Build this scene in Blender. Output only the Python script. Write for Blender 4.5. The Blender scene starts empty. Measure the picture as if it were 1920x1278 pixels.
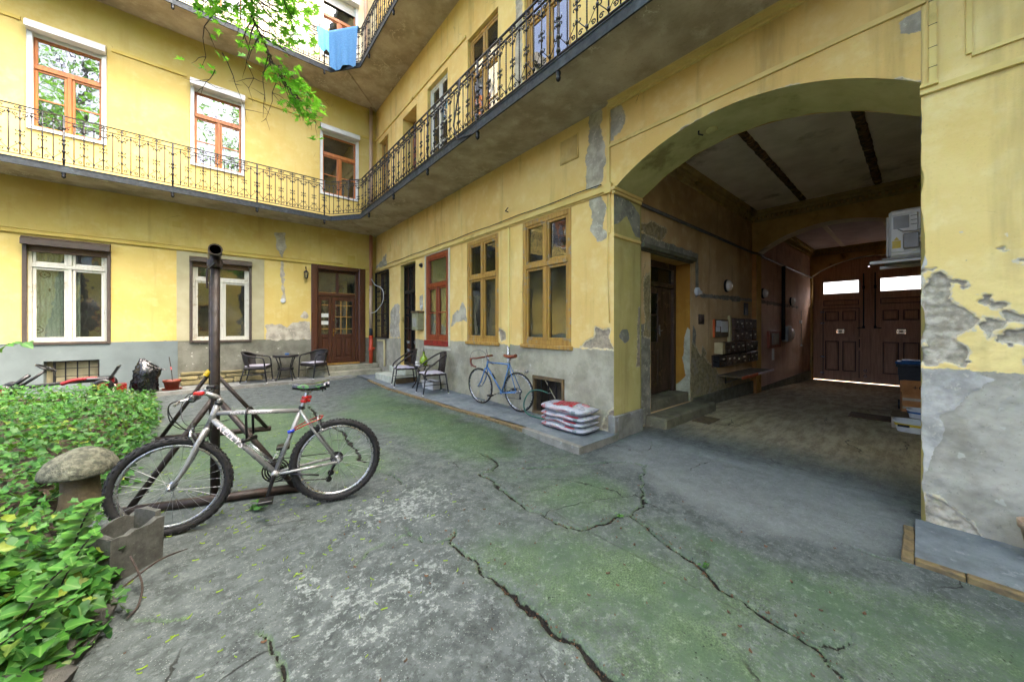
import bpy, bmesh, math, random
import numpy as np
from mathutils import Vector, Matrix
random.seed(7); RNG = np.random.default_rng(7)
scene = bpy.context.scene; COL = scene.collection
PI = math.pi
# ---------------------------------------------------------------- camera
H = 1.43; YAW = 0.7064
cam_d = bpy.data.cameras.new('camera'); cam = bpy.data.objects.new('camera', cam_d); COL.objects.link(cam)
cam.location = (0, 0, H); cam.rotation_euler = (PI/2, 0, -YAW)
cam_d.sensor_width = 36; cam_d.lens = 652.4/1920*36; cam_d.shift_y = -24.1/1920
cam_d.clip_start = 0.03; cam_d.clip_end = 500
scene.camera = cam
# ---------------------------------------------------------------- light
SUN_EL, SUN_AZ = math.radians(58), math.radians(134)     # azimuth clockwise from +Y: the sun stands over the gateway wing, behind the camera
world = bpy.data.worlds.new('World'); scene.world = world; world.use_nodes = True
wn = world.node_tree.nodes; wl = world.node_tree.links
sky = wn.new('ShaderNodeTexSky'); sky.sky_type = 'NISHITA'; sky.sun_disc = False
sky.sun_elevation = SUN_EL; sky.sun_rotation = SUN_AZ; sky.air_density = 0.45; sky.dust_density = 7.0; sky.ozone_density = 0.3
wn['Background'].inputs['Strength'].default_value = 0.15
wl.new(sky.outputs[0], wn['Background'].inputs[0])
sun_d = bpy.data.lights.new('sun', 'SUN'); sun_d.energy = 0.5; sun_d.angle = math.radians(22); sun_d.color = (1, .95, .86)
sun = bpy.data.objects.new('sun', sun_d); COL.objects.link(sun)
sdir = Vector((math.sin(SUN_AZ)*math.cos(SUN_EL), math.cos(SUN_AZ)*math.cos(SUN_EL), math.sin(SUN_EL)))
sun.rotation_euler = sdir.to_track_quat('Z', 'Y').to_euler()
scene.view_settings.view_transform = 'Standard'; scene.view_settings.look = 'None'
scene.view_settings.gamma = 1.0; scene.view_settings.exposure = 3.95
scene.cycles.max_bounces = 9; scene.cycles.diffuse_bounces = 6; scene.cycles.glossy_bounces = 3; scene.cycles.transparent_max_bounces = 10
scene.cycles.use_adaptive_sampling = True; scene.cycles.adaptive_threshold = .02
scene.cycles.use_denoising = True; scene.cycles.denoising_prefilter = 'ACCURATE'
scene.cycles.sample_clamp_indirect = 6.0
# ---------------------------------------------------------------- small tools
def C(h, k=1.0):
    h = h.lstrip('#'); r = []
    for i in (0, 2, 4):
        v = int(h[i:i+2], 16)/255
        r.append((v/12.92 if v <= .04045 else ((v+.055)/1.055)**2.4)*k)
    return (r[0], r[1], r[2], 1)
_tabs = {}
def vnoise(x, y, seed=0):
    if seed not in _tabs: _tabs[seed] = np.random.default_rng(seed+100).random((256, 256))
    t = _tabs[seed]
    xi = np.floor(x).astype(int); yi = np.floor(y).astype(int); fx = x-xi; fy = y-yi
    fx = fx*fx*(3-2*fx); fy = fy*fy*(3-2*fy)
    a = t[xi & 255, yi & 255]; b = t[(xi+1) & 255, yi & 255]; c = t[xi & 255, (yi+1) & 255]; d = t[(xi+1) & 255, (yi+1) & 255]
    return (a*(1-fx)+b*fx)*(1-fy)+(c*(1-fx)+d*fx)*fy
def fbm(x, y, s=1.0, o=4, seed=0):
    x = np.asarray(x, float); y = np.asarray(y, float)
    r = 0; a = .5; t = 0
    for i in range(o):
        r = r+a*vnoise(x*s+17.3*i, y*s+5.1*i, seed+i); t += a; a *= .5; s *= 2
    return r/t
def seg_dist(px, py, a, b):
    ax, ay = a; bx, by = b; dx, dy = bx-ax, by-ay; L = dx*dx+dy*dy+1e-12
    t = np.clip(((px-ax)*dx+(py-ay)*dy)/L, 0, 1)
    return np.hypot(px-ax-t*dx, py-ay-t*dy)
def line_dist(px, py, pts):
    d = np.full(np.shape(px), 9.0)
    for a, b in zip(pts[:-1], pts[1:]): d = np.minimum(d, seg_dist(px, py, a, b))
    return d
def poly_sdf(px, py, pts):          # positive inside
    d = line_dist(px, py, list(pts)+[pts[0]]); ins = np.zeros(np.shape(px), bool)
    n = len(pts)
    for i in range(n):
        x1, y1 = pts[i]; x2, y2 = pts[(i+1) % n]
        if y1 == y2: continue
        c = ((y1 > py) != (y2 > py)) & (px < (x2-x1)*(py-y1)/(y2-y1)+x1)
        ins ^= c
    return np.where(ins, d, -d)
class MB:
    """collects geometry for ONE mesh; T maps local (u, v, w) to the world"""
    def __init__(s, T=None): s.v = []; s.f = []; s.m = []; s.T = T; s.mi = 0
    def add(s, vs, fs):
        o = len(s.v)
        s.v += [tuple(s.T(*p)) if s.T else tuple(p) for p in vs]
        s.f += [tuple(i+o for i in f) for f in fs]; s.m += [s.mi]*len(fs); return s
    def box(s, x0, x1, y0, y1, z0, z1):
        return s.add([(x0,y0,z0),(x1,y0,z0),(x1,y1,z0),(x0,y1,z0),(x0,y0,z1),(x1,y0,z1),(x1,y1,z1),(x0,y1,z1)],
                     [(0,3,2,1),(4,5,6,7),(0,1,5,4),(1,2,6,5),(2,3,7,6),(3,0,4,7)])
    def bbox(s, x0, x1, y0, y1, z0, z1, b=.005):      # bevelled box
        b = min(b, abs(x1-x0)*.45, abs(y1-y0)*.45, abs(z1-z0)*.45)
        vs = []; idx = {}
        X = (x0, x1); Y = (y0, y1); Z = (z0, z1); sg = (1, -1)
        for i in (0,1):
            for j in (0,1):
                for k in (0,1):
                    idx[i,j,k,0] = len(vs); vs.append((X[i], Y[j]+sg[j]*b, Z[k]+sg[k]*b))
                    idx[i,j,k,1] = len(vs); vs.append((X[i]+sg[i]*b, Y[j], Z[k]+sg[k]*b))
                    idx[i,j,k,2] = len(vs); vs.append((X[i]+sg[i]*b, Y[j]+sg[j]*b, Z[k]))
        fs = []
        for i in (0,1): fs.append([idx[i,0,0,0], idx[i,1,0,0], idx[i,1,1,0], idx[i,0,1,0]])
        for j in (0,1): fs.append([idx[0,j,0,1], idx[1,j,0,1], idx[1,j,1,1], idx[0,j,1,1]])
        for k in (0,1): fs.append([idx[0,0,k,2], idx[1,0,k,2], idx[1,1,k,2], idx[0,1,k,2]])
        for i in (0,1):
            for j in (0,1):
                fs.append([idx[i,j,0,0], idx[i,j,1,0], idx[i,j,1,1], idx[i,j,0,1]])
                fs.append([idx[i,0,j,0], idx[i,1,j,0], idx[i,1,j,2], idx[i,0,j,2]])
                fs.append([idx[0,i,j,1], idx[1,i,j,1], idx[1,i,j,2], idx[0,i,j,2]])
                for k in (0,1): fs.append([idx[i,j,k,0], idx[i,j,k,1], idx[i,j,k,2]])
        return s.add(vs, fs)
    def tube(s, pts, r, n=8, caps=True, closed=False, flat=1.0):
        pts = [Vector(p) for p in pts]; k = len(pts)
        rs = [r]*k if not hasattr(r, '__len__') else list(r)
        ref = None; rings = []
        for i, p in enumerate(pts):
            if closed: t = pts[(i+1) % k]-pts[i-1]
            else: t = pts[min(i+1, k-1)]-pts[max(i-1, 0)]
            if t.length < 1e-9: t = Vector((0,0,1))
            t.normalize()
            if ref is None: ref = Vector((0,0,1)) if abs(t.z) < .9 else Vector((1,0,0))
            b = t.cross(ref)
            if b.length < 1e-6: b = t.cross(Vector((0,1,0)))
            b.normalize(); ref = b.cross(t).normalized()
            rings.append([p+(b*math.cos(a)*flat+ref*math.sin(a))*rs[i] for a in [2*PI*j/n for j in range(n)]])
        vs = [q for R in rings for q in R]; fs = []
        for i in range(k if closed else k-1):
            o = i*n; o2 = ((i+1) % k)*n
            for j in range(n): fs.append((o+j, o+(j+1) % n, o2+(j+1) % n, o2+j))
        if caps and not closed: fs.append(tuple(range(n))[::-1]); fs.append(tuple((k-1)*n+j for j in range(n)))
        return s.add(vs, fs)
    def lathe(s, prof, n=24, c=(0,0,0), axis='z', caps=True):
        vs = []
        for r, h in prof:
            for j in range(n):
                a = 2*PI*j/n; u, v = r*math.cos(a), r*math.sin(a)
                p = (u, v, h) if axis == 'z' else ((h, u, v) if axis == 'x' else (u, h, v))
                vs.append((p[0]+c[0], p[1]+c[1], p[2]+c[2]))
        fs = []
        for i in range(len(prof)-1):
            for j in range(n): fs.append((i*n+j, i*n+(j+1) % n, (i+1)*n+(j+1) % n, (i+1)*n+j))
        if caps:
            fs.append(tuple(range(n))[::-1]); fs.append(tuple((len(prof)-1)*n+j for j in range(n)))
        return s.add(vs, fs)
    def prism(s, poly, w0, w1):      # poly in (u,v), extruded along w
        n = len(poly)
        return s.add([(p[0], p[1], w0) for p in poly]+[(p[0], p[1], w1) for p in poly],
                     [tuple(range(n))[::-1], tuple(range(n, 2*n))]+[(i, (i+1) % n, n+(i+1) % n, n+i) for i in range(n)])
    def grid(s, P):                   # P[i][j] points
        a, b = len(P), len(P[0])
        return s.add([p for R in P for p in R], [(i*b+j, i*b+j+1, (i+1)*b+j+1, (i+1)*b+j) for i in range(a-1) for j in range(b-1)])
    def mesh(s, name):
        me = bpy.data.meshes.new(name); me.from_pydata(s.v, [], s.f); return me
def obj(name, mb, mat, parent=None, smooth=False, auto=None):
    if isinstance(mb, MB):
        me = mb.mesh(name)
        for m in (mat if isinstance(mat, (list, tuple)) else [mat]): me.materials.append(m)
        if isinstance(mat, (list, tuple)): me.polygons.foreach_set('material_index', mb.m)
        if auto: 
            bm = bmesh.new(); bm.from_mesh(me)
            bmesh.ops.remove_doubles(bm, verts=bm.verts, dist=1e-5); bmesh.ops.recalc_face_normals(bm, faces=bm.faces)
            for e in bm.edges:
                e.smooth = not (len(e.link_faces) == 2 and e.calc_face_angle(0) > math.radians(auto))
            for f in bm.faces: f.smooth = True
            bm.to_mesh(me); bm.free()
        elif smooth: me.polygons.foreach_set('use_smooth', [True]*len(me.polygons))
    else: me = mb
    o = bpy.data.objects.new(name, me); COL.objects.link(o)
    if parent: o.parent = parent
    return o
def tag(o, label=None, cat=None, group=None, kind=None):
    if label: o['label'] = label
    if cat: o['category'] = cat
    if group: o['group'] = group
    if kind: o['kind'] = kind
    return o
def thing(name, label, cat, loc=(0,0,0), rz=0, group=None, kind=None):
    o = bpy.data.objects.new(name, None); COL.objects.link(o); o.empty_display_size = .1
    o.location = loc; o.rotation_euler = (0, 0, rz)
    return tag(o, label, cat, group, kind)
def share(name, src, parent, loc=(0,0,0), rot=(0,0,0), scale=None):
    o = bpy.data.objects.new(name, src.data); COL.objects.link(o); o.parent = parent; o.location = loc; o.rotation_euler = rot
    if scale: o.scale = scale
    return o
def dup(root, loc, rz, label=None):
    def rec(o, par):
        c = o.copy(); COL.objects.link(c); c.parent = par
        for ch in o.children: rec(ch, c)
        return c
    r = rec(root, root.parent); r.location = loc; r.rotation_euler = (0, 0, rz)
    if label: r['label'] = label
    return r
def text(name, body, size, mat, parent, M, ext=.0006, align='LEFT', shear=0, sx=1.0):
    cu = bpy.data.curves.new(name, 'FONT'); cu.body = body; cu.size = size; cu.extrude = ext; cu.align_x = align; cu.align_y = 'CENTER'; cu.shear = shear
    cu.resolution_u = 3
    o = bpy.data.objects.new(name+'_tmp', cu); COL.objects.link(o)
    dg = bpy.context.evaluated_depsgraph_get(); me = bpy.data.meshes.new_from_object(o.evaluated_get(dg))
    bpy.data.objects.remove(o); bpy.data.curves.remove(cu)
    me.transform(M @ Matrix.Diagonal((sx,1,1,1))); me.materials.clear(); me.materials.append(mat)
    q = bpy.data.objects.new(name, me); COL.objects.link(q); q.parent = parent; return q
def frame_M(o, x, y):          # matrix with origin o, x axis, y axis
    x = Vector(x).normalized(); y = Vector(y); z = x.cross(y).normalized(); y = z.cross(x)
    return Matrix(((x.x, y.x, z.x, o[0]), (x.y, y.y, z.y, o[1]), (x.z, y.z, z.z, o[2]), (0,0,0,1)))
def sheet(name, U, V, f, mat, parent=None, holes=(), attr=None, skip=None, smooth=True, attrname='mk'):
    """height-field sheet over the lines U x V; f(u,v)->(x,y,z) arrays, attr(u,v)->(n,4)"""
    U = np.array(sorted(set(np.round(U, 4)))); V = np.array(sorted(set(np.round(V, 4))))
    uu, vv = np.meshgrid(U, V, indexing='ij'); nu, nv = len(U), len(V)
    X, Y, Z = f(uu.ravel(), vv.ravel())
    co = np.stack([np.broadcast_to(X, uu.size), np.broadcast_to(Y, uu.size), np.broadcast_to(Z, uu.size)], 1).astype(np.float32)
    i, j = np.meshgrid(np.arange(nu-1), np.arange(nv-1), indexing='ij')
    cu = (U[i]+U[i+1])/2; cv = (V[j]+V[j+1])/2; keep = np.ones(i.shape, bool)
    for (a, b, c, d) in holes: keep &= ~((cu > a) & (cu < b) & (cv > c) & (cv < d))
    if skip is not None: keep &= ~skip(cu, cv)
    i = i[keep]; j = j[keep]
    q = np.stack([i*nv+j, (i+1)*nv+j, (i+1)*nv+j+1, i*nv+j+1], 1).astype(np.int32)
    me = bpy.data.meshes.new(name); me.vertices.add(len(co)); me.vertices.foreach_set('co', co.ravel())
    me.loops.add(q.size); me.loops.foreach_set('vertex_index', q.ravel()); me.polygons.add(len(q))
    me.polygons.foreach_set('loop_start', np.arange(0, q.size, 4, dtype=np.int32)); me.polygons.foreach_set('loop_total', np.full(len(q), 4, np.int32))
    me.update(calc_edges=True)
    if smooth: me.polygons.foreach_set('use_smooth', np.ones(len(q), bool))
    if attr is not None:
        a = me.attributes.new(attrname, 'FLOAT_COLOR', 'POINT'); a.data.foreach_set('color', attr(uu.ravel(), vv.ravel()).astype(np.float32).ravel())
    me.materials.append(mat)
    o = bpy.data.objects.new(name, me); COL.objects.link(o)
    if parent: o.parent = parent
    return o
def lines(a, b, step, extra=()):
    n = max(1, int(round((b-a)/step))); L = list(np.linspace(a, b, n+1))
    for e in extra:
        if a < e < b:
            L = [x for x in L if abs(x-e) > step*.45 or x in (a, b)]; L.append(e)
    return L
def spline(pts, n=8):
    P = [Vector(p) for p in pts]; out = []
    for i in range(len(P)-1):
        a, b, c, d = P[max(i-1, 0)], P[i], P[i+1], P[min(i+2, len(P)-1)]
        for k in range(n):
            t = k/n; out.append(.5*((2*b)+(c-a)*t+(2*a-5*b+4*c-d)*t*t+(3*b-a-3*c+d)*t**3))
    return out+[P[-1]]
# ---------------------------------------------------------------- materials
class NT:
    def __init__(s, name):
        s.mat = bpy.data.materials.new(name); s.mat.use_nodes = True; s.t = s.mat.node_tree; s.n = s.t.nodes; s.l = s.t.links
        s.bsdf = s.n['Principled BSDF']; s.out = s.n['Material Output']; s._pos = None
    def new(s, typ, ins=None, **props):
        nd = s.n.new('ShaderNode'+typ)
        for k, v in props.items(): setattr(nd, k, v)
        for k, v in (ins or {}).items(): s.set(nd, k, v)
        return nd
    def set(s, nd, k, v):
        sock = nd.inputs[k]
        if isinstance(v, bpy.types.NodeSocket): s.l.new(v, sock)
        else: sock.default_value = v
    @property
    def pos(s):
        if s._pos is None: s._pos = s.new('TexCoord').outputs['Object']
        return s._pos
    def scaled(s, sc, loc=(0,0,0)): return s.new('Mapping', {'Vector': s.pos, 'Scale': sc, 'Location': loc}).outputs[0]
    def noise(s, scale, detail=4, rough=.55, vec=None, dist=0): 
        return s.new('TexNoise', {'Vector': vec if vec is not None else s.pos, 'Scale': scale, 'Detail': detail, 'Roughness': rough, 'Distortion': dist}).outputs['Fac']
    def voro(s, scale, feat='F1', out='Distance', vec=None): 
        return s.new('TexVoronoi', {'Vector': vec if vec is not None else s.pos, 'Scale': scale}, feature=feat).outputs[out]
    def m(s, op, a, b=0.0, c=None, clamp=False):
        nd = s.new('Math', operation=op, use_clamp=clamp); s.set(nd, 0, a); s.set(nd, 1, b)
        if c is not None: s.set(nd, 2, c)
        return nd.outputs[0]
    def ramp(s, v, a, b, lo=0.0, hi=1.0): 
        nd = s.new('MapRange', {'Value': v, 'From Min': a, 'From Max': b, 'To Min': lo, 'To Max': hi}, interpolation_type='SMOOTHSTEP'); return nd.outputs[0]
    def mix(s, f, a, b, blend='MIX'):
        nd = s.new('MixRGB', blend_type=blend); s.set(nd, 'Fac', f); s.set(nd, 'Color1', a); s.set(nd, 'Color2', b); return nd.outputs[0]
    def attr(s, name='mk'):
        a = s.new('Attribute', attribute_name=name); sp = s.new('SeparateColor'); s.l.new(a.outputs['Color'], sp.inputs[0])
        return sp.outputs[0], sp.outputs[1], sp.outputs[2], a.outputs['Alpha']
    def bump(s, h, strength=.3, dist=.01, prev=None):
        nd = s.new('Bump', {'Height': h, 'Strength': strength, 'Distance': dist})
        if prev is not None: s.l.new(prev, nd.inputs['Normal'])
        return nd.outputs[0]
    def done(s, color=None, rough=None, normal=None, metal=None, spec=None):
        b = s.bsdf
        for k, v in (('Base Color', color), ('Roughness', rough), ('Normal', normal), ('Metallic', metal), ('Specular IOR Level', spec)):
            if v is not None: s.set(b, k, v)
        return s.mat
def pm(name, c1, c2=None, scale=8, rough=.6, bump=.15, bscale=60, metal=0, spec=.5, spread=.25, dirt=None, coat=0, bdist=.004, streak=False):
    """weathered paint / metal / wood: two tones broken by noise, fine relief, optional dirt patches"""
    t = NT(name)
    c1 = C(c1) if isinstance(c1, str) else c1
    c2 = (tuple(x*.6 for x in c1[:3])+(1,)) if c2 is None else (C(c2) if isinstance(c2, str) else c2)
    vec = t.scaled((1,1,.12)) if streak else None
    n = t.noise(scale, 5, .6, vec)
    col = t.mix(t.ramp(n, .5-spread, .5+spread), c1, c2)
    if dirt:
        d = t.ramp(t.noise(scale*.45, 6, .65), .56, .7); col = t.mix(t.m('MULTIPLY', d, .8), col, C(dirt))
    r = t.ramp(t.noise(scale*2.3, 3), .3, .7, max(rough-.12, .02), min(rough+.12, 1))
    nb = t.bump(t.noise(bscale, 4, .6), bump, bdist) if bump else None
    m = t.done(col, r, nb, metal, spec)
    if coat: t.bsdf.inputs['Coat Weight'].default_value = coat
    return m
M = {}
def wood(name, c1, c2, rough=.45, grain=(2,2,40), peel=None, axis='z'):
    t = NT(name); sc = {'z': (26,26,1.6), 'x': (1.6,26,26), 'y': (26,1.6,26)}[axis]
    g = t.noise(1.0, 6, .65, t.scaled(sc), .6)
    col = t.mix(t.ramp(g, .3, .7), C(c1), C(c2)); h = g
    if peel:
        p = t.ramp(t.noise(9, 8, .7), .54, .6); p2 = t.ramp(t.noise(1.6, 2), .4, .62); p = t.m('MULTIPLY', p, p2)
        col = t.mix(p, col, C(peel)); h = t.m('SUBTRACT', g, p)
    return t.done(col, t.ramp(g, .3, .7, rough-.1, rough+.15), t.bump(h, .25, .003))
def glass(name, tint=(.8,.85,.82), refl=.18, rough=.015, dark=.75, fk=1.6, gc=1.0):
    """window glass: clear coat over a slightly dirty see-through pane"""
    t = NT(name); t.n.remove(t.bsdf)
    gl = t.new('BsdfGlossy', {'Color': (gc,gc,gc,1), 'Roughness': rough}); tr = t.new('BsdfTransparent', {'Color': (*[x*dark for x in tint], 1)})
    wob = t.bump(t.noise(3.0, 2), .12, .02); t.set(gl, 'Normal', wob)
    fr = t.m('ADD', t.m('MULTIPLY', t.m('POWER', t.new('LayerWeight', {'Blend': .5}).outputs['Facing'], 5.0), .96), .04); f = t.m('ADD', t.m('MULTIPLY', fr, fk), refl, clamp=True)
    mx = t.new('MixShader'); t.set(mx, 0, f); t.l.new(tr.outputs[0], mx.inputs[1]); t.l.new(gl.outputs[0], mx.inputs[2])
    df = t.new('BsdfDiffuse', {'Color': C('#8d9088')}); mx2 = t.new('MixShader'); t.set(mx2, 0, t.ramp(t.noise(2.2, 5, .6), .45, .8, .02, .16))
    t.l.new(mx.outputs[0], mx2.inputs[1]); t.l.new(df.outputs[0], mx2.inputs[2]); t.l.new(mx2.outputs[0], t.out.inputs['Surface'])
    return t.mat
def plaster(name, y1, y2, y3, plinth1='#8f9284', plinth2='#77786a', repair='#b3ac99', peel1='#a3967f', peel2='#857a68', grime='#6a5a38', darkk=.5, rough=.9):
    """lime plaster; mask channels: R peeled, G cement repair, B plinth, A grime and darker zones"""
    t = NT(name); R, G, B, A = t.attr()
    nf = t.m('MULTIPLY', t.m('SUBTRACT', t.noise(22, 7, .72), .5), .42)
    nl = t.noise(.9, 4); nm = t.noise(4.5, 6, .62); ns = t.noise(1.0, 4, .6, t.scaled((5,5,.5)))
    col = t.mix(t.ramp(nl, .32, .68), C(y1), C(y2)); col = t.mix(t.ramp(nm, .46, .74, 0, .5), col, C(y3))
    col = t.mix(t.ramp(ns, .5, .8, 0, .45), col, C(grime))
    fine = t.noise(70, 5, .7); col = t.mix(t.ramp(fine, .56, .78, 0, .28), col, C(grime))
    pl = t.mix(t.ramp(t.noise(3.2, 7, .65), .36, .64), C(plinth1), C(plinth2)); pl = t.mix(t.ramp(t.noise(34, 5, .7), .58, .7, 0, .5), pl, C(plinth2, .55))
    pl = t.mix(t.ramp(t.noise(13, 4, .5), .66, .72, 0, .6), pl, C('#b9b7a8'))
    col = t.mix(t.ramp(t.m('ADD', B, nf), .47, .53), col, pl)
    rp = t.mix(t.ramp(t.noise(6, 6, .6), .35, .65), C(repair), C(repair, .6)); rp = t.mix(t.ramp(t.noise(17, 5, .7), .55, .68, 0, .7), rp, C('#c2bca8'))
    col = t.mix(t.ramp(t.m('ADD', G, nf), .47, .53), col, rp)
    pe = t.mix(t.ramp(t.noise(16, 6, .65), .38, .62), C(peel1), C(peel2)); pe = t.mix(t.ramp(t.noise(5, 4), .5, .7), pe, C('#8f8673'))
    pk = t.ramp(t.m('ADD', R, nf), .46, .52)
    fr = t.ramp(t.m('ADD', R, t.m('MULTIPLY', nf, 1.5)), .30, .40); col = t.mix(t.m('MULTIPLY', fr, .75), col, t.mix(t.ramp(t.noise(31, 4), .4, .6), C('#d2c49c'), C(repair)))
    col = t.mix(pk, col, pe)
    spots = t.ramp(t.voro(9.0, out='Distance', vec=t.scaled((1,1,1))), .05, .02); sel = t.ramp(t.noise(2.1, 3), .6, .66)
    col = t.mix(t.m('MULTIPLY', t.m('MULTIPLY', spots, sel), .7), col, C(peel2))
    cr = t.ramp(t.new('TexVoronoi', {'Vector': t.new('Mapping', {'Vector': t.mix(.18, t.pos, t.new('TexNoise', {'Vector': t.pos, 'Scale': 5.0, 'Detail': 4}).outputs['Color'])}).outputs[0], 'Scale': 1.3}, feature='DISTANCE_TO_EDGE').outputs['Distance'], .006, .001)
    cr = t.m('MULTIPLY', cr, t.ramp(t.noise(1.1, 3), .62, .68)); col = t.mix(t.m('MULTIPLY', cr, .75), col, C(peel2, .5))
    gr = t.m('MULTIPLY', A, t.ramp(t.noise(3.0, 6, .65), .25, .7, .35, 1)); col = t.mix(t.m('MULTIPLY', gr, darkk, clamp=True), col, C(grime, .6))
    h = t.m('ADD', t.m('MULTIPLY', t.noise(7, 5, .6), .6), t.m('MULTIPLY', fine, .25)); h = t.m('ADD', h, t.m('MULTIPLY', pk, t.m('SUBTRACT', t.noise(26, 6, .75), 1.4)))
    h = t.m('SUBTRACT', h, t.m('MULTIPLY', cr, .6))
    return t.done(col, rough, t.bump(h, .55, .012), spec=.2)
# ================================================================ setting
YL, XR = 11.207, 3.894
TL = lambda u, z, n: (u, YL-n, z)          # wall facing the camera on the left: u = X
TR = lambda u, z, n: (XR-n, u, z)          # wall with the gateway: u = Y
def pass_y(x): return 2.62-.014*(x-4.55)   # left wall of the passage
TP = lambda u, z, n: (u, pass_y(u)-n, z)
def flo(x): return np.interp(x, [3.8, 6.7, 9.5, 16, 18], [0, 0, -.08, -.36, -.44])
CR = {
 'main': [(1.26, 2.11), (1.21, 2.06), (1.21, 1.81), (1.22, 1.59), (1.2, 1.47), (1.22, 1.43), (1.21, 1.33), (1.23, 1.24), (1.22, 1.14), (1.23, 1.06), (1.23, 0.97), (1.23, 0.89), (1.21, 0.81), (1.2, 0.6), (1.1, .3)],
 'west': [(1.21, 2.06), (1.05, 2.16), (1.03, 2.28), (0.89, 2.3), (0.75, 2.3), (0.65, 2.24)],
 'wu': [(1.03, 2.28), (1.07, 2.41)], 'mu': [(1.25, 2.1), (1.32, 2.16)],
 'long': [(2.33, 3.3), (2.3, 3.08), (2.29, 2.9), (2.13, 2.81), (1.98, 2.83), (1.98, 2.61), (1.92, 2.32), (1.88, 2.2), (1.9, 1.98), (1.9, 1.79), (1.91, 1.64), (1.97, 1.58), (2.15, 1.51), (2.3, 1.49), (2.42, 1.46), (2.39, 1.33), (2.32, 1.19), (2.25, 1.02), (2.19, 0.85), (2.11, 0.72), (2.11, 0.6), (2.08, 0.49), (2.05, 0.39), (2.05, 0.31), (2.01, 0.27), (1.97, 0.23), (1.9, 0.1)],
 'up': [(2.42, 1.46), (2.61, 1.44), (2.82, 1.55), (3.16, 1.76), (3.42, 1.85), (3.33, 2.06), (2.95, 2.31), (2.64, 2.5), (2.29, 2.69)],
 'joint': [(3.58, 2.5), (3.09, 2.56), (2.83, 2.62), (2.5, 2.71)],
 'bikeb': [(1.32, 7.33), (1.23, 5.95), (1.34, 5.17), (1.25, 4.24), (1.22, 3.86)],
 'b2': [(1.18, 3.62), (1.25, 3.54), (1.32, 3.29), (1.33, 3.11)],
 'sw': [(0.15, 2.04), (0.19, 1.98), (0.22, 1.84), (0.23, 1.74), (0.24, 1.5)],
 'sw2': [(-0.31, 2.51), (-0.2, 2.41), (-0.11, 2.35), (-0.04, 2.36)],
 'fork': [(2.05, 0.31), (2.12, 0.26), (2.2, 0.24), (2.33, 0.21)], 'hair': [(1.23, 1.24), (1.29, 1.26), (1.36, 1.27)], 'rk': [(3.17, 0.28), (3.14, 0.16), (3.17, 0.05)]}
CW = {'main': .012, 'west': .007, 'wu': .005, 'mu': .007, 'long': .011, 'up': .009, 'joint': .006, 'bikeb': .02, 'b2': .008, 'sw': .008, 'sw2': .006, 'fork': .006, 'hair': .005, 'rk': .006}
PO = {
 'mossR': [(1.37, 1.94), (1.61, 1.89), (1.94, 1.53), (2.34, 1.32), (2.19, 0.89), (2.13, 0.48), (1.96, 0.0), (1.31, -.4), (1.23, 0.94), (1.24, 1.28), (1.23, 1.59)],
 'mossR2': [(2.43, 1.24), (2.8, 0.72), (2.83, 0.34), (3.11, 0.01), (3.1, -1.5), (2.49, -1.5), (1.96, 0.17), (2.13, 0.48), (2.21, 0.83)],
 'mossP': [(2.2, 2.75), (2.87, 2.27), (3.11, 1.8), (2.67, 1.5), (2.3, 1.51), (1.99, 1.62), (1.94, 2.01)],
 'mossN': [(1.98, 7.74), (2.76, 8.49), (2.95, 7.8), (2.9, 5.96), (3.0, 3.92), (2.8, 3.32), (2.76, 2.86), (2.04, 2.89), (1.93, 3.57), (1.74, 5.14), (1.43, 6.21)],
 'mossW': [(-0.6, 7.2), (0.4, 8.0), (1.32, 7.32), (1.5, 4.42), (1.46, 3.38), (0.9, 3.53), (0.0, 4.0), (-.5, 4.5)]}
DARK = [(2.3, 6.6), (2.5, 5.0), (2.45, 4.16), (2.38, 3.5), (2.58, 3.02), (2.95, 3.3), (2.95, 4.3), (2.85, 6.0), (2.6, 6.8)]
LICH = [[(0.38, 2.43), (0.96, 2.21), (1.2, 2.0), (1.18, 1.52), (0.96, 1.35), (0.66, 1.43), (0.39, 1.42), (0.13, 1.54), (0.17, 2.29)], [(1.13, 1.17), (1.18, 0.96), (1.14, 0.6), (0.95, 0.9)], [(1.3,2.1),(1.7,2.7),(1.5,3.2),(.9,3.0),(.7,2.5)]]
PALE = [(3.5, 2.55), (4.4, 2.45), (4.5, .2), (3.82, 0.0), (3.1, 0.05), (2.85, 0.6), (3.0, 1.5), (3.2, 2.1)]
def crack_field(x, y):
    jx = (fbm(x, y, 9, 3, 21)-.5)*.09; jy = (fbm(x, y, 9, 3, 31)-.5)*.09
    wv = .45+1.1*fbm(x, y, 5, 2, 41); F = np.zeros(x.shape)
    for k, pts in CR.items():
        d = line_dist(x+jx, y+jy, pts); F = np.maximum(F, np.exp(-(d/(CW[k]*wv))**2)*min(1, CW[k]/.008))
    return F
ey = np.array([2.5, 3.55, 5.07, 7.76, 9.3, 11.3]); ex = np.array([3.13, 3.17, 3.06, 2.93, 3.02, 3.06])
def edge_x(y): return np.interp(y, ey, ex)
def ground_f(x, y):
    z = flo(x)*((x > 3.8))
    F = crack_field(x, y)
    near = (x < 4.2)
    z = z+(fbm(x, y, .7, 3, 3)-.5)*.03*near+(fbm(x, y, 6, 4, 8)-.5)*.012-F*.03*near
    step = np.clip((x-1.22-.02*np.sin(y*9))/.04, 0, 1)*np.clip((2.0-y)/.2, 0, 1)*.008     # slab edge lifted along the main crack
    rise = .05*np.clip((x-edge_x(y)+.8)/.8, 0, 1)**1.5*np.clip((y-3.1)/.9, 0, 1)*(x < 3.4)
    return x, y, z+step*(x < 2.0)+rise
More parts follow.
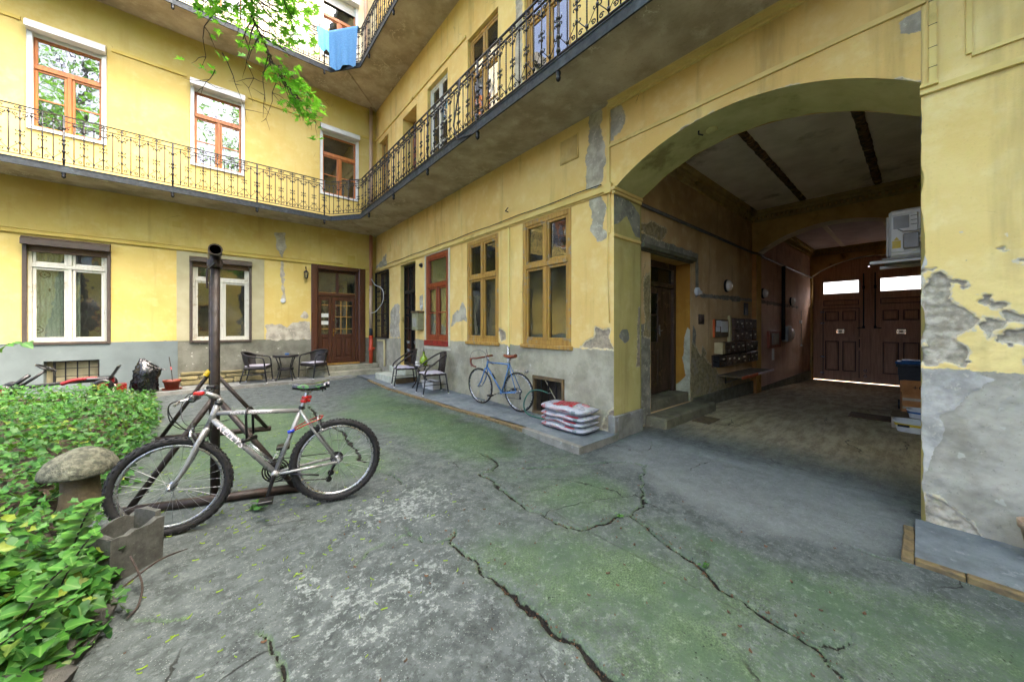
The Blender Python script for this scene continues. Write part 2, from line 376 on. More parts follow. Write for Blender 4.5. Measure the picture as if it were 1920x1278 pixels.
def ground_a(x, y):
    moss = np.zeros(x.shape); w = (fbm(x, y, 2.2, 4, 51)-.5)*.9
    for p in PO.values(): moss = np.maximum(moss, np.clip(.45+(poly_sdf(x, y, p)+w*.5)*1.1, 0, 1))
    li = np.zeros(x.shape)
    for p in LICH: li = np.maximum(li, np.clip(.45+(poly_sdf(x, y, p)+w*.5)*1.3, 0, 1))
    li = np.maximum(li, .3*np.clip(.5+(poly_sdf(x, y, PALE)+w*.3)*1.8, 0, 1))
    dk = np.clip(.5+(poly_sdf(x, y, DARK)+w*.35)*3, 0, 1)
    inn = np.clip((x-4.3+w*.6)/1.6, 0, 1)
    moss = np.maximum(moss, np.clip((x-.9+w*.6)/1.2, 0, 1)*.42*np.clip((9-y)/3, 0, 1)); moss *= (1-np.clip((x-3.6+w*.4)/.8, 0, 1)); li = li*(1-inn)
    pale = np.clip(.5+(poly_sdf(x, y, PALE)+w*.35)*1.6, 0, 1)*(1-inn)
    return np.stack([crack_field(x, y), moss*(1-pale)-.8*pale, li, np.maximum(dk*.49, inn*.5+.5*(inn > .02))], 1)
def ground_mat():
    t = NT('old concrete'); R, G, B, A = t.attr('gk')
    nf = t.noise(60, 6, .7); nm = t.noise(7, 7, .65); nl = t.noise(1.1, 4); ng = t.noise(220, 3, .6)
    nh = t.noise(24, 8, .75); nv = t.noise(2.6, 6, .62); ns = t.noise(95, 4, .75); nd = t.noise(45, 6, .72)
    col = t.mix(t.ramp(nm, .36, .66), C('#565c5b'), C('#3b403f')); col = t.mix(t.ramp(nl, .35, .65, 0, .5), col, C('#4a504f'))
    col = t.mix(t.ramp(nh, .5, .62, 0, .55), col, C('#6f7573')); col = t.mix(t.ramp(nd, .53, .66, 0, .5), col, C('#2a2d30'))
    spk = t.ramp(t.voro(75, out='Distance'), .22, .12); col = t.mix(t.m('MULTIPLY', spk, t.ramp(t.noise(9, 3), .45, .6, .1, .75)), col, C('#8f938f'))
    lf = t.m('ADD', t.m('ADD', t.m('MULTIPLY', nh, .75), t.m('MULTIPLY', t.noise(6.5, 6, .65), .4)), t.m('MULTIPLY', B, .13))
    lich = t.ramp(lf, .67, .76); col = t.mix(t.m('MULTIPLY', lich, t.ramp(B, .15, .8, .1, .6)), col, t.mix(t.ramp(ns, .4, .6), C('#7d8381'), C('#a3a8a6')))
    inn = t.ramp(A, .5, 1.0); br = t.mix(t.ramp(t.noise(1.0, 6, .65, t.scaled((2.5,9,9))), .35, .65), C('#b0a284'), C('#88795e'))  # passage floor lightened in colour in place of missing light
    br = t.mix(t.ramp(nd, .54, .66, 0, .7), br, C('#3c372c')); br = t.mix(t.ramp(nh, .56, .68, 0, .6), br, C('#a39d8a')); col = t.mix(inn, col, br)
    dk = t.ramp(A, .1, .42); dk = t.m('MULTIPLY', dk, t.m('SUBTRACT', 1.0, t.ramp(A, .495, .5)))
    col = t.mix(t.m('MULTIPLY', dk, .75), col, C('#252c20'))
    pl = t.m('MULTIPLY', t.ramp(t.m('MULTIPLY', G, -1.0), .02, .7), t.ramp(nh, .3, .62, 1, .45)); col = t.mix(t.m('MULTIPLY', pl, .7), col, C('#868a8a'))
    mf = t.m('ADD', t.m('ADD', t.m('MULTIPLY', nv, .55), t.m('MULTIPLY', nd, .75)), t.m('MULTIPLY', G, .42))
    mo = t.m('MULTIPLY', t.ramp(mf, .70, 1.08), t.ramp(G, .05, .75, .35, 1)); crk_ = t.m('MULTIPLY', t.ramp(R, .004, .2), t.ramp(nh, .4, .55)); mo = t.m('MAXIMUM', mo, t.m('MULTIPLY', crk_, .9))
    mcol = t.mix(t.ramp(ns, .38, .62), C('#35482e'), C('#607650')); mcol = t.mix(t.ramp(t.noise(2.2, 3), .35, .65), mcol, C('#42583f')); mcol = t.mix(t.ramp(nh, .55, .66, 0, .7), mcol, C('#7c8a74'))
    col = t.mix(t.m('MULTIPLY', mo, .8), col, mcol)
    pits = t.ramp(t.voro(38), .2, .1); psel = t.ramp(t.noise(4, 3), .5, .56); pk = t.m('MULTIPLY', pits, psel)
    col = t.mix(t.m('MULTIPLY', pk, .75), col, C('#1c1c19'))
    ck = t.ramp(t.m('ADD', R, t.m('MULTIPLY', t.m('SUBTRACT', nf, .5), .5)), .42, .62)
    cc = t.mix(t.ramp(t.noise(90, 3), .4, .6), C('#0b0a08'), C('#1f1b14')); col = t.mix(ck, col, cc)
    hv = t.new('TexVoronoi', {'Vector': t.mix(.22, t.pos, t.new('TexNoise', {'Vector': t.pos, 'Scale': 3.5, 'Detail': 6}).outputs['Color']), 'Scale': 1.15}, feature='DISTANCE_TO_EDGE').outputs['Distance']
    hc = t.m('MULTIPLY', t.ramp(hv, .0065, .002), t.ramp(t.noise(.9, 3), .5, .58)); col = t.mix(t.m('MULTIPLY', hc, .8), col, C('#15140f')); ck = t.m('MAXIMUM', ck, t.m('MULTIPLY', hc, .6))
    yard_tone = t.mix(inn, C('#ebeeec'), C('#ffffff')); col = t.mix(1.0, col, yard_tone, 'MULTIPLY')  # yard toned down; passage floor left lighter to make up for weak light
    h = t.m('ADD', t.m('MULTIPLY', nm, .5), t.m('MULTIPLY', nf, .45)); h = t.m('ADD', h, t.m('MULTIPLY', ng, .2)); h = t.m('SUBTRACT', h, t.m('MULTIPLY', pk, .4)); h = t.m('SUBTRACT', h, ck)
    return t.done(col, t.ramp(nm, .3, .7, .72, .95), t.bump(h, .7, .012), spec=.25)
M['ground'] = ground_mat()
gx = lines(-9, -.8, .2)+lines(-.8, 3.3, .014)+lines(3.3, 4.6, .03)+lines(4.6, 17.2, .12)
gy = lines(-9, -.5, .2)+lines(-.5, 0, .04)+lines(0, 3.4, .014)+lines(3.4, 6, .03)+lines(6, 11.2, .07)
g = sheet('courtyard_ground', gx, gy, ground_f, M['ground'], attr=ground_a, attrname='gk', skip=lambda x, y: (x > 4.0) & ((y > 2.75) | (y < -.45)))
tag(g, kind='structure', label='cracked grey concrete yard floor with moss running into the passage')
M['street'] = pm('street paving', '#6e6d6a', '#595856', 3)
st = obj('street', MB().box(17.1, 70, -60, 60, -.7, -.44), M['street']); tag(st, kind='structure', label='pale street surface beyond the wooden gate')
# ---- pavements
def conc(name, a, b, c='#9aa0a2', d='#3f4142', s=4.0):
    t = NT(name); n = t.noise(s, 7, .66); f = t.noise(70, 5, .7)
    col = t.mix(t.ramp(n, .34, .66), C(a), C(b)); col = t.mix(t.ramp(t.noise(s*2.6, 7, .7), .56, .68, 0, .6), col, C(c)); col = t.mix(t.ramp(f, .56, .74, 0, .55), col, C(d))
    col = t.mix(t.ramp(t.noise(1.3, 4), .58, .75, 0, .6), col, C(d))
    return t.done(col, .9, t.bump(t.m('ADD', n, t.m('MULTIPLY', f, .5)), .5, .008), spec=.25)
M['pave'] = conc('pavement concrete', '#6f777a', '#596063', '#878e90', '#34383a')
M['pave2'] = conc('pale pavement concrete', '#7e807b', '#636560', '#8b8d88')
M['clay'] = pm('clay kerb tile', '#75643f', '#544833', 14, .85, .6, 50, dirt='#43402f')
M['cement'] = conc('rough cement', '#83827a', '#69685f')
PH = .08
def pav_r(u, v):      # u = Y, v = 0..1 across
    e = edge_x(u)+.075; return e+(XR+.02-e)*v, u, PH+(fbm(u, v*.8, 5, 4, 61)-.5)*.012
p = sheet('pavement', lines(2.5, 10.4, .04), np.linspace(0, 1, 16), pav_r, M['pave']); tag(p, kind='structure', label='raised grey concrete pavement under the windows beside the gateway')
mb = MB(); pts = [(float(edge_x(y)), y) for y in np.linspace(2.5, 3.5, 12)]
for (xa, ya), (xb, yb) in zip(pts[:-1], pts[1:]): mb.add([(xa, ya, -.05), (xb, yb, -.05), (xb, yb, PH-.002), (xa, ya, PH-.002), (xa+.09, ya, PH-.002), (xb+.09, yb, PH-.002)], [(0,1,2,3), (3,2,5,4)])
mb.add([(3.13, 2.5, -.05), (XR+.02, 2.5, -.05), (XR+.02, 2.5, PH-.003), (3.13, 2.5, PH-.003)], [(0,1,2,3)])
obj('edge', mb, M['cement'], p)
mb = MB().bbox(-.037, .037, -.118, .118, -.09, 0, .008)
src = None
y = 3.62; k = 0
while y < 9.4:
    rz = math.atan2(float(edge_x(y+.1)-edge_x(y-.1)), .2)*-1
    loc = (float(edge_x(y))+.037+random.uniform(-.006, .006), y, PH+random.uniform(-.008, .006))
    if src is None: src = obj('kerb_tile', mb, M['clay'], p); src.location = loc; src.rotation_euler = (0, 0, rz)
    else: share('kerb_tile', src, p, loc, (random.uniform(-.02, .02), random.uniform(-.03, .03), rz+random.uniform(-.03, .03)))
    y += .245
p2 = sheet('pavement', lines(-8, 3.0, .1), lines(10.36, YL+.02, .06), lambda u, v: (u, v, PH-.004+(fbm(u, v, 4, 4, 71)-.5)*.012), M['pave2']); tag(p2, kind='structure', label='narrow pale concrete pavement along the grey plinth')
obj('edge', MB().add([(-8, 10.36, -.1), (3.06, 10.36, -.1), (3.06, 10.36, PH), (-8, 10.36, PH)], [(0,1,2,3)]), M['cement'], p2)
p3 = sheet('pavement', lines(-6, .02, .05), lines(3.25, XR+.02, .05), lambda u, v: (v, u, .035+(fbm(u, v, 5, 4, 81)-.5)*.012), M['pave']); tag(p3, kind='structure', label='grey concrete pavement with clay edging at the peeling pier')
src3 = obj('kerb_tile', MB().bbox(-.026, .026, -.093, .093, -.09, 0, .005), M['clay'], p3); src3.location = (3.226, -.075, .038)
for i in range(1, 20): share('kerb_tile', src3, p3, (3.226+random.uniform(-.004, .004), -.075-.191*i, .038+random.uniform(-.004, .003)), (random.uniform(-.02,.02), random.uniform(-.02,.02), random.uniform(-.015,.015)))
for i, x in enumerate((3.295, 3.487, 3.68)): share('kerb_tile', src3, p3, (x, .048, .036-.008*i), (0, 0, PI/2+.02*i))
obj('edge', MB().add([(3.45, .022, -.05), (XR+.02, .022, -.05), (XR+.02, .022, .03), (3.45, .022, .03)], [(0,1,2,3)]), M['cement'], p3)

# ================================================================ walls
wingL = thing('courtyard_wing', 'bright yellow wing with brown shuttered windows, facing the yard at the back', 'building')
wingR = thing('gateway_wing', 'peeling ochre yellow wing with wide arched gateway and grey plinth', 'building')
M['plL'] = plaster('yellow plaster bright', '#c6b36c', '#bda35a', '#cebf82', plinth1='#757467', plinth2='#605f52', grime='#97844a', darkk=.4)
M['plLup'] = plaster('yellow plaster clean', '#bcab6c', '#b5a05c', '#c3b47c', grime='#ab9655', darkk=.25)
M['plR'] = plaster('ochre plaster', '#dcc27e', '#d2b06a', '#e2d096', plinth1='#a5a08c', plinth2='#8a8674', grime='#75683f', darkk=.5)
M['plP'] = plaster('pale ochre plaster', '#e0cd8c', '#d8be78', '#e6d8a2', plinth1='#a6a294', plinth2='#8d897b', repair='#b5b2a9', peel1='#b5ad9b', peel2='#948c7a', grime='#85754a', darkk=.4)
def fld(u, v, polys, k=6.0, nz=.06, seed=5, s=9):
    f = np.full(u.shape, -1.0); w = (fbm(u, v, s, 5, seed)-.5)*2*nz
    for p in polys: f = np.maximum(f, poly_sdf(u, v, p)+w)
    return np.clip(.5+f*k, 0, 1)
def hole_lines(holes): return [h[0] for h in holes]+[h[1] for h in holes], [h[2] for h in holes]+[h[3] for h in holes]
def reveals(T, holes, depth, mat, par):
    for (a, b, c, d) in holes:
        D = -depth; mb = MB(T)
        mb.add([(a,c,0),(a,d,0),(a,d,D),(a,c,D)], [(0,1,2,3)]); mb.add([(b,c,0),(b,d,0),(b,d,D),(b,c,D)], [(0,1,2,3)])
        mb.add([(a,c,0),(b,c,0),(b,c,D),(a,c,D)], [(0,1,2,3)]); mb.add([(a,d,0),(b,d,0),(b,d,D),(a,d,D)], [(0,1,2,3)])
        obj('reveal', mb, mat, par)
# --- left wing
GL1, GL2 = (-2.77, -1.74, 1.15, 3.2), (-.41, .67, 1.13, 3.13)
BASE = (-2.57, -1.85, .29, .77); DOORL = (2.07, 3.56, .40, 3.27)
F1 = [(-2.77, -1.75, 5.3, 7.37), (-.445, .578, 5.3, 7.33), (2.297, 3.353, 5.3, 7.31), (-5.2,-4.18,5.3,7.37)]
F2 = [(-2.77, -1.75, 9.3, 11.4), (-.445, .578, 9.3, 11.4), (2.32, 3.34, 9.3, 11.4)]
HL = [GL1, GL2, BASE, DOORL]
REP_L = [[(1.22, 3.97), (1.44, 4.01), (1.46, 3.57), (1.41, 3.37), (1.45, 2.21), (1.36, 2.2), (1.34, 3.36), (1.24, 3.59)], [(0.98, 1.1), (1.04, 1.52), (1.32, 1.54), (1.48, 1.47), (1.73, 1.6), (2.06, 1.63), (2.06, 1.1)], [(1.82,1.75),(1.9,1.9),(2.0,1.85),(1.98,1.7)]]
def aL(u, z):
    G = fld(u, z, REP_L, 6, .06, 91, 8); B = np.clip(.5+(1.135-z+(fbm(u, z, 7, 3, 14)-.5)*.03)*9, 0, 1)
    A = np.clip((z-3.2)/1.2, 0, 1)*.6*fbm(u, z, 1.2, 3, 17)+np.clip((.5-z)*1.4, 0, 1)+.9*np.clip(1-np.abs(u-3.85)/.22, 0, 1)  # alpha darkens towards the gallery, at the wall base and by the corner
    return np.stack([fld(u, z, [[(1.15,.0),(1.15,.12),(1.5,.05)]], 6), G, B, np.clip(A, 0, 1)], 1)
hu, hv = hole_lines(HL)
sheet('wall', lines(-9, -3.2, .2)+lines(-3.2, XR, .035, hu), lines(-.1, 4.36, .035, hv), lambda u, z: (u, YL+(fbm(u, z, 2.2, 4, 12)-.5)*.014, z), M['plL'], wingL, HL, aL)
hu, hv = hole_lines(F1+F2)
sheet('wall', lines(-9, XR, .12, hu), lines(4.36, 13.2, .12, hv+[8.36]), lambda u, z: (u, YL+(fbm(u, z, 1.2, 3, 13)-.5)*.01, z), M['plLup'], wingL, F1+F2,
      lambda u, z: np.stack([0*u, 0*u, 0*u, np.clip((z-7.4)*.6, 0, 1)*(z < 8.4)*.7*fbm(u, z, 1.3, 3, 2)+np.clip((4.9-z)*1.5, 0, 1)*.5], 1))  # alpha darkens below the upper gallery and along the lower edge
M['revL'] = pm('reveal plaster', '#bdab6a', '#b09b58', 3, .9, .3, 40, spec=.2)
M['plLtop'] = plaster('plaster with painted sunlight', '#e3dcc0', '#dcd3b0', '#e8e2cc', grime='#b9ad86', darkk=.2)  # sunlit brightness of the top floor put into a pale wall colour
hu2, hv2 = hole_lines(F2)
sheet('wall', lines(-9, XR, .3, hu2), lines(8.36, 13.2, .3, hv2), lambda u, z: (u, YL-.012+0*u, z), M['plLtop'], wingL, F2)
reveals(TL, [GL1, GL2, DOORL]+F1+F2, .34, M['revL'], wingL)
M['cream'] = pm('cream render', '#a8a283', '#9a9473', 3, .9, .4, 40, spec=.2); M['greypaint'] = pm('pale grey plinth paint', '#6d7674', '#626a68', 2.2, .85, .4, 30, spec=.2, dirt='#878e8a')
def panel_sheet(name, u0, u1, z0, z1, hole, n, mat):
    a, b, c, d = hole; mb = MB(TL)
    for (x0, x1, y0, y1) in ((u0, a, z0, z1), (b, u1, z0, z1), (a, b, d, z1), (a, b, z0, c)):
        if x1 > x0+.01 and y1 > y0+.01: mb.box(x0, x1, y0, y1, -.004, n)
    return obj(name, mb, mat, wingL)
reveals(TL, [BASE], .34, M['greypaint'], wingL)
panel_sheet('render_patch', -.68, .985, 1.13, 3.225, GL2, .012, M['cream'])
panel_sheet('plinth_panel', -9, -.66, 0, 1.135, BASE, .014, M['greypaint'])
M['mould'] = pm('plaster moulding', '#d6c07c', '#c4aa66', 3, .85, .4, 50, spec=.2, dirt='#8a7440'); M['mouldL'] = pm('bright plaster moulding', '#c0ad63', '#b39c4e', 3, .85, .3, 40, spec=.2)
def moulding(mb, T_u0, u1, z, h=.07, d=.045):
    mb.box(T_u0, u1, z, z+h*.55, -.01, d); mb.box(T_u0, u1, z+h*.55, z+h, -.01, d*.55); mb.box(T_u0, u1, z-h*.25, z, -.01, d*.4)
mb = MB(TL); moulding(mb, -9, XR-.05, 3.255); obj('string_course', mb, M['mouldL'], wingL)
for a, b in ((-9, -5.25), (-4.13, -2.84), (-1.68, -.51), (.64, 2.24), (3.41, XR-.03)): obj('string_course', MB(TL).box(a, b, 7.33, 7.385, -.01, .03).box(a, b, 7.385, 7.40, -.01, .018), M['mouldL'], wingL)
# exposed stone courses low on the plinth
M['stone'] = pm('rubble stone', '#8d8158', '#6d6546', 7, .95, .8, 30, dirt='#554f3c', bdist=.01)
for i, (a, b, c, d) in enumerate([(-.62,-.1,.08,.2),(-.1,.35,.08,.19),(.35,.95,.08,.22),(-.66,-.3,.2,.3),(-.3,.2,.19,.31),(.2,.6,.22,.3),(.6,1.0,.24,.37),(-.62,.1,.31,.4),(.1,.6,.31,.38)]):
    mb = MB(TL).bbox(a+.008, b-.008, c+.004, d-.006, -.02, .035+random.uniform(0, .035), .02)
    mb.v = [(x+random.uniform(-.012,.012), y+random.uniform(-.008,.008), z+random.uniform(-.008,.008)) for x, y, z in mb.v]
    obj('stone', mb, M['stone'], wingL)
# --- gateway wing
BWIN, BDOOR, RED, OC1, OC2, BAS = (10.12, 11.1, 1.14, 3.15), (8.36, 9.3, .42, 3.14), (6.71, 7.77, 1.15, 3.16), (4.935, 5.965, 1.17, 3.15), (3.25, 4.29, 1.17, 3.165), (3.41, 4.0, .10, .65)
F1R = [(10.2, 10.95, 4.42, 7.2), (8.3, 9.15, 4.42, 7.12), (6.75, 7.7, 5.25, 7.18), (4.95, 5.95, 4.42, 7.25), (3.25, 4.25, 4.42, 7.25)]
HR = [BWIN, BDOOR, RED, OC1, OC2, BAS]
PEEL_R = [[(3.1, 1.16), (3.0, 1.23), (2.85, 1.31), (2.83, 1.44), (2.73, 1.4), (2.6, 1.42), (2.64, 1.31), (2.56, 1.16)], [(4.95, 1.43), (4.77, 1.36), (4.74, 1.24), (4.87, 1.2)], [(2.55,.1),(2.55,.4),(2.62,.33),(2.75,.1)]]
REP_R = [[(6.62, 1.43), (6.54, 1.7), (6.29, 1.82), (6.15, 1.95), (6.0, 1.86), (6.0, 1.57), (6.29, 1.58), (6.5, 1.5)], [(10.09, 1.16), (10.02, 1.9), (9.69, 2.14), (9.37, 2.07), (9.37, 1.18)], [(11.29, 3.34), (10.74, 3.52), (10.33, 3.7), (10.33, 3.3)],
  [(3.01, 3.34), (2.94, 4.35), (2.83, 4.36), (2.74, 4.37), (2.74, 3.9), (2.68, 3.8), (2.7, 3.35), (2.82, 3.28)], [(2.64, 4.3), (2.43, 4.24), (2.38, 4.0), (2.46, 3.9), (2.62, 3.85)], [(2.95, 3.22), (2.7, 3.22), (2.68, 2.64), (2.78, 2.6), (2.91, 2.76)], [(7.95,1.9),(7.95,2.25),(8.1,2.2),(8.1,1.85)]]
WHITE_R = None
def aR(u, z):
    G = fld(u, z, REP_R, 6, .07, 95, 8); R = fld(u, z, PEEL_R, 8, .02, 97, 12); B = np.clip(.5+(1.15-z+(fbm(u, z, 7, 3, 15)-.5)*.04)*9, 0, 1)
    A = np.clip((z-3.7)/.6, 0, 1)*.5*fbm(u, z, 2.2, 3, 27)+np.clip((.45-z)*1.6, 0, 1)*fbm(u, z, 2, 3, 9)+.6*np.clip(1-np.abs(u-11.2)/.5, 0, 1)*fbm(u, z, 2, 3, 33)+.8*np.clip(.5+poly_sdf(u, z, [(6.15,.1),(6.15,.55),(5.95,.75),(5.75,.5),(5.7,.1)])*4, 0, 1)  # alpha darkens below the gallery, near the base and towards the corner
    return np.stack([R, G, B, np.clip(A, 0, 1)], 1)
def fR(u, z):
    R = fld(u, z, PEEL_R, 8, .02, 97, 12); s = np.clip((R-.45)*8, 0, 1)
    return XR+(fbm(u, z, 2.4, 4, 22)-.5)*.016*np.clip(np.minimum(u-2.549, 11.2-u)*8, 0, 1)+s*(.012+.02*fbm(u, z, 25, 3, 4)), u, z
hu, hv = hole_lines(HR)
sheet('wall', lines(2.549, YL, .026, hu), lines(-.1, 4.36, .026, hv), fR, M['plR'], wingR, HR, aR)
# spandrel over the arch
AC, AHS, ASP, ARI = 1.2715, 1.2775, 3.21, .44
ARAD = (AHS**2+ARI**2)/(2*ARI)
def arch_z(y): return ASP+np.sqrt(np.maximum(ARAD**2-(y-AC)**2, 0))-(ARAD-ARI)
def spand(u, v): z0 = arch_z(u); return XR+(fbm(u, z0+(4.36-z0)*v, 2.4, 4, 22)-.5)*.012*np.minimum(1, v*6), u, z0+(4.36-z0)*v
def spand_a(u, v):
    z = arch_z(u)+(4.36-arch_z(u))*v; G = fld(u, z, [[(0.09, 3.72), (-0.05, 3.75), (-0.04, 3.59), (0.01, 3.57), (0.09, 3.61)], [(2.64, 4.3), (2.43, 4.24), (2.38, 4.0), (2.46, 3.9), (2.62, 3.85)]], 7, .02, 95, 9)
    d = z-arch_z(u); R = np.clip(.52-d*14+(fbm(u, z, 10, 4, 77)-.62)*1.6, 0, 1)*(d < .12)
    return np.stack([R, G, 0*u, np.clip((z-4.1)*3, 0, 1)*.5*fbm(u, z, 3, 3, 4)], 1)
sheet('wall', lines(-.006, 2.549, .03), np.linspace(0, 1, 34), spand, M['plR'], wingR, attr=spand_a)
PEEL_P = [[(-0.04, 1.78), (-0.09, 1.82), (-0.15, 1.76), (-0.13, 1.63), (-0.18, 1.58), (-0.25, 1.52), (-0.27, 1.48), (-0.17, 1.36), (-0.21, 1.26), (-0.18, 1.2), (-0.07, 1.19), (-0.04, 1.17), (-0.02, 1.33), (-0.03, 1.62)],
  [(-0.27, 1.52), (-0.36, 1.47), (-0.29, 1.35), (-0.28, 1.41)], [(-0.28, 1.6), (-0.36, 1.59), (-0.31, 1.56)], [(-0.36, 1.53), (-0.46, 1.51), (-0.46, 1.47), (-0.37, 1.49)], [(-0.32, 1.39), (-0.38, 1.39), (-0.46, 1.43), (-0.46, 1.34), (-0.35, 1.33)], [(-.0,.0),(-0.03, 0.23), (-0.12, 0.2), (-0.23, 0.1), (-.3,0)], [(-.42,1.86),(-.6,1.9),(-.6,1.8)], [(-.9,1.3),(-.6,1.45),(-.55,1.2)]]
REP_P = [[(0.02, 1.14), (-0.2, 1.14), (-0.33, 1.1), (-0.27, 1.02), (-0.19, 0.97), (-0.13, 0.85), (-0.1, 0.79), (-0.1, 0.67), (-0.05, 0.46), (.02, 0.3)], [(0,2.0),(0,1.15),(-.02,1.3),(-.02,1.9)]]
def flakes(u, z): return np.clip(.5+(fbm(u, z, 11, 4, 141)-.655-.25*np.abs(z-1.5)**1.5)*5, 0, 1)*(z > 1.16)*(z < 2.3)
def aP(u, z):
    R = np.maximum(fld(u, z, PEEL_P, 11, .034, 111, 11), flakes(u, z)); G = fld(u, z, REP_P, 10, .04, 113, 11); B = np.clip(.5+(1.145-z+(fbm(u, z, 9, 3, 16)-.5)*.03)*9, 0, 1)
    return np.stack([R, G, B, np.clip((.3-z)*2, 0, 1)+.5*np.clip(1-np.abs(u+.19)/.03, 0, 1)*((z > .62) & (z < .82))], 1)
def chip(z): return np.clip((fbm(z, z*0, 6, 5, 19)-.35)*.05, 0, .03)*(z < 3.1)
def fP(u, z):
    R = np.maximum(fld(u, z, PEEL_P, 11, .034, 111, 11), flakes(u, z)); s = np.clip((R-.44)*6, 0, 1); G = fld(u, z, REP_P, 10, .04, 113, 11)
    lump = (fbm(u, z, 8, 6, 25)-.5)*.03*np.clip((2.2-z)*1.2, .25, 1)
    courses = .007*np.abs(np.sin(z*PI/.075+(fbm(u, z, 6, 3, 3)-.5)*5))
    e = np.exp(-np.clip(-.006-u, 0, 1)/.012)
    return XR+lump+s*(.014+.022*fbm(u, z, 30, 4, 4)-courses)-np.clip((G-.48)*8, 0, 1)*.004*(1-s)+e*.008, u-e*chip(z), z
sheet('wall', lines(-7, -.8, .1)+lines(-.8, -.006, .0085), lines(-.1, 2.1, .0095)+lines(2.1, 4.36, .03), fP, M['plP'], wingR, attr=aP)
hu, hv = hole_lines(F1R)
sheet('wall', lines(-7, YL, .12, hu), lines(4.36, 13.2, .12, hv), lambda u, z: (XR+(fbm(u, z, 1.3, 3, 13)-.5)*.01, u, z), M['plR'], wingR, F1R,
      lambda u, z: np.stack([0*u, fld(u, z, [[(4.3,4.9),(4.3,7.6),(4.45,7.6),(4.5,5.5)]], 6, .03), 0*u, np.clip((z-7.4)*.6, 0, 1)*(z < 8.5)*.6*fbm(u, z, 1.3, 3, 2)], 1))  # alpha darkens towards the upper gallery
reveals(TR, [BWIN, BDOOR, RED, OC1, OC2], .2, M['mould'], wingR); reveals(TR, F1R, .3, M['mould'], wingR)
M['cellar'] = pm('cellar shaft wall', '#51483a', '#332c24', 6, .95, .6, 30)
reveals(TR, [BAS], .3, M['cellar'], wingR)
# arch soffit and jambs (wall 0.65 m thick)
M['soffit_green'] = pm('olive arch paint', '#c2bd86', '#ada872', 4, .85, .6, 25, spec=.2, dirt='#857d4e'); M['jamb'] = plaster('olive jamb plaster', '#b9ae70', '#a89d62', '#c2b880', plinth1='#8b8672', plinth2='#716d5b', grime='#6b6038', repair='#8f8f84')
XA = 4.54
mb = MB(); N = 40; P = []
for xx in np.linspace(XR+.001, XA, 8):
    P.append([(xx, y, float(arch_z(y))+.006*math.sin(xx*31+y*17)+random.uniform(-.003, .003)) for y in np.linspace(-.006, 2.549, N)])
mb.grid(P); obj('arch_soffit', mb, M['soffit_green'], wingR, smooth=True)
def aJ(u, z): return np.stack([fld(u, z, [[(4.45,.9),(4.5,1.7),(4.56,1.7),(4.56,.9)]], 8, .02), fld(u, z, [[(3.88,3.2),(3.88,2.75),(4.0,2.8),(4.2,2.95),(4.4,2.7),(4.56,2.68),(4.56,3.0),(4.2,3.2)], [(4.0,1.32),(4.08,1.42),(4.22,1.42),(4.26,1.28),(4.15,1.22)]], 10, .02, 8), 0*u, np.clip((.5-z)*1.2, 0, 1)], 1)
sheet('arch_jamb', lines(XR, XA, .03), lines(.3, ASP, .03), lambda u, z: (u, 2.549+(fbm(u, z, 6, 3, 3)-.5)*.008*((u > XR+.02)), z), M['jamb'], wingR, attr=aJ)
sheet('arch_jamb', lines(XR, XA, .05), lines(-.1, ASP, .04), lambda u, z: (u+.008*(u < XR+.01), -.006-chip(z)*np.exp(-(u-XR)/.03), z), M['jamb'], wingR, attr=aJ)
mb = MB().bbox(XR+.05, XA+.03, 2.515, 2.6, -.1, .3, .008).bbox(XR-.025, XR+.05, 2.5155, 2.62, -.1, .302, .008); obj('corner_stone', mb, M['cement'], wingR)
# mouldings of the gateway wing
mb = MB(TR); moulding(mb, 2.66, YL-.02, 3.2, .08, .05); obj('string_course', mb, M['mould'], wingR)
mb = MB(TR).box(2.56, 2.66, 3.17, 3.29, -.01, .055); mb.box(2.6, 2.645, 3.29, 4.36, -.01, .022).box(2.6,2.645,2.66,3.17,-.01,.015); obj('pilaster_strip', mb, M['mould'], wingR)
mb = MB().bbox(XR-.05, XA, 2.505, 2.56, 3.19, 3.235).bbox(XR-.03, XA, 2.52, 2.56, 3.15, 3.19); obj('impost', mb, M['mould'], wingR); obj('jamb_moulding', MB().bbox(XR-.02, XA, 2.53, 2.56, 2.6, 2.645), M['mould'], wingR)
obj('string_course', MB(TR).box(-.03, 2.6, 3.765, 3.795, -.01, .022).box(-.03, 2.6, 3.795, 3.815, -.01, .012), M['mould'], wingR)
mb = MB(TR); mb.box(-7, 2.6, 4.27, 4.33, -.01, .06).box(-7, 2.6, 4.33, 4.37, -.01, .09).box(-7, 2.6, 4.25, 4.27, -.01, .025); obj('string_course', mb, M['mould'], wingR)
M['mouldP'] = pm('pale moulding', '#dccb88', '#d0bb74', 3, .85, .4, 50, spec=.2, dirt='#9d8a50')
mb = MB(TR).box(-7, 0, 3.105, 3.13, -.01, .03).box(-7, 0, 3.13, 3.15, -.01, .018).box(-.085, 0, 3.15, 3.17, -.01, .045); obj('string_course', mb, M['mouldP'], wingR)
mb = MB(TR).box(-.077, -.043, 3.17, 4.25, -.01, .025); obj('pilaster_strip', mb, M['mouldP'], wingR)
for i, z in enumerate((3.28, 3.42, 3.58, 3.75)): obj('pilaster_joint', MB(TR).box(-.08, -.04, z, z+.004, .02, .0265), M['cellar'], wingR)
mb = MB(TR).box(-.228, -.204, 3.285, 4.2, -.01, .02).box(-4, -.228, 3.26, 3.285, -.01, .02); obj('panel_frame', mb, M['mouldP'], wingR)
mb = MB(TR).box(3.12, 3.46, 3.83, 4.18, -.01, .012); mb2 = MB(TR).box(3.14, 3.44, 3.85, 4.16, .011, .018); o = obj('access_hatch', mb, M['mould'], wingR); obj('hatch_door', mb2, M['plR'], o)
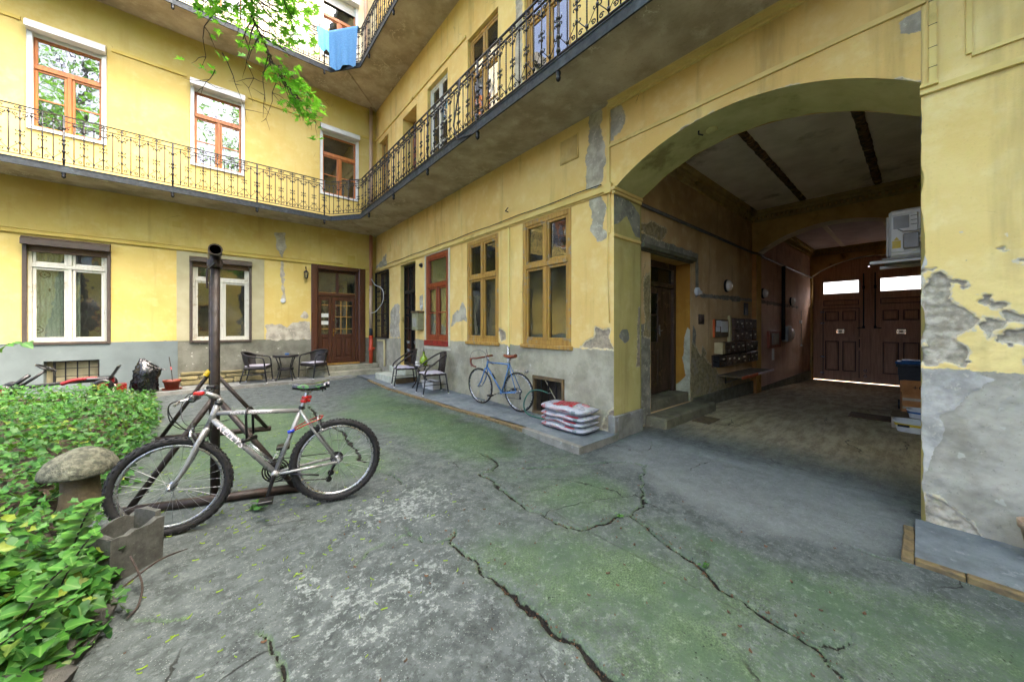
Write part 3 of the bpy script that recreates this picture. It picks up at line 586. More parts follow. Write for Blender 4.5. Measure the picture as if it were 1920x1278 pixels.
for (a, b, c, d) in ((10.0, 10.25, 3.68, 3.98), (9.35, 9.5, 3.72, 3.87)):
    obj('wall_box', MB(TR).box(a, b, c, d, -.01, .014), M['mould'], wingR)
obj('wall_box', MB(TL).box(3.05, 3.25, 3.36, 3.62, -.01, .016), M['mouldL'], wingL); obj('wall_box', MB(TL).box(-.75, -.6, 3.78, 3.9, -.01, .012), M['mouldL'], wingL)
# ================================================================ windows, doors
M['glass'] = glass('window glass', refl=.07, fk=1.2, dark=.9); M['glassR'] = glass('reflecting window glass', refl=.24, dark=.5, gc=.6); M['glassO'] = glass('old olive window glass', tint=(.62,.68,.52), refl=.03, dark=.8, fk=1.0); M['glassD'] = glass('dull window glass', tint=(.66,.76,.64), refl=.1, dark=.85)
M['room'] = pm('room wall', '#8a8676', '#747060', 2, .95, 0); M['roomdark'] = pm('dark room wall', '#37342e', '#292622', 2, .95, 0)
M['orangewood'] = wood('orange brown window wood', '#a9672c', '#8c4f20', .4); M['redwood'] = wood('red brown window wood', '#8f421f', '#713014', .4, peel=None)
M['ochrewood'] = wood('ochre painted old wood', '#ab8438', '#8c6829', .6, peel='#857a62'); M['brownwood'] = wood('dark brown varnished wood', '#53301d', '#3f2213', .35); M['whitewood'] = wood('old white paint', '#bfbfb4', '#adada0', .5, peel='#9d9684')
M['whiteplast'] = pm('white shutter plastic', '#c6c9c9', '#b5b9b9', 4, .4, .05, dirt='#c4c4be'); M['brownmetal'] = pm('brown shutter metal', '#4b4038', '#3b322b', 6, .5, .1)
M['slat'] = pm('brown shutter slat', '#6b5138', '#54402c', 6, .5, .1); M['redpaint'] = pm('red sill paint', '#8e1f16', '#6d1912', 9, .5, .3, dirt='#5a2a1c')
M['curtain'] = pm('net curtain', '#b9b7a8', '#a3a092', 14, .9, .2)
def curtain_pat():
    t = NT('patterned curtain'); w = t.new('TexVoronoi', {'Vector': t.pos, 'Scale': 3.6}, feature='F1').outputs['Distance']
    sw = t.m('SINE', t.m('MULTIPLY', w, 34)); ring = t.m('MULTIPLY', t.ramp(sw, .45, .8), t.ramp(w, .36, .3))
    wav = t.new('TexWave', {'Vector': t.pos, 'Scale': 7.0, 'Distortion': 9.0, 'Detail': 2.0, 'Detail Scale': 1.2}).outputs['Fac']
    c = t.mix(t.ramp(wav, .4, .8, 0, .45), C('#b9bfae'), C('#8d9484')); c = t.mix(ring, c, C('#2c2f26')); return t.done(c, .9)
M['curtpat'] = curtain_pat()
def window(parent, T, rect, fm, name='window', rec=.06, fw=.06, transom=.72, top_mull=False, mull=True, bars=(), fd=.055, outer=None, ow=.05, box=None, slats=0., pane='glass', curtain=None, cur=(0,1), room='room', sill=None, slatm='slat', sash=.04, face=0, depth=.9, label=None):
    u0, u1, z0, z1 = rect; fm = M[fm]; A, B = -rec-fd, -rec
    if slats or box: zt = z1-(box[0] if box else 0)
    else: zt = z1
    f = MB(T); f.bbox(u0, u0+fw, z0, zt, A, B).bbox(u1-fw, u1, z0, zt, A, B).bbox(u0+fw, u1-fw, zt-fw, zt, A+.002, B-.002).bbox(u0+fw, u1-fw, z0, z0+fw, A+.002, B-.002)
    tz = z0+(zt-z0)*transom; um = (u0+u1)/2
    f.bbox(u0+fw, u1-fw, tz-.035, tz+.035, A, B+.012)
    if mull: f.bbox(um-.03, um+.03, z0+fw, tz-.035, A+.001, B+.004)
    if top_mull: f.bbox(um-.03, um+.03, tz+.035, zt-fw, A+.001, B+.004)
    w = obj(name, f, fm, parent)
    if label: w['label'] = label
    cells = []
    a, b = u0+fw, u1-fw
    lows = [(a, um-.03), (um+.03, b)] if mull else [(a, b)]
    cells += [(p, q, z0+fw, tz-.035, True) for p, q in lows]
    cells += [(p, q, tz+.035, zt-fw, False) for p, q in ([(a, um-.03), (um+.03, b)] if top_mull else [(a, b)])]
    for (p, q, c, d, low) in cells:
        s = MB(T); s.bbox(p+.002, p+sash, c+.002, d-.002, A+.008, B-.012).bbox(q-sash, q-.002, c+.002, d-.002, A+.008, B-.012).bbox(p+sash, q-sash, c+.002, c+sash, A+.01, B-.014).bbox(p+sash, q-sash, d-sash, d-.002, A+.01, B-.014)
        for t in (bars if low else ()): zz = c+(d-c)*t; s.box(p+sash, q-sash, zz-.012, zz+.012, A+.012, B-.016)
        obj('sash', s, fm, w); obj('pane', MB(T).box(p+sash-.004, q-sash+.004, c+sash-.004, d-sash+.004, A+.02, A+.024), M[pane], w)
    if outer:
        o = MB(T); o.bbox(u0-ow, u0+.004, z0-ow, z1, -.02, .035).bbox(u1-.004, u1+ow, z0-ow, z1, -.02, .035).bbox(u0+.004, u1-.004, z0-ow, z0+.006, -.02, .037)
        obj('guide_frame', o, M[outer], w)
    if box:
        h, pr, bm = box
        s = MB(T); s.prism([(0,0),(1,0)], 0, 0) if False else None
        prof = [(-.05, z1-h), (pr, z1-h), (pr, z1-h*.35), (pr*.55, z1), (-.05, z1)]
        vs = [(uu, z, n) for uu in (u0-ow, u1+ow) for n, z in prof]; k = len(prof)
        s.add(vs, [tuple(range(k)), tuple(range(k, 2*k))[::-1]]+[(i, (i+1) % k, k+(i+1) % k, k+i) for i in range(k)]); obj('shutter_box', s, M[bm], w)
    if slats:
        zz = zt; n = int(slats/.04)
        for i in range(n): obj('slat', MB(T).bbox(u0+.01, u1-.01, zz-.04*(i+1)+.003, zz-.04*i, -rec+.012, -rec+.028, .004), M[slatm], w)
    if sill: obj('sill', MB(T).bbox(u0-.03, u1+.03, z0-sill[0], z0-.002, -.05, sill[1], .008), M[sill[2]], w)
    if curtain:
        P = []; c0 = u0+fw+(u1-u0-2*fw)*cur[0]; c1 = u0+fw+(u1-u0-2*fw)*cur[1]
        for i in range(41):
            uu = c0+(c1-c0)*i/40; n = A-.07+.018*math.sin(i*1.35)+.008*math.sin(i*3.1); P.append([(uu, z0+.03, n), (uu, zt-.05, n)])
        obj('curtain', MB(T).grid(P), M[curtain], w, smooth=True)
    D = A-depth; r = MB(T); e = .25; r.add([(u0-e,z0-.3,A-.01),(u1+e,z0-.3,A-.01),(u1+e,zt+e,A-.01),(u0-e,zt+e,A-.01),(u0-e,z0-.3,D),(u1+e,z0-.3,D),(u1+e,zt+e,D),(u0-e,zt+e,D)], [(4,5,6,7),(0,1,5,4),(1,2,6,5),(2,3,7,6),(3,0,4,7)])
    obj('room', r, M[room], w)
    return w
# left wing
window(wingL, TL, GL1, 'whitewood', transom=.80, top_mull=True, outer='brownmetal', box=(.16, .14, 'brownmetal'), slats=.15, rec=.05, fw=.05, sash=.045, curtain='curtpat', cur=(0, .62), pane='glass', label='white window with scroll patterned curtain under brown shutter box')
window(wingL, TL, GL2, 'whitewood', transom=.78, top_mull=False, outer='brownmetal', box=(.12, .12, 'brownmetal'), slats=.13, rec=.05, fw=.05, sash=.045, pane='glass', label='white window under brown shutter box in cream patch')
for r in F1: window(wingL, TL, r, 'orangewood', transom=.66, outer='whiteplast', box=(.17, .16, 'whiteplast'), slats=.09, slatm='whiteplast', ow=.0, rec=.06, fw=.075, bars=(.5,), pane='glassR', curtain='curtain' if r[0] < -1 else None)
for r in F2: window(wingL, TL, r, 'orangewood', transom=.66, outer='whiteplast', box=(.17, .16, 'whiteplast'), slats=.3, slatm='whiteplast', ow=.0, rec=.06, fw=.06, bars=(.5,), pane='glassR')
# white casing boards round the first floor windows
for r in F1+F2:
    a, b, c, d = r; mb = MB(TL).bbox(a, a+.07, c, d-.17, -.058, .02).bbox(b-.07, b, c, d-.17, -.058, .02).bbox(a+.07, b-.07, c, c+.06, -.058, .022); obj('window_casing', mb, M['whiteplast'], wingL)
# cellar window of the left wing
M['iron'] = pm('black iron', '#171513', '#0f0e0d', 12, .6, .3, 60, metal=.2, dirt='#2a1d14'); M['board'] = pm('weathered board', '#a59c7c', '#8b8368', 5, .8, .3, streak=True, dirt='#6c6450')
a, b, c, d = BASE
w = obj('cellar_window', MB(TL).box(a+.10, a+.13, c, d, -.10, -.06).box(b-.03, b, c, d, -.10, -.06).box(a+.1, b, d-.03, d, -.101, -.061).box(a+.1, b, c, c+.03, -.101, -.061), M['iron'], wingL)
obj('board', MB(TL).box(a, b, c, d, -.2, -.16), M['board'], w)
for i in range(1, 4): obj('bar', MB(TL).box(a+.1+.62*i/4-.008, a+.1+.62*i/4+.008, c, d, -.09, -.072), M['iron'], w)
for z in (c+.16, c+.32): obj('bar', MB(TL).box(a+.1, b, z-.006, z+.006, -.072, -.06), M['iron'], w)
# red-brown entrance door of the left wing
M['brass'] = pm('brass', '#b08d45', '#8d6c30', 20, .3, .05, metal=.9); M['steel'] = pm('bright steel', '#b9bcc0', '#8f9296', 20, .3, .05, metal=.9); M['paper'] = pm('paper', '#d9dbd8', '#c9cbc8', 10, .8, 0)
a, b, c, d = DOORL
cs = MB(TL).bbox(a, a+.17, c-.02, d, -.1, .03, .02).bbox(b-.2, b, c-.02, d, -.1, .03, .02).bbox(a+.17, b-.2, d-.14, d, -.1, .028, .02).bbox(a+.17, a+.21, c, d-.14, -.2, -.08).bbox(b-.26, b-.2, c, d-.14, -.2, -.08)
dr = obj('entrance_door', cs, M['brownwood'], wingL); ia, ib = a+.21, b-.26
zt = c+1.98
obj('transom', MB(TL).bbox(ia, ib, zt, zt+.09, -.2, -.12).bbox(ia, ib, d-.2, d-.14, -.19, -.13).bbox((ia+ib)/2-.035, (ia+ib)/2+.035, zt+.09, d-.2, -.19, -.13), M['brownwood'], dr)
for p, q in ((ia+.01, (ia+ib)/2-.04), ((ia+ib)/2+.04, ib-.01)):
    obj('pane', MB(TL).box(p, q, zt+.09, d-.2, -.17, -.165), M['glass'], dr); obj('bead', MB(TL).box(p, q, zt+.09, zt+.105, -.165, -.15), M['ochrewood'], dr)
us = ia+.36
for (p, q, cols) in ((ia, us, 1), (us+.012, ib, 3)):
    lf = MB(TL).bbox(p, p+.085, c, zt-.01, -.2, -.15).bbox(q-.085, q, c, zt-.01, -.2, -.15).bbox(p+.085, q-.085, zt-.13, zt-.01, -.198, -.152).bbox(p+.085, q-.085, c+.75, c+.85, -.198, -.152).bbox(p+.085, q-.085, c, c+.14, -.198, -.152).box(p+.08, q-.08, c+.13, c+.76, -.195, -.18)
    leaf = obj('leaf', lf, M['brownwood'], dr)
    g0, g1, h0, h1 = p+.085, q-.085, c+.85, zt-.13
    obj('pane', MB(TL).box(g0, g1, h0, h1, -.178, -.174), M['glass'], leaf)
    if cols == 3: obj('panel', MB(TL).bbox((g0+g1)/2-.03, (g0+g1)/2+.03, c+.14, c+.75, -.182, -.155), M['brownwood'], leaf)
    for k in range(1, cols): obj('glazing_bar', MB(TL).box(g0+(g1-g0)*k/cols-.011, g0+(g1-g0)*k/cols+.011, h0, h1, -.172, -.16), M['ochrewood'], leaf)
    for t in (.16, .52, .86) if cols == 3 else (.16, .86): obj('glazing_bar', MB(TL).box(g0, g1, h0+(h1-h0)*t-.011, h0+(h1-h0)*t+.011, -.174, -.162), M['ochrewood'], leaf)
    for k in range(1 if cols == 1 else 2):
        s0 = g0+.03+(0 if k == 0 else (g1-g0)/2+.03); s1 = (g1-.03) if cols == 1 else (s0+(g1-g0)/2-.09)
        obj('panel', MB(TL).bbox(s0, s1, c+.2, c+.7, -.185, -.158, .03), M['brownwood'], leaf)
    if cols == 3:
        obj('handle', MB(TL).bbox(p+.02, p+.05, c+.78, c+1.02, -.15, -.143).tube([(p+.035, c+.95, -.145), (p+.035, c+.95, -.1), (p+.15, c+.955, -.1)], .009, 8), M['brass'], leaf)
        obj('lock', MB(TL).lathe([(.018, -.15), (.018, -.13), (.008, -.12)], 12, (p+.035, c+1.27, 0)), M['brass'], leaf)
    else:
        for z in (1.35, 1.13): obj('notice', MB(TL).box(g0, g1, c+z, c+z+.11, -.172, -.170), M['paper'], leaf)
obj('threshold', MB(TL).bbox(a+.15, b-.18, c-.045, c, -.2, .04, .006), M['ochrewood'], dr)
obj('room', MB(TL).add([(ia-.1,c,-.22),(ib+.1,c,-.22),(ib+.1,d,-.22),(ia-.1,d,-.22),(ia-.1,c,-1.4),(ib+.1,c,-1.4),(ib+.1,d,-1.4),(ia-.1,d,-1.4)], [(4,5,6,7),(0,1,5,4),(1,2,6,5),(2,3,7,6),(3,0,4,7)]), M['room'], dr)
M['stepst'] = conc('step stone', '#9a9784', '#7e7c6a', '#aaa891', '#55543f')
obj('door_step', MB(TL).bbox(1.95, XR-.01, -.05, .34, -.02, .26, .02).bbox(2.3, XR-.01, -.05, .2, .26, .5, .02), M['stepst'], wingL)
# gateway wing windows
window(wingR, TR, RED, 'redwood', transom=.63, rec=.0, fw=.09, bars=(.48,), pane='glassD', fd=.07, curtain='curtain', room='room', label='red brown window with fresh varnish')
obj('window_sill', MB(TR).bbox(RED[0]-.01, RED[1]+.02, 1.02, 1.148, -.05, .055, .01), M['redpaint'], wingR)
M['whitewash'] = pm('whitewash', '#c9c5b2', '#b5b09a', 9, .9, .4, 30)
for (p, q, c, d) in ((6.64, 6.705, 1.0, 3.2), (7.775, 7.83, 1.0, 3.19), (6.7, 7.78, 3.165, 3.195), (6.62,7.84,.94,1.02)):
    mb = MB(TR).box(p, q, c, d, -.012, .012); obj('window_surround', mb, M['whitewash'], wingR)
window(wingR, TR, OC1, 'ochrewood', transom=.63, top_mull=True, rec=.0, fw=.075, pane='glassO', fd=.07, room='room', sill=(.06, .04, 'ochrewood'), label='old ochre window with peeling paint, farther one')
window(wingR, TR, OC2, 'ochrewood', transom=.63, top_mull=True, rec=.0, fw=.075, pane='glassO', fd=.07, room='room', sill=(.06, .04, 'ochrewood'), label='old ochre window with peeling paint beside gateway')
for k, r in enumerate(F1R): window(wingR, TR, r, ('ochrewood', 'redwood', 'whitewood', 'ochrewood', 'ochrewood')[k], transom=.72, top_mull=True, rec=(.08, .3, .08, .06, .06)[k], fw=.07, bars=(.33, .66) if k in (2, 3) else (.5,), pane='glassR' if k > 1 else 'glass', room='roomdark', curtain='curtain' if k == 2 else None)
for a, b in ((-7, 3.2), (4.3, 4.9), (6.0, YL-.02)): obj('string_course', MB(TR).box(a, b, 7.33, 7.385, -.01, .03), M['mould'], wingR)
# barred window and barred door next to the corner
window(wingR, TR, BWIN, 'brownwood', transom=.63, rec=.12, fw=.06, pane='glass', room='room', curtain='curtain')
def scroll_pts(c, r, turns, s=1, a0=0, n=14):
    return [(c[0]+s*r*(1-.8*i/n)*math.cos(a0+2*PI*turns*i/n), c[1]+r*(1-.8*i/n)*math.sin(a0+2*PI*turns*i/n)) for i in range(n+1)]
gw = obj('window_grille', MB(TR).box(BWIN[0]-.02, BWIN[0]+.01, BWIN[2]-.01, BWIN[3], .02, .07).box(BWIN[1]-.01, BWIN[1]+.02, BWIN[2]-.01, BWIN[3], .02, .07).box(BWIN[0], BWIN[1], BWIN[3]-.03, BWIN[3], .021, .069).box(BWIN[0], BWIN[1], BWIN[2]-.01, BWIN[2]+.02, .021, .069), M['iron'], wingR)
for i in range(1, 9):
    u = BWIN[0]+(BWIN[1]-BWIN[0])*i/9; obj('bar', MB(TR).box(u-.008, u+.008, BWIN[2], BWIN[3], .035, .05), M['iron'], gw)
for z in (1.5, 1.85, 2.2, 2.4, 2.75): obj('bar', MB(TR).box(BWIN[0], BWIN[1], z-.008, z+.008, .05, .06), M['iron'], gw)
for u in (10.35, 10.85):
    for z in (1.65, 2.55):
        for s in (1, -1): obj('scroll', MB(TR).tube([(p, q, .055) for p, q in scroll_pts((u+s*.045, z), .045, 1.2, s)], .006, 5), M['iron'], gw)
a, b, c, d = BDOOR
bd = obj('barred_door', MB(TR).box(a, a+.05, c, d, -.16, -.1).box(b-.05, b, c, d, -.16, -.1).box(a+.05, b-.05, d-.05, d, -.158, -.102).box(a+.05, b-.05, c+1.95, c+2.03, -.158, -.09).box(a+.05, b-.05, c, c+.09, -.158, -.102).box(a+.05, b-.05, c+.98, c+1.02, -.15, -.105).box((a+b)/2-.03, (a+b)/2+.03, c, c+1.95, -.155, -.1), M['iron'], wingR)
for i in range(1, 8):
    u = a+.05+(b-a-.1)*i/8
    if i != 4: obj('bar', MB(TR).box(u-.007, u+.007, c+.09, c+1.95, -.14, -.126), M['iron'], bd)
    obj('bar', MB(TR).box(u-.007, u+.007, c+2.03, d-.05, -.14, -.126), M['iron'], bd)
for uc in (a+.25, b-.25):
    for z in (.4, .62, 1.35, 1.55):
        for s in (1, -1): obj('scroll', MB(TR).tube([(p, q, -.115) for p, q in scroll_pts((uc+s*.05, c+z), .055, 1.25, s)], .007, 5), M['steel'] if z < 1 else M['iron'], bd)
for z in (2.25, 2.4, 2.55): obj('scroll', MB(TR).tube([(p, q, -.115) for p, q in scroll_pts(((a+b)/2+.04, c+z), .05, 1.2, 1)], .006, 5), M['iron'], bd)
obj('pane', MB(TR).box(a+.1, b-.1, c+.95, d-.08, -.2, -.195), M['glassR'], bd); obj('leaf', MB(TR).box(a, b, c, c+.95, -.21, -.19).box(a, a+.1, c+.95, d, -.21, -.19).box(b-.1, b, c+.95, d, -.21, -.19).box((a+b)/2-.07, (a+b)/2+.07, c+.95, d, -.209, -.191), M['brownwood'], bd)
obj('room', MB(TR).add([(a,c,-.24),(b,c,-.24),(b,d,-.24),(a,d,-.24),(a,c,-1.3),(b,c,-1.3),(b,d,-1.3),(a,d,-1.3)], [(4,5,6,7),(0,1,5,4),(1,2,6,5),(2,3,7,6),(3,0,4,7)]), M['roomdark'], bd)
M['whitestep'] = conc('pale painted step', '#b3b6a6', '#989b8b', '#c2c4b5', '#76786a'); M['stepside'] = pm('brown step side', '#6b5837', '#4f4230', 8, .9, .4)
obj('door_step', MB(TR).bbox(8.2, 9.5, -.02, .24, -.01, .62, .015).bbox(8.3, 9.35, .24, .42, -.01, .3, .015), M['whitestep'], wingR)
obj('step_side', MB(TR).box(8.195, 8.203, .06, .2, .02, .58), M['stepside'], wingR)
# cellar opening behind the bags
a, b, c, d = BAS; cw = obj('cellar_window', MB(TR).box(a-.03, b+.03, d-.02, d+.03, -.03, .03).box(a-.03, a+.01, c, d-.02, -.03, .025).box(b-.01, b+.03, c, d-.02, -.03, .025).box(a-.03, b+.03, c-.02, c+.02, -.03, .03), M['stepside'], wingR)
for u in (a+.14, a+.3, a+.45): obj('bar', MB(TR).box(u-.009, u+.009, c, d, -.02, -.002), M['iron'], cw)
obj('shaft', MB(TR).add([(a,c,-.3),(b,c,-.3),(b,d,-.3),(a,d,-.3)], [(0,1,2,3)]), M['cellar'], cw)
obj('broken_slat', MB(TR).tube([(a+.42, d-.02, -.05), (a+.12, c+.12, -.08)], .008, 5), M['board'], cw)

# ================================================================ galleries
def soffit_mat():
    t = NT('stained gallery soffit'); n = t.noise(1.6, 6, .62); f = t.noise(28, 6, .7)
    col = t.mix(t.ramp(n, .32, .68), C('#b0a591'), C('#8d826e')); col = t.mix(t.ramp(t.noise(4.5, 6, .65), .5, .72, 0, .6), col, C('#bdb3a0')); col = t.mix(t.ramp(f, .56, .72, 0, .4), col, C('#5d523e'))
    e = t.ramp(t.m('ABSOLUTE', t.m('SUBTRACT', t.noise(2.1, 5, .6), .5)), .012, .002); e = t.m('MULTIPLY', e, t.ramp(t.noise(.8, 2), .52, .62)); col = t.mix(t.m('MULTIPLY', e, .8), col, C('#c6bda6'))
    return t.done(col, .92, t.bump(t.m('ADD', n, t.m('MULTIPLY', f, .4)), .6, .02), spec=.2)
M['soffit'] = soffit_mat(); M['fascia'] = pm('grey blue weathered fascia', '#20292e', '#161c20', 9, .8, .35, 40, metal=0, dirt='#333d43'); M['rail'] = pm('dark railing paint', '#131518', '#0c0d0f', 20, .45, .2, metal=.3)
GF = [(-9, 10.207), (2.35, 10.207), (2.894, 9.5), (2.894, -7)]
ct = 0.0072
def baluster_mesh(kind):
    mb = MB(); h = .85
    if kind == 'plain':
        pts = []; mb.tube([(0,0,.0),(0,0,.77)], .008, 6)
        for z in np.linspace(.08, .7, 22): mb.tube([(0,0,z-.008),(0,0,z),(0,0,z+.008)], [.006,.0105,.006], 5)
        for z in (.06, .71): mb.box(-.013,.013,-.013,.013,z-.018,z+.018)
        return mb
    mb.tube([(0,0,0),(0,0,h)], .009, 6)
    for z in (.2, .33, .41, .62): mb.box(-.012,.012,-.012,.012,z-.016,z+.016)
    for s in (1, -1):
        for z, r, up in ((.2,.031,1),(.33,.028,-1),(.41,.028,1),(.62,.031,-1)):
            pts = [(s*.012, 0, z-.01*up)]+[(p, 0, q) for p, q in [(s*(.034+r*(1-.75*i/9)*math.cos(PI+up*4.4*i/9)), z+r*(1-.75*i/9)*math.sin(PI+up*4.4*i/9)) for i in range(10)]]
            mb.tube(pts, ct, 4)
        mb.tube([(0,0,.21),(s*.12,0,.055)], .005, 4); mb.tube([(0,0,.61),(s*.12,0,.72)], .005, 4)
        for z0, sg in ((.055, 1), (.70, -1)):
            mb.tube([(s*(.05+.034*(1-.8*i/12)*math.cos(.6+sg*7.5*i/12)), 0, z0+.03*(1-.8*i/12)*math.sin(.6+sg*7.5*i/12)) for i in range(13)], ct, 4)
        mb.tube([(s*(.04+.03*(1-.8*i/12)*math.cos(2.4+7.0*i/12)), 0, .81+.03*(1-.8*i/12)*math.sin(2.4+7.0*i/12)) for i in range(13)], ct, 4)
    return mb
def post_mesh():
    mb = MB(); mb.tube([(0,0,-.27),(0,0,.86)], .016, 8)
    for z in (.2,.33,.41,.62,.05): mb.lathe([(.016,z-.025),(.026,z-.012),(.026,z+.012),(.016,z+.025)], 10)
    mb.lathe([(.002,-.30),(.024,-.28),(.03,-.255),(.022,-.235),(.03,-.21),(.03,-.19),(.016,-.17)], 10)
    for s in (1,-1):
        for z, r, up in ((.2,.031,1),(.33,.028,-1),(.41,.028,1),(.62,.031,-1)):
            mb.tube([(s*(.04+r*(1-.75*i/9)*math.cos(PI+up*4.4*i/9)), 0, z+r*(1-.75*i/9)*math.sin(PI+up*4.4*i/9)) for i in range(10)], ct, 4)
        mb.tube([(0,0,.21),(s*.12,0,.055)], .005, 4); mb.tube([(0,0,.61),(s*.12,0,.72)], .005, 4)
    return mb
PLAIN = SCROLL = POST = None
def gallery(zb, label):
    global PLAIN, SCROLL, POST
    g = thing('gallery', label, 'balcony', (0, 0, zb), group='iron railed galleries')
    sl = [(-9, YL+.01), (-9, 10.22), (2.352, 10.225), (2.905, 9.51), (2.905, -7), (XR+.01, -7), (XR+.01, YL+.01)]
    P = MB().prism(sl, .03, .105); s = obj('slab', P, M['soffit'], g)
    for pt in ((2.62, 9.85, 3.87, 11.19),):
        obj('rib', MB().tube([(pt[0], pt[1], .028), (pt[2], pt[3], .028)], .035, 6), M['soffit'], s)
    def along(off, z0, z1, th):
        mb = MB()
        for (xa, ya), (xb, yb) in zip(GF[:-1], GF[1:]):
            d = Vector((xb-xa, yb-ya, 0)).normalized(); n = Vector((d.y, -d.x, 0))   # n points to the yard
            a = Vector((xa, ya, 0))+n*off; b = Vector((xb, yb, 0))+n*off
            if (xa, ya) != GF[0]: a += d*(off*.35)
            q = [a, b, b-n*th, a-n*th]
            mb.add([(p.x, p.y, z0) for p in q]+[(p.x, p.y, z1) for p in q], [(3,2,1,0),(4,5,6,7),(0,1,5,4),(1,2,6,5),(2,3,7,6),(3,0,4,7)])
        return mb
    obj('fascia', along(.012, -.015, .1, .02), M['fascia'], g)
    obj('drip_edge', along(.02, .1, .112, .06), M['fascia'], g)
    for nm, z, t in (('top_rail', 1.02, .016), ('middle_rail', .925, .01), ('bottom_rail', .17, .01)): obj(nm, along(-.012, z, z+t, .026), M['rail'], g)
    if PLAIN is None:
        PLAIN = bpy.data.objects.new('t', baluster_mesh('plain').mesh('baluster')); SCROLL = bpy.data.objects.new('t', baluster_mesh('scroll').mesh('baluster')); POST = bpy.data.objects.new('t', post_mesh().mesh('post'))
        for o in (PLAIN, SCROLL, POST): o.data.materials.append(M['rail']); o.data.polygons.foreach_set('use_smooth', [True]*len(o.data.polygons))
    def run(pos, rz, n0, n1, first_post):
        for k in range(n0, n1+1):
            src = POST if k % 12 == first_post else (PLAIN if k % 2 else SCROLL)
            share('post' if src is POST else 'baluster', src, g, pos(k), (0, 0, rz))
    off = .023
    run(lambda k: (2.2-.12*k, 10.207+off, .175), 0, -1, 52, 0)
    run(lambda k: (2.894+off, 8.91-.131*k, .175), PI/2, -4, 62, 0)
    d = Vector((2.894-2.35, 9.5-10.207, 0)); L = d.length; d.normalize()
    for k in range(6): share('baluster', SCROLL if k % 2 else PLAIN, g, (2.35+.012+d.x*L*(k+.5)/6, 10.207+.012+d.y*L*(k+.5)/6, .175), (0, 0, math.atan2(d.y, d.x)))
    return g
gal1 = gallery(4.30, 'lower gallery with scrolled iron railing round the yard corner')
gal2 = gallery(8.26, 'upper gallery with scrolled iron railing and hanging laundry')
obj('cable', MB().tube([(2.85, 4.55, .95), (2.84, 4.6, .7), (2.845, 4.75, .3), (2.85, 4.65, .05), (2.87, 4.3, -.02)], .012, 6), M['rail'], gal1, smooth=True)
obj('cable', MB().tube([(2.85, 7.4, .95), (2.84, 7.5, .6), (2.845, 7.55, .25), (2.87, 7.2, .0)], .01, 6), M['rail'], gal1, smooth=True)
# ================================================================ carriage passage
psg = thing('carriage_passage', 'dim brown vaulted carriage passage behind the arched gateway', 'passage')  # passage surfaces coloured lighter than their own to stand in for light
M['plBr'] = plaster('sooty brown plaster', '#cfb285', '#b59668', '#d8c198', plinth1='#77725c', plinth2='#5b5646', repair='#8d8a7c', peel1='#9a8d69', peel2='#7a6f50', grime='#7a6440', darkk=.6)
M['plBr2'] = plaster('sooty plaster with painted pink light', '#d4b4a0', '#bd9c88', '#dcc0ae', repair='#877c72', peel1='#8a7a66', peel2='#63564a', grime='#6a5040', darkk=.6)  # pinkish light from the gate panes put into the rear wall colour
M['ceil'] = pm('smoky ceiling plaster', '#e0d7c6', '#c6bcaa', 2.2, .9, .5, 14, spec=.15, dirt='#8d826e'); M['ceil2'] = pm('ceiling plaster with painted pink light', '#cfc0c2', '#b8a8aa', 3, .9, .5, 14, spec=.15)  # rear ceiling colour also carries the painted pinkish light
M['corn'] = pm('cornice stucco', '#ae9860', '#8f7b4e', 5, .9, .5, 40, spec=.15, dirt='#3f3422'); M['rust'] = pm('rusted beam', '#6b4c28', '#241a10', 14, .95, 1, 30, spread=.15, dirt='#a08552', bdist=.01)
M['archbr'] = pm('ochre brown arch plaster', '#c2a262', '#a8874c', 3.5, .9, .5, 20, spec=.15, dirt='#3f301b'); M['skirt'] = conc('stone skirting', '#6d6a58', '#55523f', '#7d7a66', '#37342a')
M['orangeedge'] = pm('plaster edge with painted light', '#a9743a', '#8c5c2b', 6, .9, .4, 30)  # lit front face of the pilaster put into a separate orange colour
DOORP = (4.96, 6.29, .17, 2.55)
def aB(u, z):
    G = fld(u, z, [[(4.5,2.66),(4.5,2.8),(6.62,2.76),(6.62,2.06),(9.7,2.13),(9.7,2.04),(6.5,1.98),(6.5,2.66)], [(6.35,.9),(6.4,1.5),(6.5,1.4),(6.5,.9)], [(4.5,0),(4.5,1.35),(4.7,1.5),(4.96,1.45),(4.96,0)]], 10, .04, 131, 6)
    R = fld(u, z, [[(6.3,.3),(6.35,1.2),(6.6,1.0),(7.2,.75),(7.6,.5),(9.4,.3),(9.4,.1),(6.3,.1)], [(4.6,2.8),(4.6,3.0),(5.4,2.95),(5.2,2.8)], [(6.75,.9),(6.8,1.1),(6.95,.95)], [(4.8,1.35),(4.8,2.1),(4.96,2.3),(4.96,1.3)]], 5, .09, 133, 4)
    A = np.clip((z-2.9)*2.5, 0, 1)*.75+.55*np.clip(1-np.abs(u-7.1)/.4, 0, 1)*np.clip(1-np.abs(z-.75)/.5, 0, 1)+.4*np.clip((u-7)/2, 0, 1)  # alpha darkens towards the ceiling, further in and round one low spot
    return np.stack([R, G, 0*u, np.clip(A, 0, 1)], 1)
TPf = lambda u, z: (u, pass_y(u)+(fbm(u, z, 2.4, 4, 42)-.5)*.02, z)
sheet('side_wall', lines(XA-.02, 9.58, .035, [4.96, 6.29]), lines(-.5, 4.15, .04, [.17, 2.55]), TPf, M['plBr'], psg, [DOORP], aB)
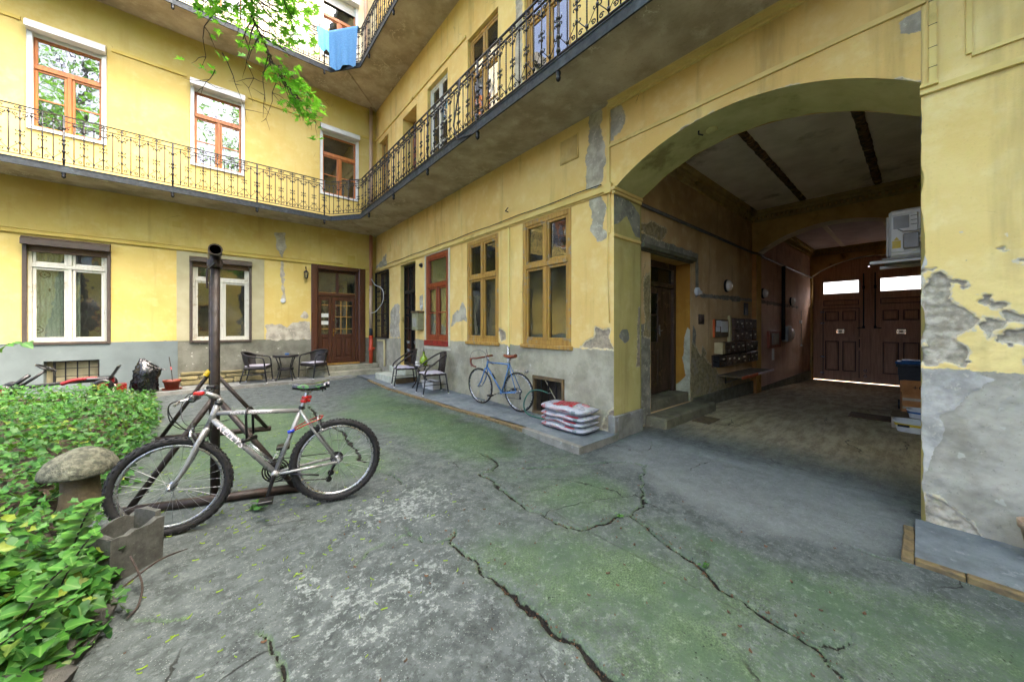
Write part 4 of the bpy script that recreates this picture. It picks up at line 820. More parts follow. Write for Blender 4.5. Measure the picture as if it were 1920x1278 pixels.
sheet('side_wall', lines(9.9, 16.6, .08), lines(-.7, 4.15, .08), TPf, M['plBr2'], psg, attr=lambda u, z: np.stack([0*u, fld(u, z, [[(9.8,2.02),(9.8,2.12),(14,2.12),(14,2.05)]], 8, .04), 0*u, np.clip((z-3)*2, 0, 1)*.5+np.clip(1-np.abs(u-14.6)/1.2, 0, 1)*np.clip((1.6-z), 0, 1)+.3], 1))  # alpha darkens towards the ceiling and low down near the gate
obj('side_wall', MB().add([(XA, -.2, -.6), (17, -.4, -.6), (17, -.4, 4.2), (XA, -.2, 4.2)], [(0,1,2,3)]), M['mould'], psg)
obj('return_wall', MB().box(XA-.004, XA+.03, 2.5495, 2.66, .28, 4.2).box(XA-.004, XA+.03, -.25, -.007, -.3, 4.2), M['jamb'], psg)
mb = MB(); P = []
for y in np.linspace(-.25, 2.7, 30): z = float(arch_z(y)) if -.006 < y < 2.549 else 3.21; P.append([(XA+.012, y, z), (XA+.012, y, 4.2)])
mb.grid(P); obj('lunette_wall', mb, M['archbr'], psg)
mb = MB(); mb.grid([[(x, y, 4.12+.012*math.sin(x*2.1+y*3.3)) for y in np.linspace(-.35, 2.75, 14)] for x in np.linspace(XA, 9.75, 24)]); obj('ceiling', mb, M['ceil'], psg, smooth=True)
obj('ceiling', MB().add([(9.7, -.45, 4.10), (16.6, -.45, 4.10), (16.6, 2.75, 4.10), (9.7, 2.75, 4.10)], [(0,1,2,3)]), M['ceil2'], psg)
for y in (1.58, .5):
    mb = MB(); P = []
    for x in np.linspace(4.6, 9.3, 50): w = .05+.014*random.random(); P.append([(x, y-w, 4.105), (x, y-w*.6, 4.085-.012*random.random()), (x, y+w*.6, 4.085-.012*random.random()), (x, y+w, 4.105)])
    mb.grid(P); obj('ceiling_beam', mb, M['rust'], psg)
for y in (1.62, .55): obj('ceiling_beam', MB().box(9.96, 15.6, y-.05, y+.05, 4.085, 4.105), M['ceil'], psg)
def cornice(u0, u1, T, zb=3.88):
    mb = MB(T); mb.bbox(u0, u1, zb, zb+.05, -.02, .03).bbox(u0, u1, zb+.11, zb+.17, -.02, .09).bbox(u0, u1, zb+.17, zb+.235, -.02, .14)
    n = int((u1-u0)/.085)
    for i in range(n): a = u0+(i+.25)*(u1-u0)/n; mb.box(a, a+.045, zb+.055, zb+.108, -.01, .055)
    return mb
obj('cornice', cornice(XA+.05, 9.55, TP), M['corn'], psg)
obj('cornice', cornice(10.0, 15.7, TP), M['corn'], psg)
obj('cornice', cornice(-.3, 2.5, lambda u, z, n: (9.56-n, u, z)), M['corn'], psg)
obj('cornice', cornice(-.35, 2.45, lambda u, z, n: (15.7-n, u, z)), M['corn'], psg)
def arch_wall(x0, x1, yc, hs, sp, ri, ylo, yhi, m1, m2, name):
    R = (hs*hs+ri*ri)/(2*ri); az = lambda y: sp+math.sqrt(max(R*R-(y-yc)**2, 0))-(R-ri)
    ys = np.linspace(yc-hs, yc+hs, 36); mb = MB()
    mb.grid([[(x0, y, az(y)), (x0, y, 4.13)] for y in ys]); mb.grid([[(x1, y, az(y)), (x1, y, 4.13)] for y in ys])
    for a, b in ((ylo, yc-hs), (yc+hs, yhi)): mb.box(x0, x1, a, b, -.7, 4.13)
    w = obj(name, mb, m1, psg); obj('soffit', MB().grid([[(x, y, az(y)) for y in ys] for x in (x0, x1)]), m2, w, smooth=True)
arch_wall(9.58, 9.96, 1.14, 1.325, 3.16, .46, -.5, 2.75, M['archbr'], M['ceil'], 'cross_arch')
arch_wall(15.7, 15.95, 1.0, 1.42, 3.22, .5, -.6, 2.75, M['archbr'], M['ceil'], 'cross_arch')
obj('pilaster_edge', MB().box(9.566, 9.585, 2.466, 2.56, -.2, 3.16), M['orangeedge'], psg)
mb = MB(TP); mb.bbox(6.42, 9.56, -.3, .2, -.02, .03, .008); obj('skirting', mb, M['skirt'], psg); obj('skirting', MB(TP).bbox(9.98, 15.69, -.6, -.02, -.02, .03, .008), M['skirt'], psg)
# stair door in the passage
a, b, c, d = DOORP
M['olddoor'] = wood('old dark door wood', '#4a3420', '#2f2114', .55, peel='#6b5636'); M['yellowrev'] = plaster('ochre reveal plaster', '#a8782c', '#8f6222', '#b58a3c', repair='#b5b295', grime='#4c3a1c')
mb = MB(TP); mb.add([(a,c,0),(a,d,0),(a,d,-.3),(a,c,-.3)], [(0,1,2,3)]); mb.add([(a,d,0),(b,d,0),(b,d,-.3),(a,d,-.3)], [(0,1,2,3)]); obj('door_reveal', mb, M['archbr'], psg)
sheet('door_reveal', lines(0, .3, .02), lines(0, d, .04), lambda u, z: (b+0*u, pass_y(b)+u, z), M['yellowrev'], psg, attr=lambda u, z: np.stack([0*u, fld(u, z, [[(-.1,0),(-.1,1.25),(.04,1.45),(.1,1.2),(.13,.9),(.06,.6),(.3,.4),(.3,0)]], 10, .05, 3, 6), 0*u, .3*np.clip(1-z, 0, 1)], 1))
obj('door_hood', MB(TP).bbox(4.6, 6.34, 2.575, 2.64, -.02, .1, .01).bbox(4.62, 6.32, 2.55, 2.575, -.02, .05, .006), M['skirt'], psg)
sd = obj('stair_door', MB(TP).bbox(a, a+.07, c+.15, d, -.32, -.24).bbox(b-.09, b, c+.15, d, -.32, -.24).bbox(a+.07, b-.09, d-.1, d, -.318, -.242).bbox(a+.07, b-.09, d-.42, d-.35, -.318, -.242), M['olddoor'], psg)
l0, l1, z0, z1 = a+.08, a+.83, c+.17, d-.43
lf = obj('leaf', MB(TP).bbox(l0, l0+.1, z0, z1, -.31, -.265).bbox(l1-.1, l1, z0, z1, -.31, -.265).bbox(l0+.1, l1-.1, z1-.11, z1, -.308, -.267).bbox(l0+.1, l1-.1, z0+.72, z0+.86, -.308, -.26).bbox(l0+.1, l1-.1, z0, z0+.16, -.308, -.26).box(l0+.09, l1-.09, z0+.15, z0+.73, -.3, -.285).bbox(l0+.1, l1-.1, z0+1.3, z0+1.33, -.305, -.27), M['olddoor'], sd)
obj('panel', MB(TP).bbox(l0+.16, l1-.16, z0+.22, z0+.66, -.29, -.272, .02), M['olddoor'], lf)
for (p, q) in ((z0+.86, z0+1.3), (z0+1.33, z1-.11)): obj('pane', MB(TP).box(l0+.1, l1-.1, p, q, -.29, -.286), M['glassO'], lf)
obj('leaf', MB(TP).bbox(l1+.02, b-.1, z0, z1, -.33, -.29), M['olddoor'], sd)
obj('handle', MB(TP).bbox(l1-.07, l1-.03, z0+.95, z0+1.15, -.265, -.258).tube([(l1-.05, z0+1.05, -.26), (l1-.05, z0+1.05, -.21), (l1-.16, z0+1.05, -.21)], .009, 6), M['steel'], lf)
obj('room', MB(TP).add([(a-.02,-.1,-.335),(b+.02,-.1,-.335),(b+.02,d+.1,-.335),(a-.02,d+.1,-.335),(a-.02,-.1,-1.5),(b+.02,-.1,-1.5),(b+.02,d+.1,-1.5),(a-.02,d+.1,-1.5)], [(4,5,6,7),(0,1,5,4),(1,2,6,5),(2,3,7,6),(3,0,4,7)]), M['room'], sd)
obj('transom_pane', MB(TP).box(a+.07, b-.09, d-.35, d-.1, -.29, -.286), M['glassO'], sd)
M['stepdk'] = conc('worn stair stone', '#75705a', '#5c5846', '#88836c', '#3a372b')
obj('stair_step', MB(TP).bbox(4.82, 6.62, -.1, .15, -.02, .3, .025).bbox(4.965, 6.285, .15, .32, -.34, -.02, .015), M['stepdk'], psg)
# ---- the wooden gate
gate = thing('carriage_gate', 'tall dark brown panelled double gate at the passage end', 'gate', (16, 0, 0))
M['gate'] = wood('gate wood', '#b98d68', '#9e7350', .45); M['gated'] = wood('dark gate moulding wood', '#5a3c30', '#452c23', .6)  # gate wood coloured paler to make up for weak light; mouldings darker
TG = lambda u, z, n: (-n, u, z)
def gate_leaf(y0, y1, wick, nm):       # y0 > y1
    lo, hi = min(y0, y1), max(y0, y1); pz0, pz1 = 2.6, 3.0
    pl, pr = (1.296, 2.161) if wick else (-.06, .805)
    mb = MB(TG).bbox(lo, pl, -.338, 3.42, -.05, .0).bbox(pr, hi, -.338, 3.42, -.05, .0).bbox(pl, pr, pz1, 3.42, -.05, .0)
    mb.box(pl, pr, 1.39, pz0, -.05, -.012).box(pl, pr, -.338, 1.26, -.05, -.012)
    vc = 1.73 if wick else .367
    mb.box(pl, vc-.09, 1.26, 1.39, -.05, -.012).box(vc+.09, pr, 1.26, 1.39, -.05, -.012)
    lf = obj('leaf', mb, M['gate'], gate)
    obj('pane', MB(TG).box(pl, pr, pz0, pz1, -.032, -.028), M['gateglass'], lf)
    obj('rail', MB(TG).bbox(pl, pr, 2.4, pz0, -.012, .004), M['gate'], lf)
    def panel(a, b, c, d):
        obj('panel', MB(TG).bbox(a, b, c, d, -.011, .022, .03), M['gate'], lf)
        obj('panel_moulding', MB(TG).bbox(a-.035, a-.012, c-.035, d+.035, -.011, .02, .006).bbox(b+.012, b+.035, c-.035, d+.035, -.011, .02, .006).bbox(a-.012, b+.012, d+.012, d+.035, -.011, .02, .006).bbox(a-.012, b+.012, c-.035, c-.012, -.011, .02, .006), M['gated'], lf)
    panel(pl+.03, pr-.03, 2.23, 2.34); m = (pl+pr)/2
    panel(pl+.10, m-.08, 1.71, 1.96); panel(m+.08, pr-.08, 1.71, 1.96)
    panel(pl+.10, m-.08, .03, .96); panel(m+.08, pr-.08, .03, .96)
    for (a, b, c, d) in ((pl+.1, vc-.09, 1.12, 1.55), (vc+.09, pr-.08, 1.12, 1.55), (vc-.09, vc+.09, 1.39, 1.55), (vc-.09, vc+.09, 1.12, 1.26)): obj('panel', MB(TG).box(a, b, c, d, -.011, .018), M['gate'], lf)
    v = obj('vent_rose', MB(TG).tube([(vc+.08*math.cos(i*PI/10), 1.325+.068*math.sin(i*PI/10), .01) for i in range(20)], .008, 5, closed=True), M['iron'], lf)
    for k in range(6): t = k*PI/6; obj('spoke', MB(TG).tube([(vc+.08*math.cos(t), 1.325+.066*math.sin(t), .01), (vc-.08*math.cos(t), 1.325-.066*math.sin(t), .01)], .006, 4), M['iron'], v)
    obj('ring', MB(TG).tube([(vc+.045*math.cos(i*PI/8), 1.325+.036*math.sin(i*PI/8), .012) for i in range(16)], .006, 4, closed=True), M['iron'], v)
    if wick:
        obj('wicket_trim', MB(TG).bbox(pl-.02, pl+.0, -.2, 2.1, -.01, .03).bbox(pr, pr+.02, -.2, 2.1, -.01, .03).bbox(pl, pr, 2.08, 2.1, -.01, .03), M['gated'], lf)
        obj('lock_plate', MB(TG).bbox(1.21, 1.34, .7, 1.15, -.0, .035), M['gate'], lf); obj('handle', MB(TG).tube([(1.275, .8, .03), (1.275, .82, .09), (1.275, 1.03, .09), (1.275, 1.05, .03)], .012, 6), M['iron'], lf)
        for z in (1.98, 1.6, .45, -.1): obj('hinge', MB(TG).bbox(2.13, 2.24, z-.02, z+.02, .0, .03), M['steel'], lf)
    return lf
M['gateglass'] = glass('gate glass', tint=(1,1,1), refl=.02, dark=.97)
gate_leaf(2.46, 1.08, True, 'l'); gate_leaf(1.045, -.42, False, 'r')
for y, s in ((1.12, 1), (.98, -1)):
    obj('bolt_rod', MB(TG).tube([(y+s*.06, 1.45, .05), (y+s*.06, 3.2, .05)], .016, 6).bbox(y+s*.06-.03, y+s*.06+.03, 1.42, 1.5, 0, .06).bbox(y+s*.06-.03, y+s*.06+.03, 2.7, 2.8, 0, .06).tube([(y+s*.06, 1.45, .05), (y+s*.2, 1.43, .07)], .014, 6), M['iron'], gate)
obj('tympanum', MB(TG).box(-.5, 2.6, 3.42, 4.2, -.05, -.01), M['gate'], gate)
obj('meeting_strip', MB(TG).bbox(1.02, 1.105, -.335, 3.4, .0, .04), M['gate'], gate)
for z in (.05, -.12): obj('ring', MB(TG).tube([(1.14+.035*math.cos(i*PI/6), z+.035*math.sin(i*PI/6), .03) for i in range(12)], .008, 5, closed=True), M['steel'], gate)
# ---- letterboxes and fittings on the passage wall
M['boxdk'] = pm('dark brown letterbox steel', '#54402f', '#3a2b20', 10, .4, .15, metal=.4, dirt='#5a4334'); M['boxblk'] = pm('black letterbox steel', '#181818', '#101010', 10, .35, .1, metal=.3); M['creamwood'] = pm('cream painted wood', '#b7a878', '#9d8f62', 8, .7, .3); M['orange'] = pm('orange paint', '#c2551b', '#a84714', 8, .5, .2); M['tagw'] = pm('name card', '#cfc9b4', '#bab39c', 20, .8, 0)
def bank(name, label, X, z0, z1, dep, special=None, rows=1):
    t = thing(name, label, 'letterboxes', TP(X[0], z0, 0), group='letterbox rows in the passage'); o = Vector(t.location); L = lambda u, z, n: Vector(TP(u, z, n))-o
    obj('back_plate', MB(L).bbox(X[0], X[-1], z0, z1, -.015, .02), M['boxdk'], t)
    for r in range(rows):
        za = z0+(z1-z0)*r/rows; zb = z0+(z1-z0)*(r+1)/rows
        for i in range(len(X)-1):
            m = M['boxblk'] if special == i else M['boxdk']
            b = obj('letterbox', MB(L).bbox(X[i]+.004, X[i+1]-.004, za+.006, zb-.008, .02, dep+random.uniform(-.008, .008), .008), m, t)
            w = X[i+1]-X[i]; obj('slot', MB(L).bbox(X[i]+w*.2, X[i+1]-w*.2, zb-.055, zb-.04, dep-.02, dep+.012, .003), M['iron'], b)
            if random.random() < .8: u = X[i]+w*random.uniform(.25, .5); z = za+(zb-za)*random.uniform(.4, .62); obj('name_card', MB(L).box(u, u+w*.22, z, z+.03, dep-.02, dep+.011), M['tagw'], b)
            obj('lock', MB(L).lathe([(.011, dep-.01), (.011, dep+.012)], 8, (X[i]+w*.7, za+.06, 0)), M['steel'], b)
    return t
bank('letterbox_bank', 'upper double row of dark letterboxes beside the notice board', np.linspace(8.14, 9.54, 6), 1.16, 1.64, .1, rows=2)
bank('letterbox_bank', 'middle row of brown letterboxes with cream end board', np.linspace(7.52, 9.54, 8), .925, 1.15, .13)
bank('letterbox_bank', 'bottom row of letterboxes starting with one black box', [7.22]+list(np.linspace(7.62, 9.54, 8)), .68, .915, .13, special=0)
t = thing('notice_board', 'small brown notice board with pinned white papers above the letterboxes', 'board', TP(7.3, 1.25, 0)); o = Vector(t.location); L = lambda u, z, n: Vector(TP(u, z, n))-o
obj('panel', MB(L).bbox(7.3, 8.0, 1.25, 1.6, -.01, .03), M['stepside'], t); obj('edge_strip', MB(L).bbox(7.27, 7.3, 1.25, 1.6, -.01, .035), M['orange'], t)
for (p, q, c, d, r) in ((7.36, 7.6, 1.46, 1.58, 0), (7.34, 7.55, 1.36, 1.455, 0), (7.6, 7.95, 1.35, 1.57, 0)): obj('paper', MB(L).box(p, q, c, d, .031, .033+.002*(p > 7.5)), M['paper'], t)
t = tag(obj('post_strip', MB(TP).bbox(8.03, 8.115, 1.15, 1.68, -.01, .05), M['creamwood']), 'cream wooden strip between notice board and letterboxes', 'board')
tag(obj('end_board', MB(TP).bbox(7.36, 7.5, .93, 1.15, -.01, .14), M['creamwood']), 'cream end board of the middle letterbox row', 'board')
t = thing('wall_shelf', 'orange edged flap shelf under the letterboxes', 'shelf', TP(7.5, .5, 0)); o = Vector(t.location); L = lambda u, z, n: Vector(TP(u, z, n))-o
obj('top', MB(L).bbox(7.5, 9.5, .485, .51, -.01, .42), M['stepside'], t); obj('edge_strip', MB(L).bbox(7.48, 8.4, .47, .525, .42, .44), M['orange'], t); obj('edge_strip', MB(L).bbox(8.4, 9.5, .475, .52, .42, .438), M['ceil2'], t)
for u in (7.9, 9.1): obj('bracket', MB(L).bbox(u-.015, u+.015, .3, .485, -.01, .02).tube([(u, .31, .0), (u, .48, .3)], .01, 5), M['iron'], t)
M['lampglass'] = pm('frosted lamp glass', '#d8cfc0', '#c5baaa', 8, .25, .05, coat=.5)
for i, (u, z) in enumerate(((7.94, 2.29), (10.33, 2.29), (13.03, 2.22))):
    t = thing('bulkhead_lamp', ('first round bulkhead lamp, nearest the stair door', 'second round bulkhead lamp, just past the cross arch', 'third round bulkhead lamp, towards the gate')[i], 'lamp', TP(u, z, 0), group='round wall lamps in the passage')
    D = MB(lambda p, q, n: (p, -n, q))
    prof = [(.125, 0), (.13, .03), (.12, .04)]; obj('base', MB(lambda p, q, n: (p, -n, q)).lathe(prof, 24), M['iron'], t, smooth=True)
    obj('lamp_shade', MB(lambda p, q, n: (p, -n, q)).lathe([(.115, .035), (.105, .075), (.075, .105), (.03, .118), (.002, .12)], 24), M['lampglass'], t, smooth=True)
M['conduit'] = pm('grey conduit', '#5a554c', '#413d36', 8, .5, .2, metal=.2)
cd = tag(obj('conduit', MB().tube([TP(4.6, 3.2, .03), TP(9.5, 3.18, .03), (9.55, 2.45, 3.16), (9.99, 2.44, 3.16), TP(10.05, 3.18, .03), TP(15.68, 3.17, .03)], .026, 8), M['conduit'], smooth=True), 'long grey conduit running high along the passage wall', 'pipe')
tag(obj('black_pipe', MB(TP).tube([(12.05, 3.16, .05), (12.05, 1.1, .05)], .045, 8), M['iron'], smooth=True), 'thick black vertical pipe in the rear passage', 'pipe')
M['greybox'] = pm('grey meter box', '#93938b', '#7d7d76', 8, .5, .1)
t = thing('meter_box', 'pale grey meter box with round glass beside black pipe', 'box', TP(12.2, 1.06, 0)); o = Vector(t.location); L = lambda u, z, n: Vector(TP(u, z, n))-o
obj('case', MB(L).bbox(12.12, 12.5, 1.05, 1.48, 0, .14, .01), M['greybox'], t); obj('dial', MB(L).lathe([(.16, 0), (.16, .12), (.1, .15)], 20, (12.72, 1.26, 0)), M['lampglass'], t)
t = thing('fuse_cabinet', 'small red brown wooden wall cabinet past the cross arch', 'cabinet', TP(10.7, 1.0, 0)); o = Vector(t.location); L = lambda u, z, n: Vector(TP(u, z, n))-o
obj('case', MB(L).bbox(10.7, 11.75, .92, 1.36, 0, .06), M['redwood'], t); obj('door', MB(L).bbox(10.9, 11.5, 1.0, 1.3, .06, .075), M['greybox'], t); obj('leaflet', MB(L).box(10.9, 11.1, .6, .9, .06, .064), M['paper'], t)
tag(obj('junction_box', MB(TP).lathe([(.07, 0), (.07, .05), (.05, .06)], 16, (6.53, 2.08, 0)).box(6.55, 6.7, 2.04, 2.1, 0, .04), M['whiteplast'], smooth=False), 'round white junction box at the end of the plaster chase', 'socket')
tag(obj('wall_vent', MB(TP).box(9.0, 9.25, 1.72, 2.0, -.01, .015), M['iron']), 'dark vent plate above the letterboxes', 'vent')
tag(obj('wall_plate', MB(TP).box(6.62, 6.85, 1.5, 1.68, -.01, .012), M['boxdk']), 'small rusty wall plate beside the stair door', 'plate')
t = thing('bell_cord', 'thin white pull switch with cord on rear passage wall', 'switch', TP(14.2, 1.5, 0)); o = Vector(t.location); L = lambda u, z, n: Vector(TP(u, z, n))-o
obj('switch', MB(L).bbox(14.1, 14.25, 1.58, 1.68, 0, .05), M['whiteplast'], t); obj('cord', MB(L).tube([(14.3, 2.0, .02), (14.3, .9, .02)], .008, 5), M['greybox'], t); obj('weight', MB(L).lathe([(.03, 0), (.03, .04)], 8, (14.3, .88, 0)), M['whiteplast'], t)
# ---- air conditioner on the far side of the passage
M['acw'] = pm('air conditioner enamel', '#c3bfb4', '#b1ada1', 6, .4, .05, dirt='#a39b8a'); M['acg'] = pm('air conditioner grey', '#87837a', '#76726a', 8, .45, .05); M['yellow'] = pm('warning yellow', '#c9a815', '#b59612', 10, .5, 0)
ac = thing('air_conditioner', 'cream outdoor air conditioning unit on brackets inside the gateway', 'air conditioner', (6.2, .1, 2.28))
TA = lambda u, z, n: (-n, u, z)
obj('case', MB(TA).bbox(-.13, .145, .0, .56, -.75, .0, .025), M['acw'], ac); obj('front_grille', MB(TA).bbox(.145, .165, .02, .5, -.7, -.03, .01), M['acw'], ac)
obj('side_panel', MB(TA).bbox(-.09, .13, .05, .5, -.01, .012, .008), M['acw'], ac); obj('recess_grip', MB(TA).bbox(-.02, .105, .33, .48, .0, .016, .004), M['acg'], ac)
for k in range(3): obj('vent_slot', MB(TA).box(-.08, -.03, .36+.05*k, .366+.05*k, .01, .0135), M['iron'], ac)
obj('terminal_cover', MB(TA).bbox(-.1, .03, .08, .26, .01, .06, .012), M['acg'], ac); lb = obj('warning_label', MB(TA).box(.045, .115, .1, .19, .011, .0135), M['yellow'], ac)
obj('warning_triangle', MB(TA).prism([(.055,.195),(.105,.195),(.08,.235)], .011, .0135), M['yellow'], ac)
obj('cable', MB(TA).tube([(.07, .33, .02), (.03, .29, .03), (-.06, .28, .03), (-.14, .3, .02)], .007, 6), M['acg'], ac)
for k in range(2): obj('pipe', MB(TA).tube([(-.1, .2-.05*k, .04), (-.16, .24-.05*k, .05), (-.22, .32-.05*k, .04), (-.27, .4, .02)], .018, 8), M['acw'], ac, smooth=True)
obj('bracket', MB(TA).bbox(-.3, .31, -.055, -.02, -.1, -.05, .004), M['acw'], ac); obj('bracket', MB(TA).bbox(-.3, .25, -.06, -.025, -.66, -.61, .004), M['acw'], ac)
obj('mount_rail', MB(TA).bbox(-.13, .2, -.02, .0, -.7, -.02, .003), M['acg'], ac)
# ---- bin, boxes and tubs behind the pier
M['binblk'] = pm('black bin plastic', '#121315', '#0c0d0e', 12, .5, .2); M['binblue'] = pm('blue lid plastic', '#1f5590', '#184878', 10, .4, .1); M['card'] = pm('cardboard', '#b87c46', '#9c6638', 9, .85, .2, dirt='#6e4323'); M['cardpale'] = pm('pale taped cardboard', '#b3a38a', '#9b8b72', 9, .8, .2); M['tubw'] = pm('white tub plastic', '#c9c8c2', '#b5b3ac', 12, .4, .1, dirt='#8f8a7e'); M['blackink'] = pm('black print', '#151515', '#101010', 10, .7, 0)
def mk_bin():
    t = thing('wheeled_bin', 'black wheeled bin with blue lid at the passage side', 'bin', (9.55, .02, float(flo(9.5))))
    mb = MB(); q = lambda s, z: [(-.24*s, -.24*s, z), (.24*s, -.24*s, z), (.24*s, .24*s, z), (-.24*s, .24*s, z)]
    mb.add(q(.78, .04)+q(1.0, .82)+q(1.08, .82)+q(1.08, .87), [(3,2,1,0)]+[(4*i+j, 4*i+(j+1) % 4, 4*i+4+(j+1) % 4, 4*i+4+j) for i in range(3) for j in range(4)]); obj('body', mb, M['binblk'], t)
    obj('lid', MB().bbox(-.27, .27, -.27, .27, .875, .91, .015).bbox(-.2, .22, -.24, .2, .91, .935, .012), M['binblue'], t)
    obj('handle', MB().tube([(-.3,-.24,.84),(-.31,-.24,.85),(-.31,.24,.85),(-.3,.24,.84)], .014, 6), M['binblk'], t)
    for s in (1, -1): obj('wheel', MB().lathe([(.09,-.025),(.09,.025)], 16, (.2, s*.22, .09), axis='y'), M['binblk'], t)
mk_bin()
fz = float(flo(8.3))
t = thing('cardboard_box', 'open brown cardboard box with tilted printed flap', 'box', (8.55, -.02, fz+.0), rz=.08)
obj('body', MB().bbox(-.2, .2, -.25, .22, 0, .42, .006), M['card'], t); obj('tape', MB().box(-.203, -.199, -.25, .215, .33, .37).box(-.203, -.199, -.25, .215, .20, .235), M['cardpale'], t)
obj('flap', MB(lambda u, v, n: (-.2-.10*v-n*.9, u, .42+.24*v)).box(-.25, .22, 0, 1, 0, .006), M['card'], t); obj('flap', MB().add([(.2,-.25,.42),(.2,.22,.42),(.24,.22,.6),(.24,-.25,.6)], [(0,1,2,3)]), M['card'], t)
text('print', '+GF+', .11, M['blackink'], t, frame_M((-.262, .12, .545), (0, -1, 0), (-.36, 0, 1)))
t = thing('wooden_crate', 'low pale wooden crate lying on the passage floor', 'crate', (7.72, .12, 0)); obj('body', MB().bbox(-.22, .3, -.3, .15, -.01, .14, .006), M['cardpale'], t); obj('lid', MB().bbox(-.23, .31, -.31, .16, .14, .155, .004), M['stepside'], t)
def tub(label, loc, sx, sy, h, m, rim, words=None):
    t = thing('plastic_tub', label, 'tub', loc); mb = MB(); n = 20
    ring = lambda k, z: [(sx*k*math.copysign(abs(math.cos(a))**.6, math.cos(a)), sy*k*math.copysign(abs(math.sin(a))**.6, math.sin(a)), z) for a in [2*PI*i/n for i in range(n)]]
    mb.add(ring(.84, 0)+ring(1, h)+ring(1.06, h)+ring(1.06, h+.02)+ring(.98, h+.02)+ring(.95, h-.03), [tuple(range(n))[::-1]]+[(i*n+j, i*n+(j+1) % n, (i+1)*n+(j+1) % n, (i+1)*n+j) for i in range(5) for j in range(n)]+[tuple(5*n+j for j in range(n))])
    obj('body', mb, m, t, auto=40); mb = MB(); mb.add(ring(.99, h*.66)+ring(1.012, h*.92), [(j, (j+1) % n, n+(j+1) % n, n+j) for j in range(n)]); obj('band', mb, rim, t, smooth=True); return t
t1 = tub('white plastic tub with black name label in front of crate', (7.33, .04, 0), .15, .2, .13, M['tubw'], M['yellow'])
obj('label_patch', MB().bbox(-.152, -.146, .05, .16, .075, .105, .002), M['blackink'], t1)
tub('round white tub with blue band standing on the crate', (7.62, -.02, .155), .13, .14, .1, M['tubw'], M['binblue'])
M['matbr'] = pm('brown coir mat', '#553c22', '#3d2a18', 30, .98, .8, 90)
tag(obj('door_mat', MB().bbox(8.0, 8.45, .25, .78, float(flo(8.2))-.0, float(flo(8.2))+.022), M['matbr']), 'brown coir mat lying in the passage', 'mat')
tag(obj('drain_cover', MB().bbox(5.58, 6.02, 2.03, 2.28, -.004, .014), M['stepside']), 'rusty square cover plate before the stair step', 'cover')
# ---- unseen mass of the gateway wing above and beside the passage, added against light leaks
obj('floor_slab', MB().box(XR+.12, 17.0, -7, YL+6, 4.24, 4.34), M['cement'], wingR)
obj('roof', MB().box(XR-.4, 17.4, -7, YL+6, 13.2, 13.5), M['cement'], wingR); obj('roof', MB().box(-9, XR-.41, YL-.3, YL+6, 13.2, 13.5), M['cement'], wingL)
obj('street_wall', MB().box(16.5, 17.0, -7, -.42, -.8, 13.2), M['mould'], wingR); obj('street_wall', MB().box(16.5, 17.0, 2.72, YL+6, -.8, 13.2), M['mould'], wingR); obj('street_wall', MB().box(16.5, 17.0, -.42, 2.72, 3.9, 13.2), M['mould'], wingR)
obj('rear_wall', MB().box(-9, 16.5, YL+5.7, YL+6, -.5, 13.2), M['mould'], wingL); obj('end_wall', MB().box(XR+.1, 16.5, -7, -6.8, -.5, 13.2), M['mould'], wingR)
# ================================================================ bicycles
M['silver'] = pm('worn silver frame paint', '#8d8e8e', '#7b7c7c', 6, .35, 0, metal=.35); M['alu'] = pm('aluminium', '#b4b6b8', '#95979a', 20, .3, .05, metal=.9); M['rubber'] = pm('tyre rubber', '#0b0b0d', '#121213', 20, .8, .3, 120, dirt='#1e1c1a'); M['blackp'] = pm('black plastic', '#08080a', '#0f0f11', 20, .4, .1); M['drive'] = pm('greasy drivetrain steel', '#171615', '#0d0c0c', 25, .5, .3, metal=.4, dirt='#2c241b')
M['spoke'] = pm('steel spokes', '#8d8f91', '#707274', 20, .5, 0, metal=.6); M['redplast'] = pm('red plastic', '#a3140f', '#8a100c', 20, .4, .1); M['blueplast'] = pm('blue plastic', '#1330a8', '#0e2588', 20, .4, .1); M['whiteink'] = pm('pale decal', '#e6dde2', '#d6ccd2', 30, .5, 0); M['blueframe'] = pm('sky blue frame paint', '#44709f', '#385e88', 14, .3, .05, dirt='#7d88a0', coat=.3); M['brownleather'] = pm('brown leather', '#7b3a1c', '#5d2a14', 18, .5, .2); M['tape'] = pm('brown bar tape', '#6b3222', '#4f2418', 40, .6, .4, 90); M['tanwall'] = pm('road tyre rubber', '#121110', '#0b0a0a', 20, .7, .2)
def saddle_mat():
    t = NT('saddle cover'); n = t.noise(11, 2, .5, None, 1.2); c = t.mix(t.ramp(n, .57, .6), C('#070a10'), C('#24501a')); c = t.mix(t.ramp(t.noise(8, 2, .5, t.scaled((1,1,1), (3,1,2))), .58, .61), c, C('#0b1124')); return t.done(c, .22, spec=.6)
M['saddle'] = saddle_mat()
def ring_pts(c, r, n, y=0): return [(c[0]+r*math.cos(2*PI*i/n), y, c[1]+r*math.sin(2*PI*i/n)) for i in range(n)]
